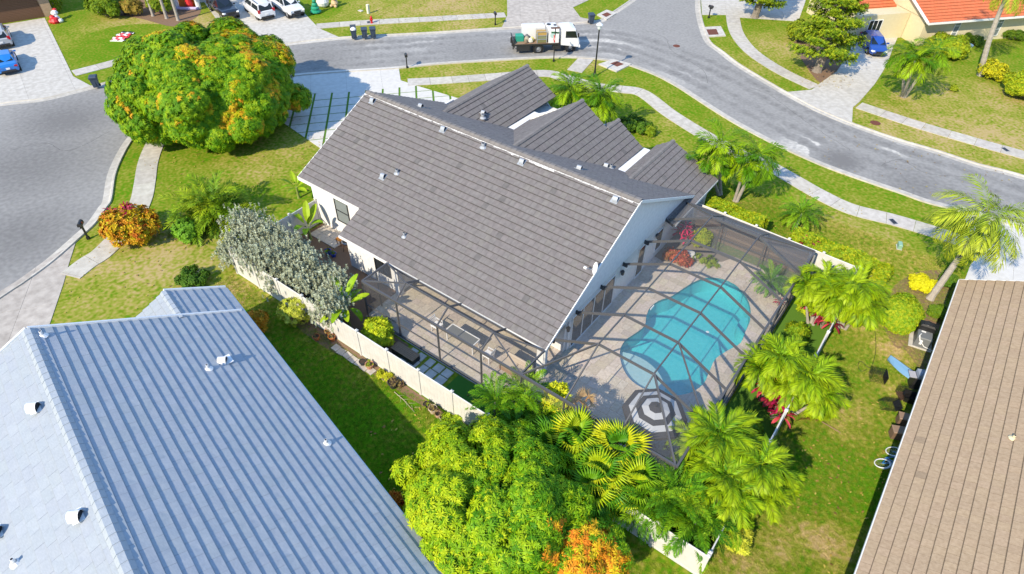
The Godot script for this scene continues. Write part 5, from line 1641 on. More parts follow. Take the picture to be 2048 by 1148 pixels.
	bush("croton_bush", "yellow and green croton at the foot of the tall coconut palm", "bush", Vector3(12.501, 0.8, -56.741), Vector3(1.3, 0.95, 1.2), 10, croton, M.leaf, [[0.600, 0.532, 0.012], [0.420, 0.420, 0.012], [0.196, 0.252, 0.010]], 34.0)
	grp = "red cordylines along the right fence"
	for q in [[Vector3(9.486, 0.0, -13.265), "red cordyline under the far palm clump"], [Vector3(10.049, 0.0, -15.163), "dark red cordyline nearest the clipped hedge side of the fence"], [Vector3(10.135, 0.0, -13.011), "pink red cordyline beside the yellow green groundcover"], [Vector3(9.514, 0.0, -5.762), "crimson cordyline between the two nearer palm clumps"], [Vector3(10.117, 0.0, -5.184), "dark crimson cordyline against the fence below the middle clump"], [Vector3(7.225, 0.0, -18.3), "red cordyline outside the cage's far corner"]]:
		strap_plant("cordyline", q[1], "plant", q[0], 1.4, [Vector3(0, 1.3, 0), Vector3(0.4, 0.9, 0.3), Vector3(-0.35, 1.0, -0.2), Vector3(0.1, 0.7, -0.5)], [[0.34, 0.012, 0.06], [0.45, 0.05, 0.07], [0.20, 0.015, 0.03]], grp)
	strap_plant("cordyline", "tall pink cordyline in the planting bed inside the cage", "plant", Vector3(0.565, 0.0, -14.92), 1.1, [Vector3(0, 1.5, 0), Vector3(0.3, 1.0, 0.2), Vector3(-0.3, 1.1, 0.1)], [[0.55, 0.03, 0.13], [0.42, 0.02, 0.08]])
	strap_plant("cordyline", "small red cordyline on the deck by the pool's right edge", "plant", Vector3(7.536, 0.0, -13.218), 0.7, [Vector3(0, 0.4, 0)], [[0.36, 0.02, 0.05]])
	bush("bush", "dark red leaved low planting at the far end of the pool deck", "bush", Vector3(0.925, 0.4, -13.296), Vector3(1.0, 0.45, 0.7), 7, croton, M.leaf, [[0.280, 0.042, 0.030], [0.448, 0.112, 0.050], [0.140, 0.084, 0.020]], 40.0)
	bush("bush", "yellow-green fern clump in the planting bed inside the cage", "bush", Vector3(1.55, 0.7, -15.49), Vector3(0.6, 0.8, 0.6), 8, medium, M.leaf, [[0.336, 0.364, 0.015], [0.196, 0.280, 0.012]], 60.0)
	bush("bush", "low green planting around the pale stone in the cage's bed", "bush", Vector3(2.527, 0.2, -14.347), Vector3(1.0, 0.25, 0.6), 7, medium, M.leaf, [[0.140, 0.224, 0.012], [0.224, 0.280, 0.020]], 50.0)
	bush("bush", "yellow-green groundcover between the red cordylines and the fence", "bush", Vector3(9.02, 0.35, -13.909), Vector3(0.5, 0.4, 0.9), 7, medium, M.leaf, [[0.476, 0.504, 0.012], [0.224, 0.364, 0.010]], 60.0)
	bush("bush", "leafy green shrub under the middle palm clump of the right fence", "bush", Vector3(9.247, 0.4, -11.207), Vector3(0.7, 0.5, 1.0), 8, medium, M.leaf, [[0.10, 0.22, 0.008], [0.20, 0.32, 0.01], [0.34, 0.40, 0.012]], 60.0)
	bush("bush", "leafy green shrub between the cage and the nearest red cordyline", "bush", Vector3(9.499, 0.4, -3.354), Vector3(0.7, 0.5, 0.9), 8, medium, M.leaf, [[0.08, 0.20, 0.008], [0.18, 0.30, 0.01], [0.30, 0.38, 0.012]], 60.0)
	bush("bush", "leafy green shrub under the near palm clump by the cage corner", "bush", Vector3(8.904, 0.5, 0.466), Vector3(0.9, 0.6, 1.1), 9, medium, M.leaf, [[0.06, 0.18, 0.008], [0.14, 0.27, 0.01], [0.26, 0.36, 0.012]], 60.0)
	bush("bush", "thin pale shrub with white flowers outside the fence at the left", "bush", Vector3(-13.676, 0.75, 4.684), Vector3(0.95, 0.85, 0.9), 12, medium, M.leaf, [[0.308, 0.364, 0.020], [0.476, 0.504, 0.040], [0.560, 0.560, 0.100]], 20.0)
	bush("bush", "rounded yellow-green shrub inside the fence beside the cage's left end", "bush", Vector3(-8.861, 0.8, 2.972), Vector3(0.95, 0.8, 0.85), 12, medium, M.leaf, [[0.364, 0.476, 0.012], [0.532, 0.560, 0.014], [0.196, 0.336, 0.010]], 60.0)
	bush("bush", "dark green low shrub on the lawn above the white roofed house", "bush", Vector3(-21.115, 0.4, 6.386), Vector3(1.1, 0.5, 0.9), 10, small, M.leaf, [[0.042, 0.112, 0.008], [0.084, 0.182, 0.010]], 150.0)
	bush("bush", "light green shrub at the foot of the areca clump", "bush", Vector3(-25.212, 0.6, 4.136), Vector3(0.9, 0.8, 0.8), 8, medium, M.leaf, [[0.126, 0.308, 0.020], [0.196, 0.392, 0.020]], 50.0)
	bush("bush", "low green shrub at the corner of the white fence beside the areca clump", "bush", Vector3(-20.899, 0.35, 3.778), Vector3(0.7, 0.4, 0.6), 7, small, M.leaf, [[0.070, 0.224, 0.008], [0.140, 0.308, 0.010]], 120.0)
	bush("bush", "dark green shrub between the fence and the wing gables", "bush", Vector3(-9.395, 0.5, -26.684), Vector3(1.6, 0.6, 1.2), 10, small, M.leaf, [[0.042, 0.126, 0.008], [0.112, 0.210, 0.010]], 120.0)
	bush("bush", "small sparse shrub on the lawn behind the wing gables", "bush", Vector3(-7.939, 0.4, -26.581), Vector3(0.5, 0.5, 0.5), 6, medium, M.leaf, [[0.140, 0.252, 0.010], [0.252, 0.308, 0.012]], 40.0)
	bush("bush", "leafy shrub with small yellow leaves at the fence's lower left foot", "bush", Vector3(-6.688, 0.2, 4.624), Vector3(0.6, 0.25, 0.3), 6, medium, M.leaf, [[0.336, 0.420, 0.012], [0.504, 0.476, 0.020]], 60.0)
	bush("bush", "bright green weeds at the fence foot beside the front mango", "bush", Vector3(-2.197, 0.2, 4.567), Vector3(0.6, 0.25, 0.4), 6, medium, M.leaf, [[0.280, 0.448, 0.012], [0.420, 0.532, 0.020]], 60.0)
	bush("bush", "rounded clipped green bush at the corner of the brown roofed house", "bush", Vector3(13.396, 0.6, -16.451), Vector3(1.15, 0.75, 1.5), 12, small, M.leaf, [[0.126, 0.266, 0.008], [0.238, 0.350, 0.010], [0.364, 0.406, 0.012]], 260.0, "", 0.6)
	bush("bush", "yellow clipped bush beside the coconut palm's foot", "bush", Vector3(13.841, 0.45, -20.03), Vector3(0.9, 0.5, 0.7), 9, small, M.leaf, [[0.600, 0.600, 0.010], [0.560, 0.532, 0.012]], 220.0)
	bush("bush", "small dark bush behind the air conditioner", "bush", Vector3(15.146, 0.4, -18.062), Vector3(0.6, 0.45, 0.6), 7, small, M.leaf, [[0.070, 0.154, 0.008], [0.154, 0.238, 0.010]], 180.0)
	bush("bush", "dark shaded bush between the coconut palm and the brown roof", "bush", Vector3(15.068, 0.45, -21.326), Vector3(0.55, 0.5, 0.6), 7, small, M.leaf, [[0.056, 0.140, 0.008], [0.112, 0.196, 0.010]], 180.0)
	bush("bush", "large round clipped bush at the right edge by the orange roofed house", "bush", Vector3(15.407, 1.1, -54.1), Vector3(1.9, 1.3, 1.9), 14, medium, M.leaf, [[0.140, 0.252, 0.008], [0.308, 0.392, 0.010], [0.420, 0.448, 0.012]], 110.0)
	bush("bush", "rounded green bush behind the three trunked palm", "bush", Vector3(7.949, 0.9, -60.144), Vector3(2.2, 1.1, 2.2), 14, medium, M.leaf, [[0.140, 0.252, 0.008], [0.280, 0.364, 0.010], [0.392, 0.420, 0.012]], 80.0)
	bush("bush", "tiny round shrub alone on the right lawn", "bush", Vector3(10.268, 0.25, -51.545), Vector3(0.4, 0.35, 0.4), 5, small, M.leaf, [[0.168, 0.238, 0.010], [0.280, 0.336, 0.012]], 160.0)
	bush("bush", "tall leafy mound of shrubs under the old pine", "bush", Vector3(-5.154, 1.0, -54.373), Vector3(1.5, 1.1, 1.5), 10, medium, M.leaf, [[0.140, 0.224, 0.008], [0.308, 0.350, 0.012]], 50.0)
	bush("bush", "dark clipped shrub under the left window of the orange roofed house", "bush", Vector3(9.331, 0.5, -64.922), Vector3(1.6, 0.6, 0.8), 9, small, M.leaf, [[0.042, 0.112, 0.008], [0.098, 0.168, 0.010]], 120.0)
	bush("bush", "dark clipped shrub under the right window of the orange roofed house", "bush", Vector3(12.672, 0.5, -69.382), Vector3(1.5, 0.6, 0.8), 9, small, M.leaf, [[0.042, 0.112, 0.008], [0.126, 0.196, 0.010]], 120.0)
	# clipped hedges along the back fence, and the silver hedge inside the front fence
	var hcol := [[0.126, 0.252, 0.008], [0.252, 0.350, 0.010], [0.420, 0.420, 0.012]]
	hedge("clipped hedge left of the dwarf date palm outside the back fence", Vector3(0.5, 0, -18.6), Vector3(4.3, 0, -18.5), 1.2, 1.55, small, hcol, 330.0, "clipped hedges outside the back fence")
	hedge("clipped hedge right of the dwarf date palm outside the back fence", Vector3(6.2, 0, -18.5), Vector3(12.0, 0, -18.3), 1.4, 1.6, small, hcol, 330.0, "clipped hedges outside the back fence")
	hedge("low hedge at the house's left corner behind the short fence", Vector3(-20.5, 0, 0.6), Vector3(-20.4, 0, -2.4), 0.8, 0.9, small, hcol, 260.0)
	hedge("small square hedge beside the garage door at the upper left", Vector3(-72.934, 0.0, -9.838), Vector3(-75.46, 0.0, -11.475), 1.0, 1.3, small, hcol, 200.0)
	t = thing("silver_hedge", "loose silver-grey buttonwood hedge standing over the white fence at the left", "hedge", Vector3(-15.5, 0, 3.0))
	ls = []
	for i in 66:
		var u := rng.randf()
		ls.append([Vector3(lerpf(-5.4, 4.5, u), rng.randf_range(1.0, 2.75) - 0.3 * absf(u - 0.45), rng.randf_range(-0.9, 1.15) - 0.25 * sin(u * PI)), rng.randf_range(0.4, 0.72)])
	var st2 := mb()
	for l in ls: tube(st2, [Vector3(l[0].x * 0.9, 0, 0), l[0] * Vector3(0.97, 0.5, 0.5), l[0] + Vector3(0, l[1] * 0.7, 0)], [0.05, 0.035, 0.01], 5)
	put(st2, "stem", M.bark, t)
	var xs := []
	var cs := []
	for l in ls:
		for i in int(210 * l[1]):
			var o: Vector3 = Vector3(rng.randfn(0, 0.55), rng.randfn(0.1, 0.6), rng.randfn(0, 0.55)) * l[1]
			var p: Vector3 = l[0] + o
			if p.y < 0.1: continue
			# upright sprays of small leaves
			for k in 3:
				xs.append(Transform3D(facing((Vector3(0, 1, 0) + o * 0.7 + Vector3(rng.randf_range(-0.2, 0.2), 0, rng.randf_range(-0.2, 0.2))).normalized(), rng.randf() * TAU, rng.randf_range(0.7, 1.1)), p + Vector3(o.x * 0.14, 0.1 * k, o.z * 0.14)))
				cs.append(mixc([[0.23, 0.23, 0.14], [0.38, 0.42, 0.28], [0.53, 0.57, 0.42]]))
	scatter("foliage", silver, M.leaf_silver, t, xs, cs)
	# planting along the house at the top left
	bush("bush", "tall green shrub in the mulch bed at the top left, behind the plant pots", "bush", Vector3(-67.792, 1.2, -13.107), Vector3(2.4, 1.4, 1.6), 10, medium, M.leaf, [[0.084, 0.182, 0.008], [0.224, 0.308, 0.010]], 50.0)
	bush("bush", "brownish shrub between the two palms of the mulch bed at the top left", "bush", Vector3(-65.764, 0.9, -15.095), Vector3(1.3, 1.0, 1.2), 9, medium, M.leaf, [[0.280, 0.196, 0.030], [0.420, 0.280, 0.050], [0.224, 0.224, 0.020]], 45.0)
	bush("bush", "green shrub behind the palm trunks of the mulch bed at the top left", "bush", Vector3(-63.679, 1.2, -17.269), Vector3(1.6, 1.3, 1.3), 9, medium, M.leaf, [[0.084, 0.182, 0.008], [0.252, 0.308, 0.012]], 50.0)
	grp = "palm trunks in the mulch bed at the top left"
	for q in [[Vector3(-63.824, 0.0, -16.239), "leftmost bare palm trunk of the mulch bed at the top left"], [Vector3(-61.997, 0.0, -16.742), "middle bare palm trunk of the mulch bed at the top left"], [Vector3(-60.496, 0.0, -17.188), "right palm trunk of the mulch bed, before the red inflatable"], [Vector3(-68.522, 0.0, -16.699), "far palm trunk at the back of the mulch bed at the top left"]]:
		feather_palm(q[1], q[0], q[0] + Vector3(0.3, 5.2, 0.1), ado2, 14, 1.2, -0.4, 0.17, grp, 1.0, 0.4)
	# lawn grass blades, dense enough to roughen the turf near the camera
	var tuft := mb()
	for i in 6:
		var a := i * 1.05
		var d := Vector3(cos(a), 0, sin(a)) * 0.03
		tuft.set_color(Color.WHITE)
		tri(tuft, d + Vector3(-d.z, 0, d.x) * 0.25, d * 2.3 + Vector3(0, 0.05, 0), d - Vector3(-d.z, 0, d.x) * 0.25)
	xs = []
	cs = []
	for r in [[Vector2(-20, 4.5), Vector2(11, 12), 60000], [Vector2(10.8, -17), Vector2(15.6, 7), 50000], [Vector2(-6, -24), Vector2(16, -17.5), 50000]]:
		for i in r[2]:
			var p := Vector2(rng.randf_range(r[0].x, r[1].x), rng.randf_range(r[0].y, r[1].y))
			if built_on(p): continue
			xs.append(Transform3D(Basis(Vector3.UP, rng.randf() * TAU).scaled(Vector3.ONE * rng.randf_range(0.6, 1.3)), Vector3(p.x, 0, p.y)))
			var c: Color = lawn_image.get_pixel(int((p.x + 100.0) * 11.0), int((p.y + 105.0) * 11.0)).srgb_to_linear()
			var k := rng.randf_range(0.75, 1.45)
			cs.append(Color(c.r * k, c.g * k, c.b * k))
	# fallen leaves
	var leaf1 := mb()
	leaf1.set_color(Color.WHITE)
	blade(leaf1, Vector3.ZERO, Vector3(1, 0.15, 0).normalized(), Vector3(0, 0, 1), 0.15, 0.07, 0.2)
	var lx := []
	var lc := []
	for r in [[Vector2(-41.086, -40.318), 6.0, 500], [Vector2(-43.225, -36.218), 8.0, 250], [Vector2(12.723, -6.253), 5.0, 130], [Vector2(15.195, -2.288), 4.0, 110], [Vector2(-1.61, 6.156), 3.5, 130], [Vector2(-32.695, -5.112), 7.0, 260], [Vector2(-22.717, 7.345), 7.0, 160], [Vector2(-0.518, -47.222), 3.0, 160], [Vector2(10.479, -35.287), 7.0, 120], [Vector2(5.789, -22.595), 5.0, 120]]:
		for i in r[2]:
			var a := rng.randf() * TAU
			var d: float = r[1] * sqrt(rng.randf())
			lx.append(Transform3D(Basis(Vector3.UP, rng.randf() * TAU).scaled(Vector3.ONE * rng.randf_range(0.6, 1.4)), Vector3(r[0].x + cos(a) * d, 0.05, r[0].y + sin(a) * d)))
			lc.append(mixc([[0.16, 0.08, 0.03], [0.40, 0.26, 0.06], [0.50, 0.40, 0.08]]))
	var lm = scatter("fallen_leaves", leaf1.commit(), M.leaf, self, lx, lc)
	tag(lm, "dry fallen leaves scattered over the lawns", "leaves", "", "stuff")
	var g := Node3D.new()
	g.name = "grass_blades"
	add_child(g)
	var gm = scatter("grass_blades", tuft.commit(), M.leaf, g, xs, cs)
	g.remove_child(gm)
	g.free()
	gm.name = numbered("lawn_grass")
	add_child(gm)
	tag(gm, "short grass blades over the near lawns", "grass", "", "stuff")


# ---------------------------------------------------------------- vehicles
func paint(c: Array) -> StandardMaterial3D:
	var m := flat(c, 0.32)
	m.clearcoat_enabled = true
	m.clearcoat = 0.8
	m.clearcoat_roughness = 0.06
	return m

# skin between rings of points
func loft(st, rings: Array, closed := false):
	for i in rings.size() - 1:
		var a: Array = rings[i]
		var b: Array = rings[i + 1]
		for k in a.size() - (0 if closed else 1):
			var j: int = (k + 1) % a.size()
			quad(st, a[k], a[j], b[j], b[k])

func body_ring(x: float, w: float, sill: float, mid: float, top: float) -> Array:
	return [Vector3(x, sill, -w * 0.9), Vector3(x, sill + 0.12, -w * 0.98), Vector3(x, mid, -w), Vector3(x, top - 0.05, -w * 0.94), Vector3(x, top, -w * 0.82), Vector3(x, top + 0.025, 0), Vector3(x, top, w * 0.82), Vector3(x, top - 0.05, w * 0.94), Vector3(x, mid, w), Vector3(x, sill + 0.12, w * 0.98), Vector3(x, sill, w * 0.9)]

func wheel(parent, at: Vector3, r: float, w: float, side: float):
	var st := mb()
	lathe(st, at, [Vector2(r * 0.62, -w / 2), Vector2(r * 0.93, -w / 2), Vector2(r, -w * 0.3), Vector2(r, w * 0.3), Vector2(r * 0.93, w / 2), Vector2(r * 0.62, w / 2)], 18, Basis(Vector3.RIGHT, PI / 2))
	var t = put(st, "wheel", M.rubber, parent)
	st = mb()
	lathe(st, at + Vector3(0, 0, side * w * 0.38), [Vector2(r * 0.64, 0.0), Vector2(r * 0.5, -0.03 * side), Vector2(r * 0.2, 0.01 * side), Vector2(0.001, 0.02 * side)], 10, Basis(Vector3.RIGHT, PI / 2 * side) if false else Basis(Vector3.RIGHT, PI / 2))
	put(st, "rim", M.grey_metal, t)

func car(label: String, category: String, at: Vector3, yaw: float, kind: String, col: Array):
	var t = thing({"sedan": "sedan_car", "hatch": "hatchback_car", "suv": "sport_utility_car", "van": "minivan", "pickup": "pickup_truck"}[kind], label, category, at, yaw)
	var m := paint(col)
	# stations of the lower body: x, half width, sill, mid, top
	var S: Array = {
		"sedan": [[-2.36, 0.70, 0.38, 0.6, 0.80], [-2.25, 0.84, 0.28, 0.62, 0.98], [-1.7, 0.90, 0.24, 0.62, 1.02], [-0.9, 0.91, 0.22, 0.6, 0.98], [0.6, 0.91, 0.22, 0.6, 0.94], [1.3, 0.90, 0.24, 0.58, 0.90], [2.0, 0.86, 0.26, 0.55, 0.78], [2.3, 0.72, 0.30, 0.5, 0.66]],
		"hatch": [[-2.05, 0.74, 0.40, 0.62, 0.90], [-1.95, 0.85, 0.30, 0.62, 1.02], [-1.3, 0.89, 0.24, 0.62, 1.02], [0.5, 0.89, 0.22, 0.6, 0.98], [1.1, 0.88, 0.24, 0.6, 0.96], [1.75, 0.84, 0.26, 0.56, 0.82], [2.1, 0.70, 0.30, 0.5, 0.68]],
		"suv": [[-2.3, 0.78, 0.45, 0.7, 1.0], [-2.2, 0.90, 0.36, 0.72, 1.08], [-1.4, 0.95, 0.32, 0.72, 1.08], [0.7, 0.95, 0.30, 0.7, 1.06], [1.3, 0.94, 0.32, 0.7, 1.05], [2.1, 0.90, 0.36, 0.66, 0.96], [2.35, 0.78, 0.40, 0.6, 0.82]],
		"van": [[-2.5, 0.82, 0.40, 0.7, 1.0], [-2.42, 0.95, 0.30, 0.7, 1.06], [-1.4, 0.99, 0.26, 0.7, 1.06], [0.9, 0.99, 0.24, 0.68, 1.02], [1.6, 0.97, 0.26, 0.66, 0.98], [2.25, 0.92, 0.28, 0.6, 0.84], [2.5, 0.78, 0.32, 0.55, 0.70]],
		"pickup": [[-2.75, 0.86, 0.55, 0.8, 1.02], [-2.65, 0.95, 0.48, 0.8, 1.08], [-0.7, 0.97, 0.42, 0.78, 1.08], [1.0, 0.97, 0.42, 0.78, 1.10], [1.5, 0.96, 0.44, 0.78, 1.12], [2.45, 0.92, 0.48, 0.74, 1.06], [2.75, 0.82, 0.52, 0.7, 0.92]]}[kind]
	# greenhouse: base front, roof front, roof rear, base rear, belt, roof, half width at the belt, at the roof
	var Gh: Array = {"sedan": [1.15, 0.30, -0.95, -1.75, 0.95, 1.44, 0.80, 0.60], "hatch": [1.25, 0.35, -1.35, -1.95, 0.97, 1.50, 0.79, 0.60], "suv": [1.15, 0.40, -1.95, -2.22, 1.05, 1.70, 0.84, 0.66], "van": [1.65, 0.75, -2.2, -2.44, 1.03, 1.75, 0.88, 0.72], "pickup": [1.35, 0.70, -0.75, -1.05, 1.08, 1.78, 0.84, 0.66]}[kind]
	var st := mb()
	var rings := []
	for s in S: rings.append(body_ring(s[0], s[1], s[2], s[3], s[4]))
	loft(st, rings)
	for e in [0, rings.size() - 1]:
		for k in range(1, 10): tri(st, rings[e][0], rings[e][k], rings[e][k + 1])
	# roof and pillars
	var g := []
	for q in [[0, 4, 6], [1, 5, 7], [2, 5, 7], [3, 4, 6]]: g.append([Vector3(Gh[q[0]], Gh[q[1]] - 0.02, -Gh[q[2]]), Vector3(Gh[q[0]], Gh[q[1]] + (0.03 if q[1] == 5 else 0.0), 0), Vector3(Gh[q[0]], Gh[q[1]] - 0.02, Gh[q[2]])])
	loft(st, g)
	for k in [0, 2]: quad(st, g[0][k], g[1][k], g[2][k], g[3][k])
	put(st, "body", m, t)
	# glass, a little proud of the pillars
	var face := func(p: Array, sx: float, sy: float, called: String):
		var c: Vector3 = (p[0] + p[1] + p[2] + p[3]) / 4
		var n: Vector3 = (p[1] - p[0]).cross(p[3] - p[0]).normalized()
		if n.dot(c - Vector3(c.x * 0.7, 0.9, 0)) < 0: n = -n
		var q := []
		for v in p: q.append(c + (v - c) * Vector3(sx, sy, 1.0 if absf(c.z) > 0.3 else sx) + n * 0.012)
		var s := mb()
		quad(s, q[0], q[1], q[2], q[3])
		put(s, called, M.glass_car, t)
	face.call([g[0][0], g[0][2], g[1][2], g[1][0]], 0.90, 0.88, "windscreen")
	face.call([g[3][0], g[3][2], g[2][2], g[2][0]], 0.88, 0.82, "rear_window")
	for k in [0, 2]:
		var mid0: Vector3 = g[0][k].lerp(g[3][k], 0.48)
		var mid1: Vector3 = g[1][k].lerp(g[2][k], 0.45)
		face.call([g[0][k], mid0, mid1, g[1][k]], 0.90, 0.78, "side_window")
		face.call([mid0, g[3][k], g[2][k], mid1], 0.90, 0.78, "side_window")
	var f: Array = S[S.size() - 1]
	var r: Array = S[0]
	for s in [-1.0, 1.0]:
		var l := mb()
		cbx(l, Vector3(f[0] - 0.10, f[4] - 0.05, s * f[1] * 0.86), Vector3(0.30, 0.13, 0.34), 0.03, Basis(Vector3.UP, s * 0.45))
		put(l, "headlight", flat([0.75, 0.78, 0.8], 0.1), t)
		l = mb()
		cbx(l, Vector3(r[0] + 0.07, r[4] + (0.05 if kind != "sedan" else -0.02), s * r[1] * 0.98), Vector3(0.14, 0.16 if kind != "suv" and kind != "van" else 0.34, 0.26), 0.03)
		put(l, "tail_light", flat([0.45, 0.01, 0.012], 0.2), t)
		l = mb()
		cbx(l, Vector3(Gh[0] - 0.35, Gh[4] + 0.08, s * (Gh[6] + 0.2)), Vector3(0.12, 0.14, 0.22), 0.03)
		put(l, "mirror", m, t)
		for x in [S[S.size() - 1][0] - 0.88, S[0][0] + 0.92]:
			var wr: float = {"sedan": 0.32, "hatch": 0.31, "suv": 0.37, "van": 0.34, "pickup": 0.40}[kind]
			l = mb()
			lathe(l, Vector3(x, wr, s * 0.86), [Vector2(wr * 1.18, -0.09), Vector2(wr * 1.18, 0.075)], 16, Basis(Vector3.RIGHT, PI / 2))
			lathe(l, Vector3(x, wr, s * 0.86), [Vector2(wr * 1.18, 0.0), Vector2(0.01, 0.0)], 16, Basis(Vector3.RIGHT, PI / 2))
			put(l, "wheel_arch", M.black, t)
			wheel(t, Vector3(x, wr, s * 0.82), wr, 0.22, s)
		for x in [0.35, -0.6]:
			l = mb()
			bx(l, Vector3(x, Gh[4] - 0.14, s * 0.925), Vector3(0.18, 0.03, 0.03))
			put(l, "door_handle", m, t)
	st = mb()
	cbx(st, Vector3(f[0] - 0.02, f[2] + 0.06, 0), Vector3(0.16, 0.16, f[1] * 1.7), 0.03)
	cbx(st, Vector3(r[0] + 0.02, r[2] + 0.05, 0), Vector3(0.16, 0.16, r[1] * 1.7), 0.03)
	put(st, "bumper", M.dark_metal, t)
	st = mb()
	bx(st, Vector3(f[0] + 0.005, f[4] - 0.16, 0), Vector3(0.05, 0.16, f[1] * 0.95))
	put(st, "grille", M.black, t)
	st = mb()
	bx(st, Vector3(r[0] - 0.02, r[3] + 0.04, 0), Vector3(0.04, 0.15, 0.3))
	put(st, "licence_plate", M.white, t)
	if kind in ["suv", "van"]:
		for s in [-1.0, 1.0]:
			st = mb()
			bar(st, Vector3(Gh[1] - 0.2, Gh[5] + 0.05, s * Gh[7] * 0.9), Vector3(Gh[2] + 0.2, Gh[5] + 0.05, s * Gh[7] * 0.9), 0.05, 0.05)
			put(st, "roof_rail", M.black, t)
	if kind == "pickup":
		st = mb()
		bx(st, Vector3(-1.85, 1.12, 0), Vector3(1.6, 0.02, 1.5))
		put(st, "bed_liner", M.black, t)
		for s in [-1.0, 1.0]:
			st = mb()
			bx(st, Vector3(-1.88, 1.16, s * 0.86), Vector3(1.7, 0.12, 0.14))
			put(st, "bed_rail", m, t)
		st = mb()
		bx(st, Vector3(-2.68, 1.15, 0), Vector3(0.1, 0.14, 1.7))
		put(st, "tailgate", m, t)
	return t

func heading(a: Vector2, b: Vector2) -> float:
	return atan2(-(b.y - a.y), b.x - a.x)

func work_truck():
	var t = thing("work_truck", "white cab-over flatbed truck loaded with a tank, hoses and crates on the road", "truck", Vector3(-24.752, 0.0, -35.92), heading(Vector2(-26.727, -33.36), Vector2(-22.326, -37.706)))
	var white := paint([0.74, 0.75, 0.76])
	var st := mb()
	for s in [-1.0, 1.0]: bx(st, Vector3(-0.2, 0.72, s * 0.42), Vector3(6.0, 0.2, 0.1))
	bx(st, Vector3(-2.2, 0.6, 0.75), Vector3(0.9, 0.5, 0.5)); bx(st, Vector3(0.9, 0.55, 0.8), Vector3(0.8, 0.4, 0.4))
	put(st, "chassis", M.dark_metal, t)
	# cab
	st = mb()
	var rings := []
	for q in [[1.32, 0.75, 2.32, 0.98], [2.35, 0.62, 2.36, 1.0], [2.75, 0.55, 2.24, 1.0], [3.12, 0.5, 1.35, 0.99], [3.2, 0.5, 1.2, 0.95], [3.2, 0.45, 0.6, 0.93]]:
		rings.append([Vector3(q[0], q[1], -q[3]), Vector3(q[0], lerpf(q[1], q[2], 0.55), -q[3]), Vector3(q[0], q[2] - 0.08, -q[3] * 0.92), Vector3(q[0], q[2], -q[3] * 0.75), Vector3(q[0], q[2], q[3] * 0.75), Vector3(q[0], q[2] - 0.08, q[3] * 0.92), Vector3(q[0], lerpf(q[1], q[2], 0.55), q[3]), Vector3(q[0], q[1], q[3])])
	loft(st, rings)
	for k in range(1, 7): tri(st, rings[0][0], rings[0][k], rings[0][k + 1])
	var cab = put(st, "cab", white, t)
	st = mb()
	quad(st, Vector3(2.80, 2.16, -0.84), Vector3(2.80, 2.16, 0.84), Vector3(3.125, 1.42, 0.9), Vector3(3.125, 1.42, -0.9))
	put(st, "windscreen", M.glass_car, cab)
	for s in [-1.0, 1.0]:
		st = mb()
		plate(st, [Vector2(1.75, 1.45), Vector2(2.95, 1.4), Vector2(2.72, 2.08), Vector2(1.75, 2.1)], Vector3(0, 0, s * 0.985), Vector3.RIGHT, Vector3.UP, Vector3(0, 0, s * 0.02))
		put(st, "side_window", M.glass_car, cab)
		st = mb()
		cbx(st, Vector3(3.0, 1.75, s * 1.18), Vector3(0.1, 0.4, 0.2), 0.03)
		put(st, "mirror", M.black, cab)
		st = mb()
		cbx(st, Vector3(3.2, 0.95, s * 0.72), Vector3(0.08, 0.16, 0.3), 0.02)
		put(st, "headlight", flat([0.75, 0.78, 0.8], 0.1), cab)
	st = mb()
	cbx(st, Vector3(3.24, 0.55, 0), Vector3(0.14, 0.28, 1.9), 0.04)
	put(st, "bumper", white, t)
	for q in [[2.3, 0.86, 0.24], [-0.95, 0.80, 0.42]]:
		for s in [-1.0, 1.0]:
			st = mb()
			lathe(st, Vector3(q[0], 0.44, s * 0.92), [Vector2(0.55, -0.1), Vector2(0.55, 0.05), Vector2(0.01, 0.0)], 16, Basis(Vector3.RIGHT, PI / 2))
			put(st, "wheel_arch", M.black, t)
			wheel(t, Vector3(q[0], 0.42, s * q[1]), 0.42, q[2], s)
	# wooden deck, plank by plank, with steel edges
	st = mb()
	for s in [-1.0, 1.0]: bx(st, Vector3(-1.1, 0.92, s * 1.06), Vector3(4.5, 0.16, 0.06))
	put(st, "deck_frame", M.dark_metal, t)
	for i in 10:
		st = mb()
		bx(st, Vector3(-1.1, 0.97 + 0.004 * (i % 2), -0.93 + i * 0.207), Vector3(4.5, 0.05, 0.195))
		put(st, "deck_plank", M.wood, t)
	st = mb()
	cbx(st, Vector3(0.55, 1.65, 0), Vector3(1.05, 1.3, 2.0), 0.08)
	var tank = put(st, "water_tank", white, t)
	st = mb()
	lathe(st, Vector3(0.45, 1.75, 1.005), [Vector2(0.26, 0.0), Vector2(0.01, 0.006)], 20, Basis(Vector3.RIGHT, PI / 2))
	put(st, "logo", flat([0.42, 0.58, 0.56], 0.5), tank)
	for q in [[0.25, -0.45, 0.22], [0.85, -0.2, 0.16]]:
		st = mb()
		lathe(st, Vector3(q[0], 2.30, q[1]), [Vector2(q[2], 0.0), Vector2(q[2], 0.05), Vector2(0.01, 0.06)], 14)
		put(st, "hatch", M.dark_metal, tank)
	st = mb()
	bx(st, Vector3(0.75, 2.34, 0.62), Vector3(0.9, 0.06, 0.28))
	put(st, "roof_rack", M.wood_dark, tank)
	st = mb()
	cbx(st, Vector3(-1.3, 1.65, -0.62), Vector3(2.3, 1.3, 0.75), 0.08)
	put(st, "storage_body", white, t)
	# rack of crates
	for k in 3:
		st = mb()
		cbx(st, Vector3(-0.62, 1.18 + k * 0.36, 0.52), Vector3(0.9, 0.3, 0.75), 0.03)
		put(st, "crate", [flat([0.17, 0.17, 0.07], 0.8), flat([0.20, 0.21, 0.11], 0.8), flat([0.42, 0.27, 0.08], 0.8)][k], t)
	st = mb()
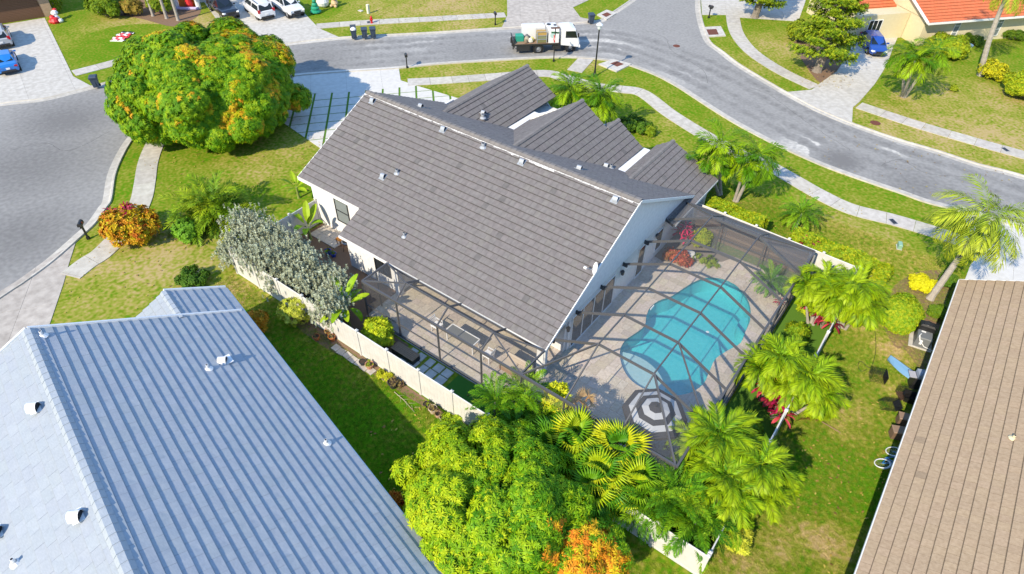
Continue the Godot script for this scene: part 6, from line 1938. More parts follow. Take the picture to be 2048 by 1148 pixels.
	for x in [-1.1, -0.14]:
		for z in [0.12, 0.92]: bar(st, Vector3(x, 1.0, z), Vector3(x, 2.15, z), 0.05, 0.05)
	for y in [1.36, 1.72, 2.1]:
		for z in [0.12, 0.92]: bar(st, Vector3(-1.1, y, z), Vector3(-0.14, y, z), 0.04, 0.04)
	put(st, "rack", M.galv, t)
	st = mb()
	cbx(st, Vector3(-2.75, 1.3, 0.0), Vector3(0.75, 0.6, 0.7), 0.06)
	put(st, "green_tub", flat([0.02, 0.28, 0.20], 0.6), t)
	for q in [[-2.05, 1.22, 0.35, 0.3, [0.34, 0.30, 0.22]], [-1.7, 1.2, 0.6, 0.26, [0.62, 0.60, 0.52]], [-2.2, 1.15, 0.75, 0.2, [0.20, 0.15, 0.10]], [-1.5, 1.16, 0.3, 0.24, [0.66, 0.58, 0.14]], [-2.0, 1.3, 0.0, 0.28, [0.12, 0.12, 0.14]]]:
		st = mb()
		lathe(st, Vector3(q[0], q[1], q[2]), [Vector2(0.01, -q[3] * 0.8), Vector2(q[3], -q[3] * 0.5), Vector2(q[3] * 0.9, q[3] * 0.3), Vector2(q[3] * 0.3, q[3]), Vector2(0.01, q[3] * 1.05)], 7)
		put(st, "sack", flat(q[4], 0.9), t)
	st = mb()
	for k in 4: lathe(st, Vector3(-1.9, 1.05 + k * 0.05, -0.02), [Vector2(0.3, 0.0), Vector2(0.34, 0.025), Vector2(0.3, 0.05)], 14)
	put(st, "hose_coil", M.rubber, t)
	# tail gate and side toolbox
	st = mb()
	bx(st, Vector3(-3.42, 1.05, 0), Vector3(0.08, 0.75, 2.05), Basis(Vector3.BACK, 0.15))
	for z in [-0.8, 0.0, 0.8]: bx(st, Vector3(-3.48, 0.75, z), Vector3(0.12, 0.6, 0.1))
	put(st, "tail_lift", M.dark_metal, t)
	st = mb()
	cbx(st, Vector3(-2.5, 0.58, 0.88), Vector3(1.3, 0.5, 0.4), 0.03)
	put(st, "toolbox", M.dark_metal, t)

func vehicles():
	car("blue compact car parked on the curved driveway beside the old pine", "car", Vector3(1.645, 0.03, -56.866), heading(Vector2(0.103, -59.143), Vector2(3.152, -54.012)), "hatch", [0.012, 0.06, 0.32])
	var dv := heading(Vector2(-55.251, -3.246), Vector2(-72.304, -8.584))
	car("silver sport utility car on the driveway at the left edge", "car", Vector3(-68.54, 0.03, -2.756), dv, "suv", [0.42, 0.44, 0.47])
	car("bright blue sedan parked behind the silver car at the left edge", "car", Vector3(-62.029, 0.03, -0.558), dv, "sedan", [0.01, 0.17, 0.55])
	var d3 := heading(Vector2(-55.682, -19.196), Vector2(-61.281, -20.714))
	car("black pickup truck, front towards the street, beside the red inflatable", "pickup truck", Vector3(-58.399, 0.03, -21.522), d3 + PI, "pickup", [0.01, 0.012, 0.018])
	car("white minivan parked tail to the street between the two pickups", "van", Vector3(-55.231, 0.03, -23.893), d3, "van", [0.72, 0.73, 0.75])
	car("white pickup truck, front towards the street, at the right of the top driveway", "pickup truck", Vector3(-53.414, 0.03, -26.378), d3 + PI, "pickup", [0.70, 0.71, 0.73])
	work_truck()


# ---------------------------------------------------------------- things along the street
func bin_cart(label, at: Vector3, yaw: float, col: Array, open := false, group := ""):
	var t = thing("wheeled_bin", label, "bin", at, yaw, group)
	var m := flat(col, 0.55)
	var st := mb()
	loft(st, [[Vector3(-0.22, 0.08, -0.22), Vector3(0.2, 0.08, -0.22), Vector3(0.2, 0.08, 0.22), Vector3(-0.22, 0.08, 0.22)], [Vector3(-0.33, 0.98, -0.29), Vector3(0.31, 0.98, -0.29), Vector3(0.31, 0.98, 0.29), Vector3(-0.33, 0.98, 0.29)]], true)
	bx(st, Vector3(-0.01, 0.94, 0), Vector3(0.72, 0.06, 0.64))
	bx(st, Vector3(0.27, 0.55, 0), Vector3(0.03, 0.5, 0.14))
	put(st, "body", m, t)
	st = mb()
	if open:
		bx(st, Vector3(-0.40, 1.08, 0), Vector3(0.06, 0.5, 0.6), Basis(Vector3.BACK, 0.5))
	else:
		cbx(st, Vector3(0, 1.04, 0), Vector3(0.74, 0.11, 0.64), 0.05)
	put(st, "lid", m, t)
	if open:
		st = mb()
		lathe(st, Vector3(0, 0.95, 0), [Vector2(0.3, 0.0), Vector2(0.27, 0.14), Vector2(0.12, 0.24), Vector2(0.01, 0.22)], 8)
		put(st, "rubbish_bag", M.white, t)
	st = mb()
	cyl(st, Vector3(-0.36, 0.98, -0.24), Vector3(-0.36, 0.98, 0.24), 0.025, 0.025, 6)
	put(st, "handle", m, t)
	for s in [-1.0, 1.0]:
		st = mb()
		lathe(st, Vector3(-0.26, 0.13, s * 0.25), [Vector2(0.01, -0.03), Vector2(0.13, -0.03), Vector2(0.13, 0.03), Vector2(0.01, 0.03)], 12, Basis(Vector3.RIGHT, PI / 2))
		put(st, "wheel", M.rubber, t)

func mailbox(label, at: Vector3, yaw: float, group := ""):
	var t = thing("mailbox", label, "mailbox", at, yaw, group)
	var st := mb()
	bar(st, Vector3.ZERO, Vector3(0, 1.15, 0), 0.1, 0.1)
	bx(st, Vector3(0, 0.1, 0), Vector3(0.17, 0.2, 0.17))
	put(st, "post", M.black, t)
	st = mb()
	bx(st, Vector3(0, 1.05, 0.05), Vector3(0.08, 0.08, 0.4))
	put(st, "arm", M.black, t)
	st = mb()
	var prof := []
	for k in 9: prof.append(Vector2(0.13 * cos(PI * k / 8), 0.12 + 0.13 * sin(PI * k / 8)))
	prof.append(Vector2(-0.13, 0.0)); prof.append(Vector2(0.13, 0.0))
	plate(st, prof, Vector3(0, 1.15, -0.26), Vector3.RIGHT, Vector3.UP, Vector3(0, 0, 0.54))
	put(st, "box", M.dark_metal, t)
	st = mb()
	bx(st, Vector3(0.145, 1.32, 0.05), Vector3(0.015, 0.16, 0.05))
	put(st, "flag", flat([0.3, 0.02, 0.02], 0.5), t)

func inlet(label, poly: PackedVector2Array, g: Array, group := ""):
	var t = thing("storm_drain", label, "storm drain", Vector3.ZERO, 0.0, group)
	var st := mb()
	prism(st, poly, 0.0, 0.115)
	put(st, "apron", M.concrete, t)
	var c: Vector2 = (g[0] + g[2]) / 2
	st = mb()
	prism(st, PackedVector2Array(g), 0.1, 0.119)
	put(st, "grate", M.rust, t)
	for i in 6:
		var k := (i + 0.5) / 6.0
		var a: Vector2 = g[0].lerp(g[1], k)
		var b: Vector2 = g[3].lerp(g[2], k)
		st = mb()
		bar(st, Vector3(a.x, 0.126, a.y), Vector3(b.x, 0.126, b.y), 0.05, 0.015)
		put(st, "bar", M.rust, t)

func cover_plate(label, at: Vector3, r: float, called := "manhole_cover", category := "manhole cover", m = null, y := 0.014):
	var t = thing(called, label, category, at)
	var st := mb()
	lathe(st, Vector3(0, y, 0), [Vector2(r, -0.01), Vector2(r, 0.008), Vector2(r * 0.9, 0.004), Vector2(r * 0.88, 0.01), Vector2(0.01, 0.012)], 20)
	put(st, "disc", m if m else M.rust, t)
	st = mb()
	for k in 5: bx(st, Vector3(0, y + 0.016, (k - 2) * r * 0.3), Vector3(r * 1.2, 0.006, 0.03))
	put(st, "rib", m if m else M.rust, t)

func street_things():
	# bins
	var road_yaw := heading(Vector2(-42.245, -25.38), Vector2(-41.588, -26.17))
	var grp := "dark blue wheeled bins by the kerb"
	var navy := [0.035, 0.055, 0.09]
	bin_cart("open wheeled bin with a white bag, leftmost of three at the kerb", Vector3(-41.579, 0.1, -25.413), road_yaw - PI / 2, navy, true, grp)
	bin_cart("closed wheeled bin in the middle of the three at the kerb", Vector3(-40.835, 0.1, -26.185), road_yaw - PI / 2, navy, false, grp)
	bin_cart("closed wheeled bin, rightmost of the three at the kerb by the hydrant", Vector3(-40.249, 0.1, -26.829), road_yaw - PI / 2, navy, false, grp)
	bin_cart("dark blue wheeled bin at the kerb left of the large mango tree", Vector3(-51.08, 0.1, -3.363), -0.6, navy, false, grp)
	bin_cart("dark blue wheeled bin by the storm drain above the work truck", Vector3(-24.854, 0.03, -44.779), road_yaw - PI / 2, navy, false, grp)
	bin_cart("pale blue bin behind the shrub at the orange roofed house", Vector3(9.477, 0.0, -61.609), 0.8, [0.16, 0.26, 0.40], false)
	# mailboxes
	mailbox("black mailbox on a post at the corner of the white driveway", Vector3(-32.545, 0.0, -23.795), road_yaw, "black mailboxes along the kerbs")
	mailbox("black mailbox on a post across the road, left of the work truck", Vector3(-32.826, 0.0, -37.865), road_yaw, "black mailboxes along the kerbs")
	mailbox("black mailbox beside the cul-de-sac and the golden croton", Vector3(-30.271, 0.0, 8.094), 0.9, "black mailboxes along the kerbs")
	mailbox("black mailbox at the top of the curved road's outer kerb", Vector3(-15.398, 0.0, -54.698), 1.4, "black mailboxes along the kerbs")
	# street lamp
	var t = thing("street_lamp", "black street lamp with a pale globe beside the pair of palms", "street lamp", Vector3(-17.434, 0.0, -33.433))
	var st := mb()
	lathe(st, Vector3.ZERO, [Vector2(0.17, 0.0), Vector2(0.17, 0.25), Vector2(0.11, 0.4), Vector2(0.075, 0.7), Vector2(0.06, 4.3), Vector2(0.09, 4.34), Vector2(0.05, 4.42)], 12)
	put(st, "pole", M.black, t)
	st = mb()
	lathe(st, Vector3(0, 4.4, 0), [Vector2(0.1, 0.0), Vector2(0.17, 0.1), Vector2(0.2, 0.3), Vector2(0.17, 0.42)], 14)
	put(st, "lens", flat([0.62, 0.68, 0.70], 0.2), t)
	st = mb()
	lathe(st, Vector3(0, 4.8, 0), [Vector2(0.32, 0.0), Vector2(0.3, 0.06), Vector2(0.15, 0.16), Vector2(0.03, 0.2), Vector2(0.01, 0.32)], 14)
	put(st, "cap", flat([0.62, 0.66, 0.68], 0.3), t)
	# stop sign with street name blades above it
	t = thing("stop_sign", "red stop sign on a black post with street name blades, seen nearly edge on", "road sign", Vector3(-22.394, 0.0, -33.86))
	st = mb()
	lathe(st, Vector3.ZERO, [Vector2(0.1, 0.0), Vector2(0.1, 0.2), Vector2(0.05, 0.3), Vector2(0.045, 3.1), Vector2(0.07, 3.15), Vector2(0.01, 3.25)], 10)
	put(st, "post", M.black, t)
	var yaw := -0.753
	var b := Basis(Vector3.UP, yaw)
	st = mb()
	var oct := []
	for k in 8: oct.append(Vector2(cos(TAU * (k + 0.5) / 8), sin(TAU * (k + 0.5) / 8)) * 0.41)
	plate(st, oct, Vector3(0, 2.25, 0) + b.z * 0.055, b.x, Vector3.UP, b.z * 0.008)
	var border = put(st, "plate", M.white, t)
	st = mb()
	for k in 8: oct[k] *= 0.92
	plate(st, oct, Vector3(0, 2.25, 0) + b.z * 0.0635, b.x, Vector3.UP, b.z * 0.003)
	put(st, "red_field", flat([0.55, 0.012, 0.02], 0.4), border)
	var tx := TextMesh.new()
	tx.text = "STOP"
	tx.font_size = 64
	tx.pixel_size = 0.0046
	tx.depth = 0.003
	var f := SystemFont.new()
	f.font_names = PackedStringArray(["Droid Sans"])
	f.font_weight = 700
	tx.font = f
	node("lettering", tx, M.white, border, Transform3D(b, Vector3(0, 2.25, 0) + b.z * 0.069))
	for k in 2:
		st = mb()
		bx(st, Vector3(0, 2.82 + 0.2 * k, 0), Vector3(0.75, 0.16, 0.012), Basis(Vector3.UP, yaw + 1.3 + PI / 2 * k))
		put(st, "name_blade", flat([0.02, 0.10, 0.05], 0.5), t)
	# hydrant and utility posts
	t = thing("fire_hydrant", "red fire hydrant beside the sidewalk behind the three bins", "fire hydrant", Vector3(-43.619, 0.0, -29.799))
	st = mb()
	lathe(st, Vector3.ZERO, [Vector2(0.17, 0.0), Vector2(0.17, 0.05), Vector2(0.11, 0.07), Vector2(0.11, 0.52), Vector2(0.16, 0.55), Vector2(0.15, 0.62), Vector2(0.09, 0.74), Vector2(0.03, 0.78), Vector2(0.03, 0.84), Vector2(0.005, 0.85)], 12)
	put(st, "barrel", flat([0.50, 0.012, 0.012], 0.4), t)
	for q in [Vector3(0.2, 0.42, 0), Vector3(-0.2, 0.42, 0), Vector3(0, 0.38, 0.22)]:
		st = mb()
		cyl(st, q * Vector3(0.4, 1, 0.4), q, 0.07, 0.06, 8)
		put(st, "outlet", flat([0.50, 0.012, 0.012], 0.4), t)
	t = thing("utility_pedestal", "white utility pedestal on the lawn behind the red hydrant", "utility box", Vector3(-46.062, 0.0, -31.644))
	st = mb()
	cbx(st, Vector3(0, 0.5, 0), Vector3(0.26, 1.0, 0.26), 0.05)
	put(st, "case", flat([0.68, 0.67, 0.55], 0.6), t)
	st = mb()
	bx(st, Vector3(0, 0.93, 0), Vector3(0.3, 0.05, 0.3))
	put(st, "lid", flat([0.68, 0.67, 0.55], 0.6), t)
	t = thing("valve_box", "flat pale utility lid in the lawn left of the white pedestal", "utility box", Vector3(-47.34, 0.0, -31.626))
	st = mb()
	cbx(st, Vector3(0, 0.03, 0), Vector3(0.55, 0.06, 0.4), 0.01)
	put(st, "lid", M.concrete, t)
	t = thing("utility_pedestal", "pale green utility box on the lawn below the curved sidewalk", "utility box", Vector3(11.898, 0.0, -23.607), 0.3)
	st = mb()
	cbx(st, Vector3(0, 0.18, 0), Vector3(0.24, 0.36, 0.5), 0.04)
	put(st, "case", flat([0.24, 0.42, 0.30], 0.6), t)
	st = mb()
	bx(st, Vector3(0, 0.02, 0), Vector3(0.32, 0.04, 0.58))
	put(st, "base", M.concrete, t)
	for q in [["dark meter lid in the sidewalk below the curved road", Vector3(10.899, 0.05, -26.351)], ["dark meter lid in the sidewalk at the right edge", Vector3(15.668, 0.05, -42.321)], ["dark meter lid in the sidewalk beside the red hydrant", Vector3(-44.003, 0.05, -29.691)]]:
		t = thing("meter_lid", q[0], "meter lid", q[1], -0.75)
		st = mb()
		bx(st, Vector3(0, 0.004, 0), Vector3(0.62, 0.02, 0.36))
		put(st, "frame", M.grey_metal, t)
		st = mb()
		bx(st, Vector3(0, 0.012, 0), Vector3(0.52, 0.02, 0.28))
		put(st, "lid", M.dark_metal, t)
	cover_plate("rusty round manhole cover in the road at the bend", Vector3(-14.626, 0.0, -45.054), 0.36)
	cover_plate("rusty round manhole cover in the verge below the right driveway", Vector3(6.168, 0.0, -40.521), 0.42)
	inlet("rusty storm drain inside the bend beside the street lamp", PackedVector2Array([Vector2(-18.502, -35.918), Vector2(-17.955, -37.876), Vector2(-15.966, -37.947), Vector2(-16.247, -35.519)]), [Vector2(-17.679, -36.726), Vector2(-17.41, -37.623), Vector2(-16.514, -37.434), Vector2(-16.757, -36.495)])
	inlet("rusty storm drain outside the bend by the top sidewalk", PackedVector2Array([Vector2(-14.509, -51.539), Vector2(-13.207, -52.969), Vector2(-11.667, -50.723), Vector2(-13.022, -49.276)]), [Vector2(-14.029, -50.996), Vector2(-13.232, -51.824), Vector2(-12.371, -50.513), Vector2(-13.156, -49.701)])
	inlet("rusty storm drain behind the wheeled bin at the top", PackedVector2Array([Vector2(-25.665, -47.381), Vector2(-25.649, -49.451), Vector2(-24.177, -49.198), Vector2(-24.024, -46.72)]), [Vector2(-25.266, -47.704), Vector2(-25.147, -48.719), Vector2(-24.38, -48.423), Vector2(-24.464, -47.351)])
	# festive inflatables, some of them slack on the lawn
	var red := flat([0.60, 0.02, 0.025], 0.5)
	t = thing("inflatable", "slumped red and white inflatable leaning at the corner of the garage drive", "inflatable", Vector3(-70.227, 0.0, -8.929))
	for q in [[Vector3(0.3, 0.22, 0.25), 0.5, 0], [Vector3(-0.15, 0.3, -0.05), 0.42, 1], [Vector3(-0.45, 0.75, -0.25), 0.36, 1], [Vector3(-0.75, 0.95, -0.5), 0.22, 0], [Vector3(0.6, 0.2, -0.15), 0.28, 1], [Vector3(0.1, 0.2, 0.55), 0.3, 0], [Vector3(-0.1, 0.5, 0.25), 0.3, 0]]:
		st = mb()
		lathe(st, q[0], [Vector2(0.01, -q[1] * 0.6), Vector2(q[1] * 0.8, -q[1] * 0.5), Vector2(q[1], 0.0), Vector2(q[1] * 0.7, q[1] * 0.55), Vector2(0.01, q[1] * 0.75)], 10)
		put(st, "fold", M.white if q[2] else red, t)
	t = thing("inflatable", "deflated red and white inflatable lying flat on the lawn left of the mango tree", "inflatable", Vector3(-60.877, 0.0, -11.057), 0.6)
	for i in 9:
		st = mb()
		var z := -1.1 + i * 0.27
		for k in 6:
			var x := -0.55 + k * 0.22 + 0.12 * sin(i * 1.7)
			var y := 0.10 + 0.06 * sin(i * 2.3 + k * 1.9)
			var y2 := 0.10 + 0.06 * sin((i + 1) * 2.3 + k * 1.9)
			var y3 := 0.10 + 0.06 * sin(i * 2.3 + (k + 1) * 1.9)
			var y4 := 0.10 + 0.06 * sin((i + 1) * 2.3 + (k + 1) * 1.9)
			quad(st, Vector3(x, y, z), Vector3(x + 0.22, y3, z), Vector3(x + 0.22, y4, z + 0.28), Vector3(x, y2, z + 0.28))
		for e in [z, z + 0.28]: quad(st, Vector3(-0.6, 0.0, e), Vector3(0.7, 0.0, e), Vector3(0.7, 0.1, e), Vector3(-0.6, 0.1, e))
		put(st, "fold", [M.black, M.white, red, M.white, red, red, M.white, red, M.white][i], t)
	t = thing("inflatable", "green tree shaped inflatable with a yellow star on the lawn at the top", "inflatable", Vector3(-50.733, 0.0, -28.056))
	for k in 4:
		st = mb()
		var r := 0.62 - 0.14 * k
		lathe(st, Vector3(0, 0.05 + 0.36 * k, 0), [Vector2(r * 0.6, 0.0), Vector2(r, 0.1), Vector2(r * 0.95, 0.22), Vector2(r * 0.6, 0.38)], 12)
		put(st, "tier", flat([0.01, 0.26, 0.14], 0.5), t)
	st = mb()
	for k in 5: bx(st, Vector3(0, 1.72, 0) + Vector3(sin(TAU * k / 5), cos(TAU * k / 5), 0) * 0.12, Vector3(0.1, 0.16, 0.1), Basis(Vector3.BACK, -TAU * k / 5), 0.2)
	lathe(st, Vector3(0, 1.72, 0), [Vector2(0.01, -0.1), Vector2(0.11, 0.0), Vector2(0.01, 0.1)], 8)
	put(st, "star", flat([0.75, 0.50, 0.02], 0.4), t)
	t = thing("inflatable", "white ball shaped inflatable at the top edge beside the green one", "inflatable", Vector3(-51.564, 0.0, -29.859))
	st = mb()
	lathe(st, Vector3.ZERO, [Vector2(0.3, 0.0), Vector2(0.6, 0.25), Vector2(0.7, 0.6), Vector2(0.6, 0.95), Vector2(0.35, 1.15)], 14)
	put(st, "lower_ball", M.white, t)
	st = mb()
	lathe(st, Vector3(0, 1.1, 0), [Vector2(0.3, 0.0), Vector2(0.46, 0.25), Vector2(0.42, 0.55), Vector2(0.2, 0.75), Vector2(0.01, 0.8)], 14)
	put(st, "upper_ball", M.white, t)
	t = thing("inflatable", "tan sitting animal shaped inflatable at the top edge", "inflatable", Vector3(-50.673, 0.0, -30.795))
	for q in [[Vector3(0, 0.4, 0), 0.42], [Vector3(0.05, 1.0, 0.05), 0.3], [Vector3(0.25, 0.95, 0.2), 0.16], [Vector3(0.35, 0.15, 0.2), 0.18], [Vector3(-0.15, 0.15, 0.4), 0.18], [Vector3(-0.1, 1.3, 0.15), 0.09], [Vector3(0.2, 1.3, -0.1), 0.09]]:
		st = mb()
		lathe(st, q[0], [Vector2(0.01, -q[1]), Vector2(q[1] * 0.75, -q[1] * 0.65), Vector2(q[1], 0.0), Vector2(q[1] * 0.75, q[1] * 0.65), Vector2(0.01, q[1])], 10)
		put(st, "limb", flat([0.58, 0.42, 0.24], 0.6), t)
	t = thing("inflatable", "large red and orange open fronted inflatable beside the black pickup", "inflatable", Vector3(-62.957, 0.0, -19.971), 0.67)
	st = mb()
	for s in [-1.0, 1.0]: tube(st, [Vector3(s * 1.2, 0, 0), Vector3(s * 1.2, 1.2, 0), Vector3(s * 0.7, 2.0, 0), Vector3(0, 2.3, 0)], [0.28, 0.28, 0.26, 0.24], 8)
	put(st, "arch", M.white, t)
	st = mb()
	bx(st, Vector3(0, 1.0, -0.5), Vector3(2.2, 2.0, 0.1))
	put(st, "back_wall", flat([0.62, 0.20, 0.03], 0.6), t)
	st = mb()
	lathe(st, Vector3(0.2, 0.0, -0.1), [Vector2(0.35, 0.0), Vector2(0.42, 0.5), Vector2(0.3, 1.1), Vector2(0.2, 1.5), Vector2(0.01, 1.7)], 10)
	put(st, "figure", red, t)
	st = mb()
	tube(st, [Vector3(-1.3, 0.14, 0.35), Vector3(0, 0.16, 0.5), Vector3(1.3, 0.14, 0.35)], [0.16, 0.18, 0.16], 8)
	put(st, "base", flat([0.50, 0.42, 0.62], 0.6), t)
	# plant pots in the mulch bed
	for q in [["left black plant pot with a shrub in the mulch bed at the top left", Vector3(-68.621, 0.0, -14.344)], ["right black plant pot with a shrub in the mulch bed at the top left", Vector3(-66.778, 0.0, -14.834)]]:
		t = thing("plant_pot", q[0], "plant pot", q[1])
		st = mb()
		lathe(st, Vector3.ZERO, [Vector2(0.3, 0.0), Vector2(0.42, 0.5), Vector2(0.46, 0.52), Vector2(0.44, 0.58), Vector2(0.38, 0.5), Vector2(0.01, 0.46)], 14)
		put(st, "pot", flat([0.05, 0.055, 0.06], 0.6), t)
		clothe(t, [[Vector3(0, 0.95, 0), 0.5], [Vector3(0.2, 1.3, 0.1), 0.35]], 60.0, rosette(8, 0.17, 0.05, 0.5, 0.4, 12), M.leaf, func(_p, _o): return mixc([[0.07, 0.13, 0.01], [0.18, 0.22, 0.015]]), 0.8, 1.2, 1.0, "shrub")
	# mulch beds
	st = mb()
	prism(st, smooth_ring(PackedVector2Array([Vector2(-69.571, -12.967), Vector2(-66.787, -14.033), Vector2(-64.256, -14.912), Vector2(-61.912, -15.281), Vector2(-59.416, -15.807), Vector2(-59.219, -17.46), Vector2(-60.573, -19.869), Vector2(-63.253, -20.985), Vector2(-70.286, -19.621), Vector2(-75.095, -16.148)]), 3), 0.012, 0.012)
	struct(st, "mulch_bed", M.mulch)
	st = mb()
	prism(st, smooth_ring(PackedVector2Array([Vector2(-5.349, -53.535), Vector2(-2.423, -48.635), Vector2(0.006, -45.541), Vector2(0.481, -48.306), Vector2(-0.01, -53.676), Vector2(-2.433, -56.75), Vector2(-4.568, -56.804)]), 3), 0.012, 0.012)
	struct(st, "mulch_bed", M.mulch)
	st = mb()
	prism(st, smooth_ring(PackedVector2Array([Vector2(12.753, -15.791), Vector2(12.39, -17.623), Vector2(12.79, -20.196), Vector2(13.818, -22.187), Vector2(15.277, -22.837), Vector2(15.374, -19.934), Vector2(15.576, -15.991), Vector2(15.498, -13.184), Vector2(14.411, -14.148), Vector2(13.769, -14.121)]), 3), 0.012, 0.012)
	struct(st, "mulch_bed", M.mulch)


# ---------------------------------------------------------------- things in the yards
func pot(label, at: Vector3, r: float, m, cols := [], h := 1.0, called := "plant_pot", n := 40.0):
	var t = thing(called, label, "plant pot", at)
	var st := mb()
	lathe(st, Vector3.ZERO, [Vector2(r * 0.65, 0.0), Vector2(r * 0.92, r * 1.3 * h), Vector2(r * 1.05, r * 1.3 * h), Vector2(r * 1.05, r * 1.55 * h), Vector2(r * 0.9, r * 1.55 * h), Vector2(r * 0.88, r * 1.35 * h)], 14)
	put(st, "pot", m, t)
	st = mb()
	lathe(st, Vector3(0, r * 1.36 * h, 0), [Vector2(r * 0.89, 0.0), Vector2(0.01, 0.015)], 12)
	put(st, "soil", M.soil, t)
	if cols.size(): clothe(t, [[Vector3(0, r * 1.7 * h, 0), r * 0.9]], n, rosette(6, 0.11, 0.035, 0.8, 0.3, 14), M.leaf, func(_p, _o): return mixc(cols), 0.7, 1.2, 0.8, "plant")
	return t

func chair(label, at: Vector3, yaw: float, m, seat, group := ""):
	var t = thing("patio_chair", label, "chair", at, yaw, group)
	for q in [[-0.22, -0.22], [0.22, -0.22], [-0.22, 0.22], [0.22, 0.22]]:
		var st := mb()
		bar(st, Vector3(q[0], 0, q[1]), Vector3(q[0] * 0.95, 0.44, q[1]), 0.035, 0.035)
		put(st, "leg", m, t)
	var s2 := mb()
	cbx(s2, Vector3(0, 0.45, 0), Vector3(0.5, 0.05, 0.5), 0.015)
	put(s2, "seat", seat, t)
	s2 = mb()
	for s in [-1.0, 1.0]: bar(s2, Vector3(-0.23, 0.44, s * 0.22), Vector3(-0.34, 0.92, s * 0.22), 0.035, 0.035)
	for k in 4: bar(s2, Vector3(-0.26 - k * 0.025, 0.56 + k * 0.11, -0.22), Vector3(-0.26 - k * 0.025, 0.56 + k * 0.11, 0.22), 0.02, 0.06)
	put(s2, "backrest", m, t)
	s2 = mb()
	for s in [-1.0, 1.0]: 
		bar(s2, Vector3(-0.29, 0.66, s * 0.25), Vector3(0.2, 0.66, s * 0.25), 0.05, 0.03)
		bar(s2, Vector3(0.2, 0.44, s * 0.25), Vector3(0.2, 0.66, s * 0.25), 0.03, 0.03)
	put(s2, "armrest", m, t)
	return t

func wire_cage(label, at: Vector3, yaw: float, size: Vector3, tray, fold := 0.0):
	var t = thing("wire_dog_crate", label, "crate", at, yaw, "wire dog crates on the right lawn")
	var wire := func(o: Vector3, u: Vector3, v: Vector3, nu: int, nv: int):
		var st := mb()
		for i in nu + 1: bar(st, o + u * i / nu, o + u * i / nu + v, 0.008, 0.008)
		for i in nv + 1: bar(st, o + v * i / nv, o + v * i / nv + u, 0.008, 0.008)
		put(st, "wire_panel", M.black, t)
	var X := Vector3(size.x, 0, 0)
	var Y := Vector3(fold * size.y, size.y, 0)
	var Z := Vector3(0, 0, size.z)
	wire.call(Vector3.ZERO, X, Y, 9, 6)
	wire.call(Z, X, Y, 9, 6)
	wire.call(Vector3.ZERO, Z, Y, 6, 6)
	wire.call(X, Z, Y, 6, 6)
	wire.call(Y, X, Z, 9, 6)
	var st := mb()
	if tray: bx(st, X + Y * 0.5 + Z * 0.5 + Vector3(0.03, 0, 0), Vector3(0.04, size.y * 0.95, size.z * 0.95), Basis(Vector3.BACK, -atan(fold)))
	else: bx(st, X * 0.5 + Z * 0.5 + Vector3(0, 0.03, 0), Vector3(size.x * 0.95, 0.04, size.z * 0.95))
	put(st, "tray", M.black if tray else M.wood_dark, t)

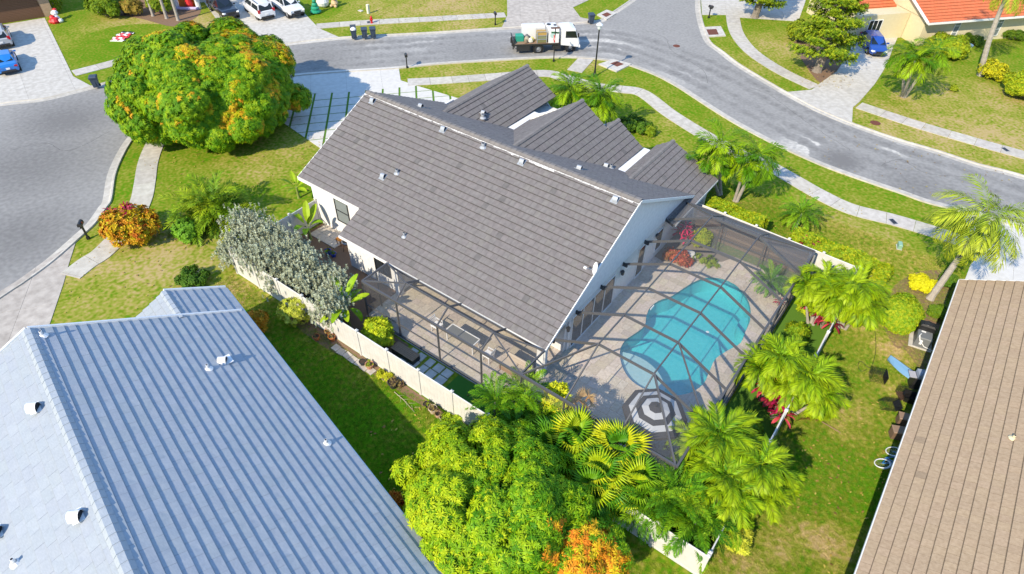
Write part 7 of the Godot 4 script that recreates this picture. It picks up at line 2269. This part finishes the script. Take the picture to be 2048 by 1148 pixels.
func yard_things():
	var st
	# umbrella over a table by the pool
	var c := Vector3(5.925, 2.45, -0.128)
	var t = thing("patio_umbrella", "octagonal black and white ringed umbrella on the near corner of the pool deck", "umbrella", c * Vector3(1, 0, 1), 0.36)
	var ring := [0.0, 0.24, 0.45, 0.64, 0.84, 1.03]
	var R := 1.42
	var yy := func(f): return 2.9 - 0.42 * f - 0.06 * f * f
	var dark := flat([0.035, 0.035, 0.04], 0.8)
	var light := flat([0.44, 0.445, 0.45], 0.8)
	for i in 5:
		st = mb()
		for k in 8:
			var a := Vector3(cos(TAU * k / 8), 0, sin(TAU * k / 8))
			var b := Vector3(cos(TAU * (k + 1) / 8), 0, sin(TAU * (k + 1) / 8))
			for e in [0.0, -0.006]: quad(st, a * R * ring[i] + Vector3(0, yy.call(ring[i]) + e, 0), b * R * ring[i] + Vector3(0, yy.call(ring[i]) + e, 0), b * R * ring[i + 1] + Vector3(0, yy.call(ring[i + 1]) + e, 0), a * R * ring[i + 1] + Vector3(0, yy.call(ring[i + 1]) + e, 0))
		if i == 4:
			for k in 8:
				var a := Vector3(cos(TAU * k / 8), 0, sin(TAU * k / 8)) * R * 1.02
				var b := Vector3(cos(TAU * (k + 1) / 8), 0, sin(TAU * (k + 1) / 8)) * R * 1.02
				quad(st, a + Vector3(0, yy.call(1.02), 0), b + Vector3(0, yy.call(1.02), 0), b * 1.02 + Vector3(0, yy.call(1.02) - 0.16, 0), a * 1.02 + Vector3(0, yy.call(1.02) - 0.16, 0))
		put(st, "canopy_band", dark if i % 2 == 0 else light, t)
	for k in 8:
		st = mb()
		var a := Vector3(cos(TAU * k / 8), 0, sin(TAU * k / 8))
		bar(st, Vector3(0, 2.86, 0), a * R + Vector3(0, yy.call(1.0) - 0.03, 0), 0.02, 0.02)
		put(st, "rib", M.grey_metal, t)
	st = mb()
	lathe(st, Vector3(0, 2.88, 0), [Vector2(0.05, 0.0), Vector2(0.03, 0.07), Vector2(0.005, 0.1)], 8)
	put(st, "finial", M.black, t)
	st = mb()
	cyl(st, Vector3(0, 0.05, 0), Vector3(0, 2.88, 0), 0.025, 0.025, 8)
	put(st, "pole", M.grey_metal, t)
	st = mb()
	lathe(st, Vector3(0, 0.05, 0), [Vector2(0.28, 0.0), Vector2(0.26, 0.06), Vector2(0.05, 0.1)], 14)
	put(st, "base", M.black, t)
	t = thing("patio_table", "round glass topped table under the ringed umbrella", "table", c * Vector3(1, 0, 1) + Vector3(0, 0.05, 0))
	st = mb()
	lathe(st, Vector3(0, 0.70, 0), [Vector2(0.06, 0.0), Vector2(0.6, 0.0), Vector2(0.6, 0.03), Vector2(0.06, 0.03)], 20)
	put(st, "tabletop", flat([0.5, 0.52, 0.54], 0.2), t)
	for k in 4:
		st = mb()
		bar(st, Vector3(cos(k * PI / 2), 0, sin(k * PI / 2)) * 0.45, Vector3(cos(k * PI / 2), 0, sin(k * PI / 2)) * 0.3 + Vector3(0, 0.7, 0), 0.035, 0.035)
		put(st, "leg", M.grey_metal, t)
	chair("pale patio chair showing below the ringed umbrella at the deck's corner", Vector3(7.542, 0.05, -1.059), 2.2, M.white, M.white)
	chair("patio chair half hidden under the left side of the ringed umbrella", Vector3(4.863, 0.05, -0.544), -0.4, M.white, M.white)
	# white table and chairs at the covered patio
	t = thing("patio_table", "long white framed table at the edge of the covered side patio", "table", Vector3(-5.1, 0.05, 0.35))
	st = mb()
	for s in [-1.0, 1.0]: bar(st, Vector3(-0.95, 0.72, s * 0.3), Vector3(0.95, 0.72, s * 0.3), 0.05, 0.05)
	for s in [-1.0, 1.0]: bar(st, Vector3(s * 0.95, 0.72, -0.3), Vector3(s * 0.95, 0.72, 0.3), 0.05, 0.05)
	var rim = put(st, "tabletop", M.white, t)
	st = mb()
	bx(st, Vector3(0, 0.715, 0), Vector3(1.85, 0.02, 0.55))
	put(st, "glass", flat([0.16, 0.17, 0.17], 0.1), rim)
	for q in [[-0.9, -0.27], [0.9, -0.27], [-0.9, 0.27], [0.9, 0.27]]:
		st = mb()
		bar(st, Vector3(q[0], 0, q[1]), Vector3(q[0], 0.7, q[1]), 0.05, 0.05)
		put(st, "leg", M.white, t)
	chair("white chair at the left end of the long patio table", Vector3(-6.9, 0.05, 0.45), 0.0, M.white, M.white)
	chair("white chair at the right end of the long patio table", Vector3(-3.3, 0.05, 0.4), PI, M.white, M.white)
	t = thing("outdoor_sofa", "low beige outdoor sofa under the eave at the patio's right end", "sofa", Vector3(-1.6, 0.05, 0.2))
	st = mb()
	cbx(st, Vector3(0, 0.2, 0), Vector3(1.7, 0.3, 0.7), 0.04)
	put(st, "frame", M.wood, t)
	for k in 2:
		st = mb()
		cbx(st, Vector3(-0.42 + k * 0.84, 0.42, 0.03), Vector3(0.8, 0.16, 0.6), 0.05)
		put(st, "cushion", flat([0.5, 0.42, 0.33], 0.9), t)
	st = mb()
	cbx(st, Vector3(0, 0.6, -0.3), Vector3(1.7, 0.5, 0.14), 0.05)
	put(st, "backrest", flat([0.5, 0.42, 0.33], 0.9), t)
	# wooden bench box, stepping stones and turf inside the fence
	t = thing("planter_bench", "slatted wooden bench box against the inside of the long white fence", "bench", Vector3(-6.967, 0.0, 2.884), 0.0)
	st = mb()
	bx(st, Vector3(0, 0.2, 0), Vector3(1.55, 0.4, 0.55))
	put(st, "box", M.dark_metal, t)
	for k in 6:
		st = mb()
		bx(st, Vector3(0, 0.42, -0.25 + k * 0.1), Vector3(1.6, 0.03, 0.085))
		put(st, "slat", M.wood, t)
	var o := Node3D.new()
	o.name = numbered("stepping_stones")
	add_child(o)
	tag(o, "", "", "", "structure")
	for i in 5:
		for k in 2:
			st = mb()
			var w := rng.randf_range(0.4, 0.55)
			cbx(st, Vector3(-6.9 + i * 0.62 + rng.randf_range(-0.04, 0.04), 0.04, 2.45 + k * 0.55), Vector3(w, 0.06, 0.5), 0.015)
			put(st, "stone", M.concrete, o)
	st = mb()
	prism(st, rect(-3.9, 2.14, 8.5, 4.15), 0.012, 0.012)
	struct(st, "side_turf", flat([0.04, 0.15, 0.012], 1.0))
	st = mb()
	prism(st, rect(-19.7, -2.3, -10.9, 4.15), 0.012, 0.012)
	struct(st, "side_bed", M.mulch)
	st = mb()
	prism(st, rect(-10.9, 2.2, -7.4, 4.15), 0.014, 0.014)
	struct(st, "side_bed", M.mulch)
	# things in the corner by the house
	t = thing("patio_stool", "orange topped stool under the house eave behind the silver hedge", "stool", Vector3(-17.013, 0.0, -1.568))
	st = mb()
	cbx(st, Vector3(0, 0.46, 0), Vector3(0.46, 0.08, 0.46), 0.03)
	put(st, "seat", flat([0.65, 0.22, 0.02], 0.6), t)
	for q in [[-0.18, -0.18], [0.18, -0.18], [-0.18, 0.18], [0.18, 0.18]]:
		st = mb()
		bar(st, Vector3(q[0], 0, q[1]), Vector3(q[0], 0.42, q[1]), 0.04, 0.04)
		put(st, "leg", M.wood_dark, t)
	t = thing("kettle_grill", "round dark grill beside the orange stool behind the silver hedge", "grill", Vector3(-16.157, 0.0, -1.39))
	st = mb()
	lathe(st, Vector3(0, 0.75, 0), [Vector2(0.02, -0.25), Vector2(0.25, -0.15), Vector2(0.34, 0.02), Vector2(0.3, 0.05), Vector2(0.27, 0.02)], 16)
	put(st, "bowl", M.grey_metal, t)
	st = mb()
	lathe(st, Vector3(0, 0.76, 0), [Vector2(0.28, 0.0), Vector2(0.01, 0.01)], 14)
	put(st, "grate", M.black, t)
	for k in 3:
		st = mb()
		bar(st, Vector3(cos(k * 2.1), 0, sin(k * 2.1)) * 0.32, Vector3(cos(k * 2.1), 0, sin(k * 2.1)) * 0.18 + Vector3(0, 0.6, 0), 0.03, 0.03)
		put(st, "leg", M.black, t)
	pot("left bright blue glazed pot behind the silver hedge", Vector3(-16.892, 0.0, -0.371), 0.2, flat([0.01, 0.06, 0.42], 0.2), [[0.06, 0.16, 0.01], [0.12, 0.24, 0.012]])
	pot("right bright blue glazed pot behind the silver hedge", Vector3(-16.428, 0.0, -0.417), 0.18, flat([0.01, 0.06, 0.42], 0.2), [[0.06, 0.16, 0.01], [0.12, 0.24, 0.012]])
	t = thing("paving_pad", "worn brown paving pad beside the banana plant", "paving", Vector3(-18.237, 0.0, -1.885))
	for i in 4:
		for k in 3:
			st = mb()
			bx(st, Vector3(-0.9 + i * 0.61, 0.03, -0.6 + k * 0.61), Vector3(0.59, 0.05, 0.59))
			put(st, "paver", M.paver, t)
	# pots along the fence
	var terr = M.terracotta
	var black := flat([0.03, 0.03, 0.033], 0.6)
	var cream := flat([0.52, 0.42, 0.32], 0.8)
	var dry := [[0.20, 0.14, 0.05], [0.28, 0.22, 0.08]]
	var grn := [[0.18, 0.28, 0.012], [0.30, 0.36, 0.015]]
	for q in [["single terracotta pot, leftmost of the orange pots below the fence", Vector3(-11.706, 0.0, 4.971), 0.19, terr, dry], ["terracotta pot at the back of the orange pair below the fence", Vector3(-11.526, 0.0, 4.307), 0.18, terr, dry], ["terracotta pot at the front of the orange pair below the fence", Vector3(-11.004, 0.0, 4.477), 0.20, terr, dry], ["empty black pot beside the pink pot at the fence foot", Vector3(-8.377, 0.0, 4.682), 0.18, black, []], ["pink terracotta pot with yellow-green leaves at the fence foot", Vector3(-7.907, 0.0, 4.625), 0.22, flat([0.48, 0.24, 0.15], 0.8), grn], ["small grey pot right of the yellow-leaved planting", Vector3(-6.676, 0.0, 4.742), 0.15, flat([0.25, 0.22, 0.2], 0.8), dry], ["large black pot with dry stems below the middle of the fence", Vector3(-6.048, 0.0, 4.756), 0.27, black, dry], ["small brown pot touching the large black pot", Vector3(-5.743, 0.0, 4.521), 0.16, M.wood_dark, dry], ["black pot left of the cream pots at the fence foot", Vector3(-3.845, 0.0, 4.659), 0.16, black, grn], ["larger cream pot near the front mango", Vector3(-3.361, 0.0, 4.711), 0.22, cream, dry], ["medium cream pot between the two other cream pots", Vector3(-2.984, 0.0, 4.762), 0.17, flat([0.50, 0.32, 0.22], 0.8), dry], ["smallest cream pot, nearest the front mango", Vector3(-2.708, 0.0, 4.777), 0.13, cream, grn]]: pot(q[0], q[1], q[2], q[3], q[4])
	t = thing("fallen_branch", "dry bare branch lying on the lawn below the large black pot", "branch", Vector3(-4.943, 0.02, 5.053))
	st = mb()
	tube(st, [Vector3(-0.8, 0.03, -0.05), Vector3(0, 0.06, 0.05), Vector3(0.9, 0.03, 0.25)], [0.02, 0.018, 0.006], 5)
	for k in 7: tube(st, [Vector3(-0.5 + k * 0.2, 0.05, 0.03), Vector3(-0.2 + k * 0.2, 0.1, 0.03 + (0.25 if k % 2 else -0.2))], [0.01, 0.003], 4)
	put(st, "twigs", flat([0.42, 0.36, 0.24], 0.9), t)
	# planting bed beneath the fence
	st = mb()
	prism(st, smooth_ring(PackedVector2Array([Vector2(-14.5, 4.35), Vector2(-13.5, 5.0), Vector2(-11.0, 5.1), Vector2(-9.0, 4.9), Vector2(-6.5, 4.8), Vector2(-4.0, 4.75), Vector2(-3.5, 4.35)]), 3), 0.006, 0.006)
	struct(st, "fence_foot_bed", M.mulch)
	st = mb()
	for i in 7: bx(st, Vector3(-10.4 + i * 0.45, 0.02, 4.75 + 0.03 * (i % 2)), Vector3(0.42, 0.05, 0.4), Basis(Vector3.UP, 0.1 * sin(i * 2.0)))
	struct(st, "edging_stones", M.concrete_old)
	# bed inside the right fence, bed and stone in the cage
	st = mb()
	prism(st, rect(8.15, -16.9, 10.5, 4.1), 0.012, 0.012)
	struct(st, "palm_bed", M.turf)
	t = thing("garden_stone", "pale stone among the planting at the far end of the cage", "stone", Vector3(1.446, 0.05, -14.236))
	st = mb()
	lathe(st, Vector3.ZERO, [Vector2(0.4, 0.0), Vector2(0.42, 0.15), Vector2(0.3, 0.32), Vector2(0.01, 0.36)], 7)
	put(st, "stone", flat([0.6, 0.58, 0.54], 0.9), t)
	# slatted timber screen inside the back fence and a green door-like panel
	t = thing("slatted_screen", "dark slatted timber screen inside the cage's far end", "screen", Vector3(0, 0, 0))
	for i in 9:
		st = mb()
		bx(st, Vector3(4.0, 0.2 + i * 0.19, -16.75), Vector3(7.4, 0.165, 0.03))
		put(st, "slat", M.wood_dark if i % 3 else M.wood, t)
	for x in [0.4, 2.8, 5.2, 7.6]:
		st = mb()
		bx(st, Vector3(x, 0.95, -16.79), Vector3(0.08, 1.9, 0.06))
		put(st, "post", M.wood_dark, t)
	t = thing("pool_equipment", "pale grey pool equipment cabinet at the far right of the cage", "cabinet", Vector3(4.469, 0.0, -17.565))
	st = mb()
	cbx(st, Vector3(0, 0.55, 0), Vector3(0.7, 1.1, 0.6), 0.05)
	put(st, "case", flat([0.36, 0.38, 0.36], 0.6), t)
	st = mb()
	bx(st, Vector3(0, 0.55, 0.31), Vector3(0.6, 0.95, 0.02))
	put(st, "door", flat([0.10, 0.13, 0.11], 0.6), t)
	# ---- right lawn
	t = thing("air_conditioner", "dark grey air conditioner on a pad beside the brown roofed house", "air conditioner", Vector3(14.877, 0.0, -15.356), 0.15)
	st = mb()
	cbx(st, Vector3(0, 0.04, 0), Vector3(1.15, 0.08, 1.35), 0.02)
	put(st, "pad", M.concrete, t)
	st = mb()
	var steel := flat([0.16, 0.17, 0.18], 0.5)
	cbx(st, Vector3(0, 0.42, 0.22), Vector3(0.74, 0.68, 0.75), 0.04)
	put(st, "case", steel, t)
	st = mb()
	cbx(st, Vector3(0, 0.6, -0.33), Vector3(0.74, 1.05, 0.5), 0.08)
	var fanb = put(st, "fan_housing", M.black, t)
	st = mb()
	lathe(st, Vector3(0, 1.13, -0.33), [Vector2(0.22, 0.0), Vector2(0.2, 0.02), Vector2(0.05, 0.02), Vector2(0.01, 0.05)], 16)
	put(st, "fan_grille", M.dark_metal, fanb)
	st = mb()
	bx(st, Vector3(-0.1, 0.765, 0.02), Vector3(0.22, 0.006, 0.12))
	put(st, "label_plate", M.white, t)
	st = mb()
	tube(st, [Vector3(-0.22, 0.8, 0.3), Vector3(-0.3, 0.82, 0.5), Vector3(-0.2, 0.6, 0.65), Vector3(0.1, 0.35, 0.75), Vector3(0.7, 0.2, 0.7), Vector3(1.0, 0.4, 0.4)], [0.028, 0.028, 0.026, 0.022, 0.022, 0.022], 7)
	put(st, "pipe", M.white, t)
	st = mb()
	bx(st, Vector3(-0.12, 0.5, 0.66), Vector3(0.12, 0.25, 0.1))
	put(st, "valve", M.white, t)
	t = thing("garden_hose", "thin dark hose looping over the lawn towards the wire crates", "hose", Vector3.ZERO)
	st = mb()
	var hp := smooth_line(PackedVector2Array([Vector2(12.664, -14.618), Vector2(12.993, -13.522), Vector2(13.171, -12.504), Vector2(13.168, -11.609), Vector2(12.655, -11.791), Vector2(12.625, -11.323), Vector2(12.893, -11.091), Vector2(13.068, -11.4)]), 6)
	var pts := []
	var rad := []
	for p in hp:
		pts.append(Vector3(p.x, 0.025, p.y)); rad.append(0.014)
	tube(st, pts, rad, 5)
	put(st, "hose", M.black, t)
	wire_cage("wire dog crate with a black tray standing on its side, nearest the palms", Vector3(13.198, 0.0, -11.196), 0.35, Vector3(0.7, 0.55, 0.6), true)
	wire_cage("wire dog crate with a brown floor next to the blue cover", Vector3(14.63, 0.0, -10.739), 0.6, Vector3(0.75, 0.55, 0.6), false)
	wire_cage("half folded wire dog crate nearest the brown boxes", Vector3(14.039, 0.0, -9.557), 0.5, Vector3(0.7, 0.35, 0.6), true, 0.8)
	t = thing("kayak", "pale blue covered kayak lying beside the brown roofed house", "kayak", Vector3(14.618, 0.0, -12.419), -0.42)
	st = mb()
	var rings := []
	for i in 9:
		var u := i / 8.0
		var w := 0.36 * pow(sin(PI * clampf(u * 0.9 + 0.06, 0, 1)), 0.7)
		rings.append([Vector3(-0.9 + u * 2.2, 0.03, -w * 0.5), Vector3(-0.9 + u * 2.2, 0.18, -w), Vector3(-0.9 + u * 2.2, 0.34, -w * 0.45), Vector3(-0.9 + u * 2.2, 0.42, 0), Vector3(-0.9 + u * 2.2, 0.34, w * 0.45), Vector3(-0.9 + u * 2.2, 0.18, w), Vector3(-0.9 + u * 2.2, 0.03, w * 0.5)])
	loft(st, rings)
	put(st, "hull", flat([0.13, 0.28, 0.46], 0.5), t)
	st = mb()
	bar(st, Vector3(-0.7, 0.41, 0), Vector3(1.1, 0.43, 0), 0.05, 0.03)
	put(st, "seam", flat([0.22, 0.38, 0.55], 0.5), t)
	t = thing("gas_grill", "grey covered grill between the kayak and the brown roof", "grill", Vector3(15.487, 0.0, -11.812), 0.4)
	st = mb()
	cbx(st, Vector3(0, 0.4, 0), Vector3(0.9, 0.8, 0.5), 0.04)
	put(st, "cart", M.dark_metal, t)
	st = mb()
	cbx(st, Vector3(0, 0.98, 0), Vector3(0.7, 0.36, 0.52), 0.12)
	put(st, "hood", flat([0.26, 0.30, 0.38], 0.5), t)
	for s in [-1.0, 1.0]:
		st = mb()
		bx(st, Vector3(s * 0.55, 0.82, 0), Vector3(0.32, 0.04, 0.45))
		put(st, "side_shelf", flat([0.40, 0.40, 0.44], 0.5), t)
	t = thing("storage_tub", "black plastic tub beneath the brown roof's eave", "tub", Vector3(15.386, 0.0, -10.592), 0.2)
	st = mb()
	loft(st, [[Vector3(-0.3, 0, -0.22), Vector3(0.3, 0, -0.22), Vector3(0.3, 0, 0.22), Vector3(-0.3, 0, 0.22)], [Vector3(-0.38, 0.4, -0.3), Vector3(0.38, 0.4, -0.3), Vector3(0.38, 0.4, 0.3), Vector3(-0.38, 0.4, 0.3)]], true)
	bx(st, Vector3(0, 0.05, 0), Vector3(0.6, 0.04, 0.44))
	put(st, "body", M.black, t)
	st = mb()
	for s in [-1.0, 1.0]: bx(st, Vector3(s * 0.41, 0.36, 0), Vector3(0.06, 0.05, 0.25))
	put(st, "handle", M.black, t)
	for q in [["upper brown deck box beside the house at the right", Vector3(15.419, 0.0, -8.84), 0.3], ["lower brown deck box next to the blue bicycle", Vector3(15.349, 0.0, -7.832), 0.45]]:
		t = thing("deck_box", q[0], "deck box", q[1], q[2], "brown deck boxes")
		st = mb()
		bx(st, Vector3(0, 0.26, 0), Vector3(0.62, 0.5, 0.42))
		put(st, "box", flat([0.16, 0.10, 0.065], 0.7), t)
		st = mb()
		cbx(st, Vector3(0, 0.55, 0), Vector3(0.68, 0.07, 0.48), 0.03)
		put(st, "lid", flat([0.26, 0.175, 0.12], 0.7), t)
	# bicycle leaning far over against the boxes
	t = thing("bicycle", "blue cruiser bicycle with white tyres leaning over by the brown roof's eave", "bicycle", Vector3(15.021, 0.05, -6.273), 0.0)
	var bb := Basis(Vector3.UP, 1.32) * Basis(Vector3.RIGHT, 1.15)
	t.transform.basis = bb
	for x in [-0.52, 0.52]:
		st = mb()
		lathe(st, Vector3(x, 0.33, 0), [Vector2(0.30, -0.022), Vector2(0.335, -0.012), Vector2(0.335, 0.012), Vector2(0.30, 0.022), Vector2(0.29, 0.0), Vector2(0.30, -0.022)], 26, Basis(Vector3.RIGHT, PI / 2))
		var wh = put(st, "wheel", M.white, t)
		st = mb()
		for k in 12:
			var a := TAU * k / 12
			bar(st, Vector3(x, 0.33, 0), Vector3(x + 0.3 * cos(a), 0.33 + 0.3 * sin(a), 0), 0.006, 0.006)
		put(st, "spokes", M.grey_metal, wh)
		st = mb()
		var pp := []
		var rr := []
		for k in 8:
			var a := 0.3 + PI * 0.75 * k / 7
			pp.append(Vector3(x + 0.365 * cos(a), 0.33 + 0.365 * sin(a), 0)); rr.append(0.025)
		tube(st, pp, rr, 5)
		put(st, "mudguard", M.galv, t)
	var blue := paint([0.01, 0.16, 0.42])
	st = mb()
	for q in [[Vector3(-0.52, 0.33, 0), Vector3(-0.05, 0.3, 0)], [Vector3(-0.52, 0.33, 0), Vector3(-0.2, 0.72, 0)], [Vector3(-0.05, 0.3, 0), Vector3(-0.22, 0.8, 0)], [Vector3(-0.2, 0.7, 0), Vector3(0.34, 0.78, 0)], [Vector3(-0.05, 0.3, 0), Vector3(0.36, 0.7, 0)], [Vector3(0.52, 0.33, 0), Vector3(0.32, 0.88, 0)]]: cyl(st, q[0], q[1], 0.022, 0.022, 6)
	put(st, "frame", blue, t)
	st = mb()
	tube(st, [Vector3(0.1, 0.98, -0.33), Vector3(0.3, 1.0, -0.18), Vector3(0.33, 0.92, 0), Vector3(0.3, 1.0, 0.18), Vector3(0.1, 0.98, 0.33)], [0.016, 0.016, 0.018, 0.016, 0.016], 6)
	put(st, "handlebar", M.galv, t)
	st = mb()
	cbx(st, Vector3(-0.25, 0.86, 0), Vector3(0.28, 0.07, 0.2), 0.03)
	put(st, "saddle", M.black, t)
	st = mb()
	lathe(st, Vector3(-0.05, 0.3, 0.05), [Vector2(0.01, 0.0), Vector2(0.1, 0.0), Vector2(0.1, 0.02), Vector2(0.01, 0.02)], 12, Basis(Vector3.RIGHT, PI / 2))
	bar(st, Vector3(-0.05, 0.3, 0.1), Vector3(0.1, 0.22, 0.1), 0.02, 0.02)
	put(st, "crank", M.grey_metal, t)
	# a fallen frond on the lawn
	t = thing("fallen_frond", "reddish brown dead palm frond lying on the right lawn", "palm frond", Vector3(12.2, 0.12, -6.41), PI + 0.25)
	node("leaflets", frond(1.3, 0.9, 30, 0.22, 0.03, 0.1, 0.2, [0.20, 0.055, 0.03], 5), M.frond, t, Transform3D(Basis(Vector3.RIGHT, PI / 2 - 0.2), Vector3.ZERO))
	st = mb()
	tube(st, [Vector3(-0.9, -0.08, -0.25), Vector3(0, 0, 0)], [0.03, 0.02], 5)
	put(st, "stalk", M.wood, t)
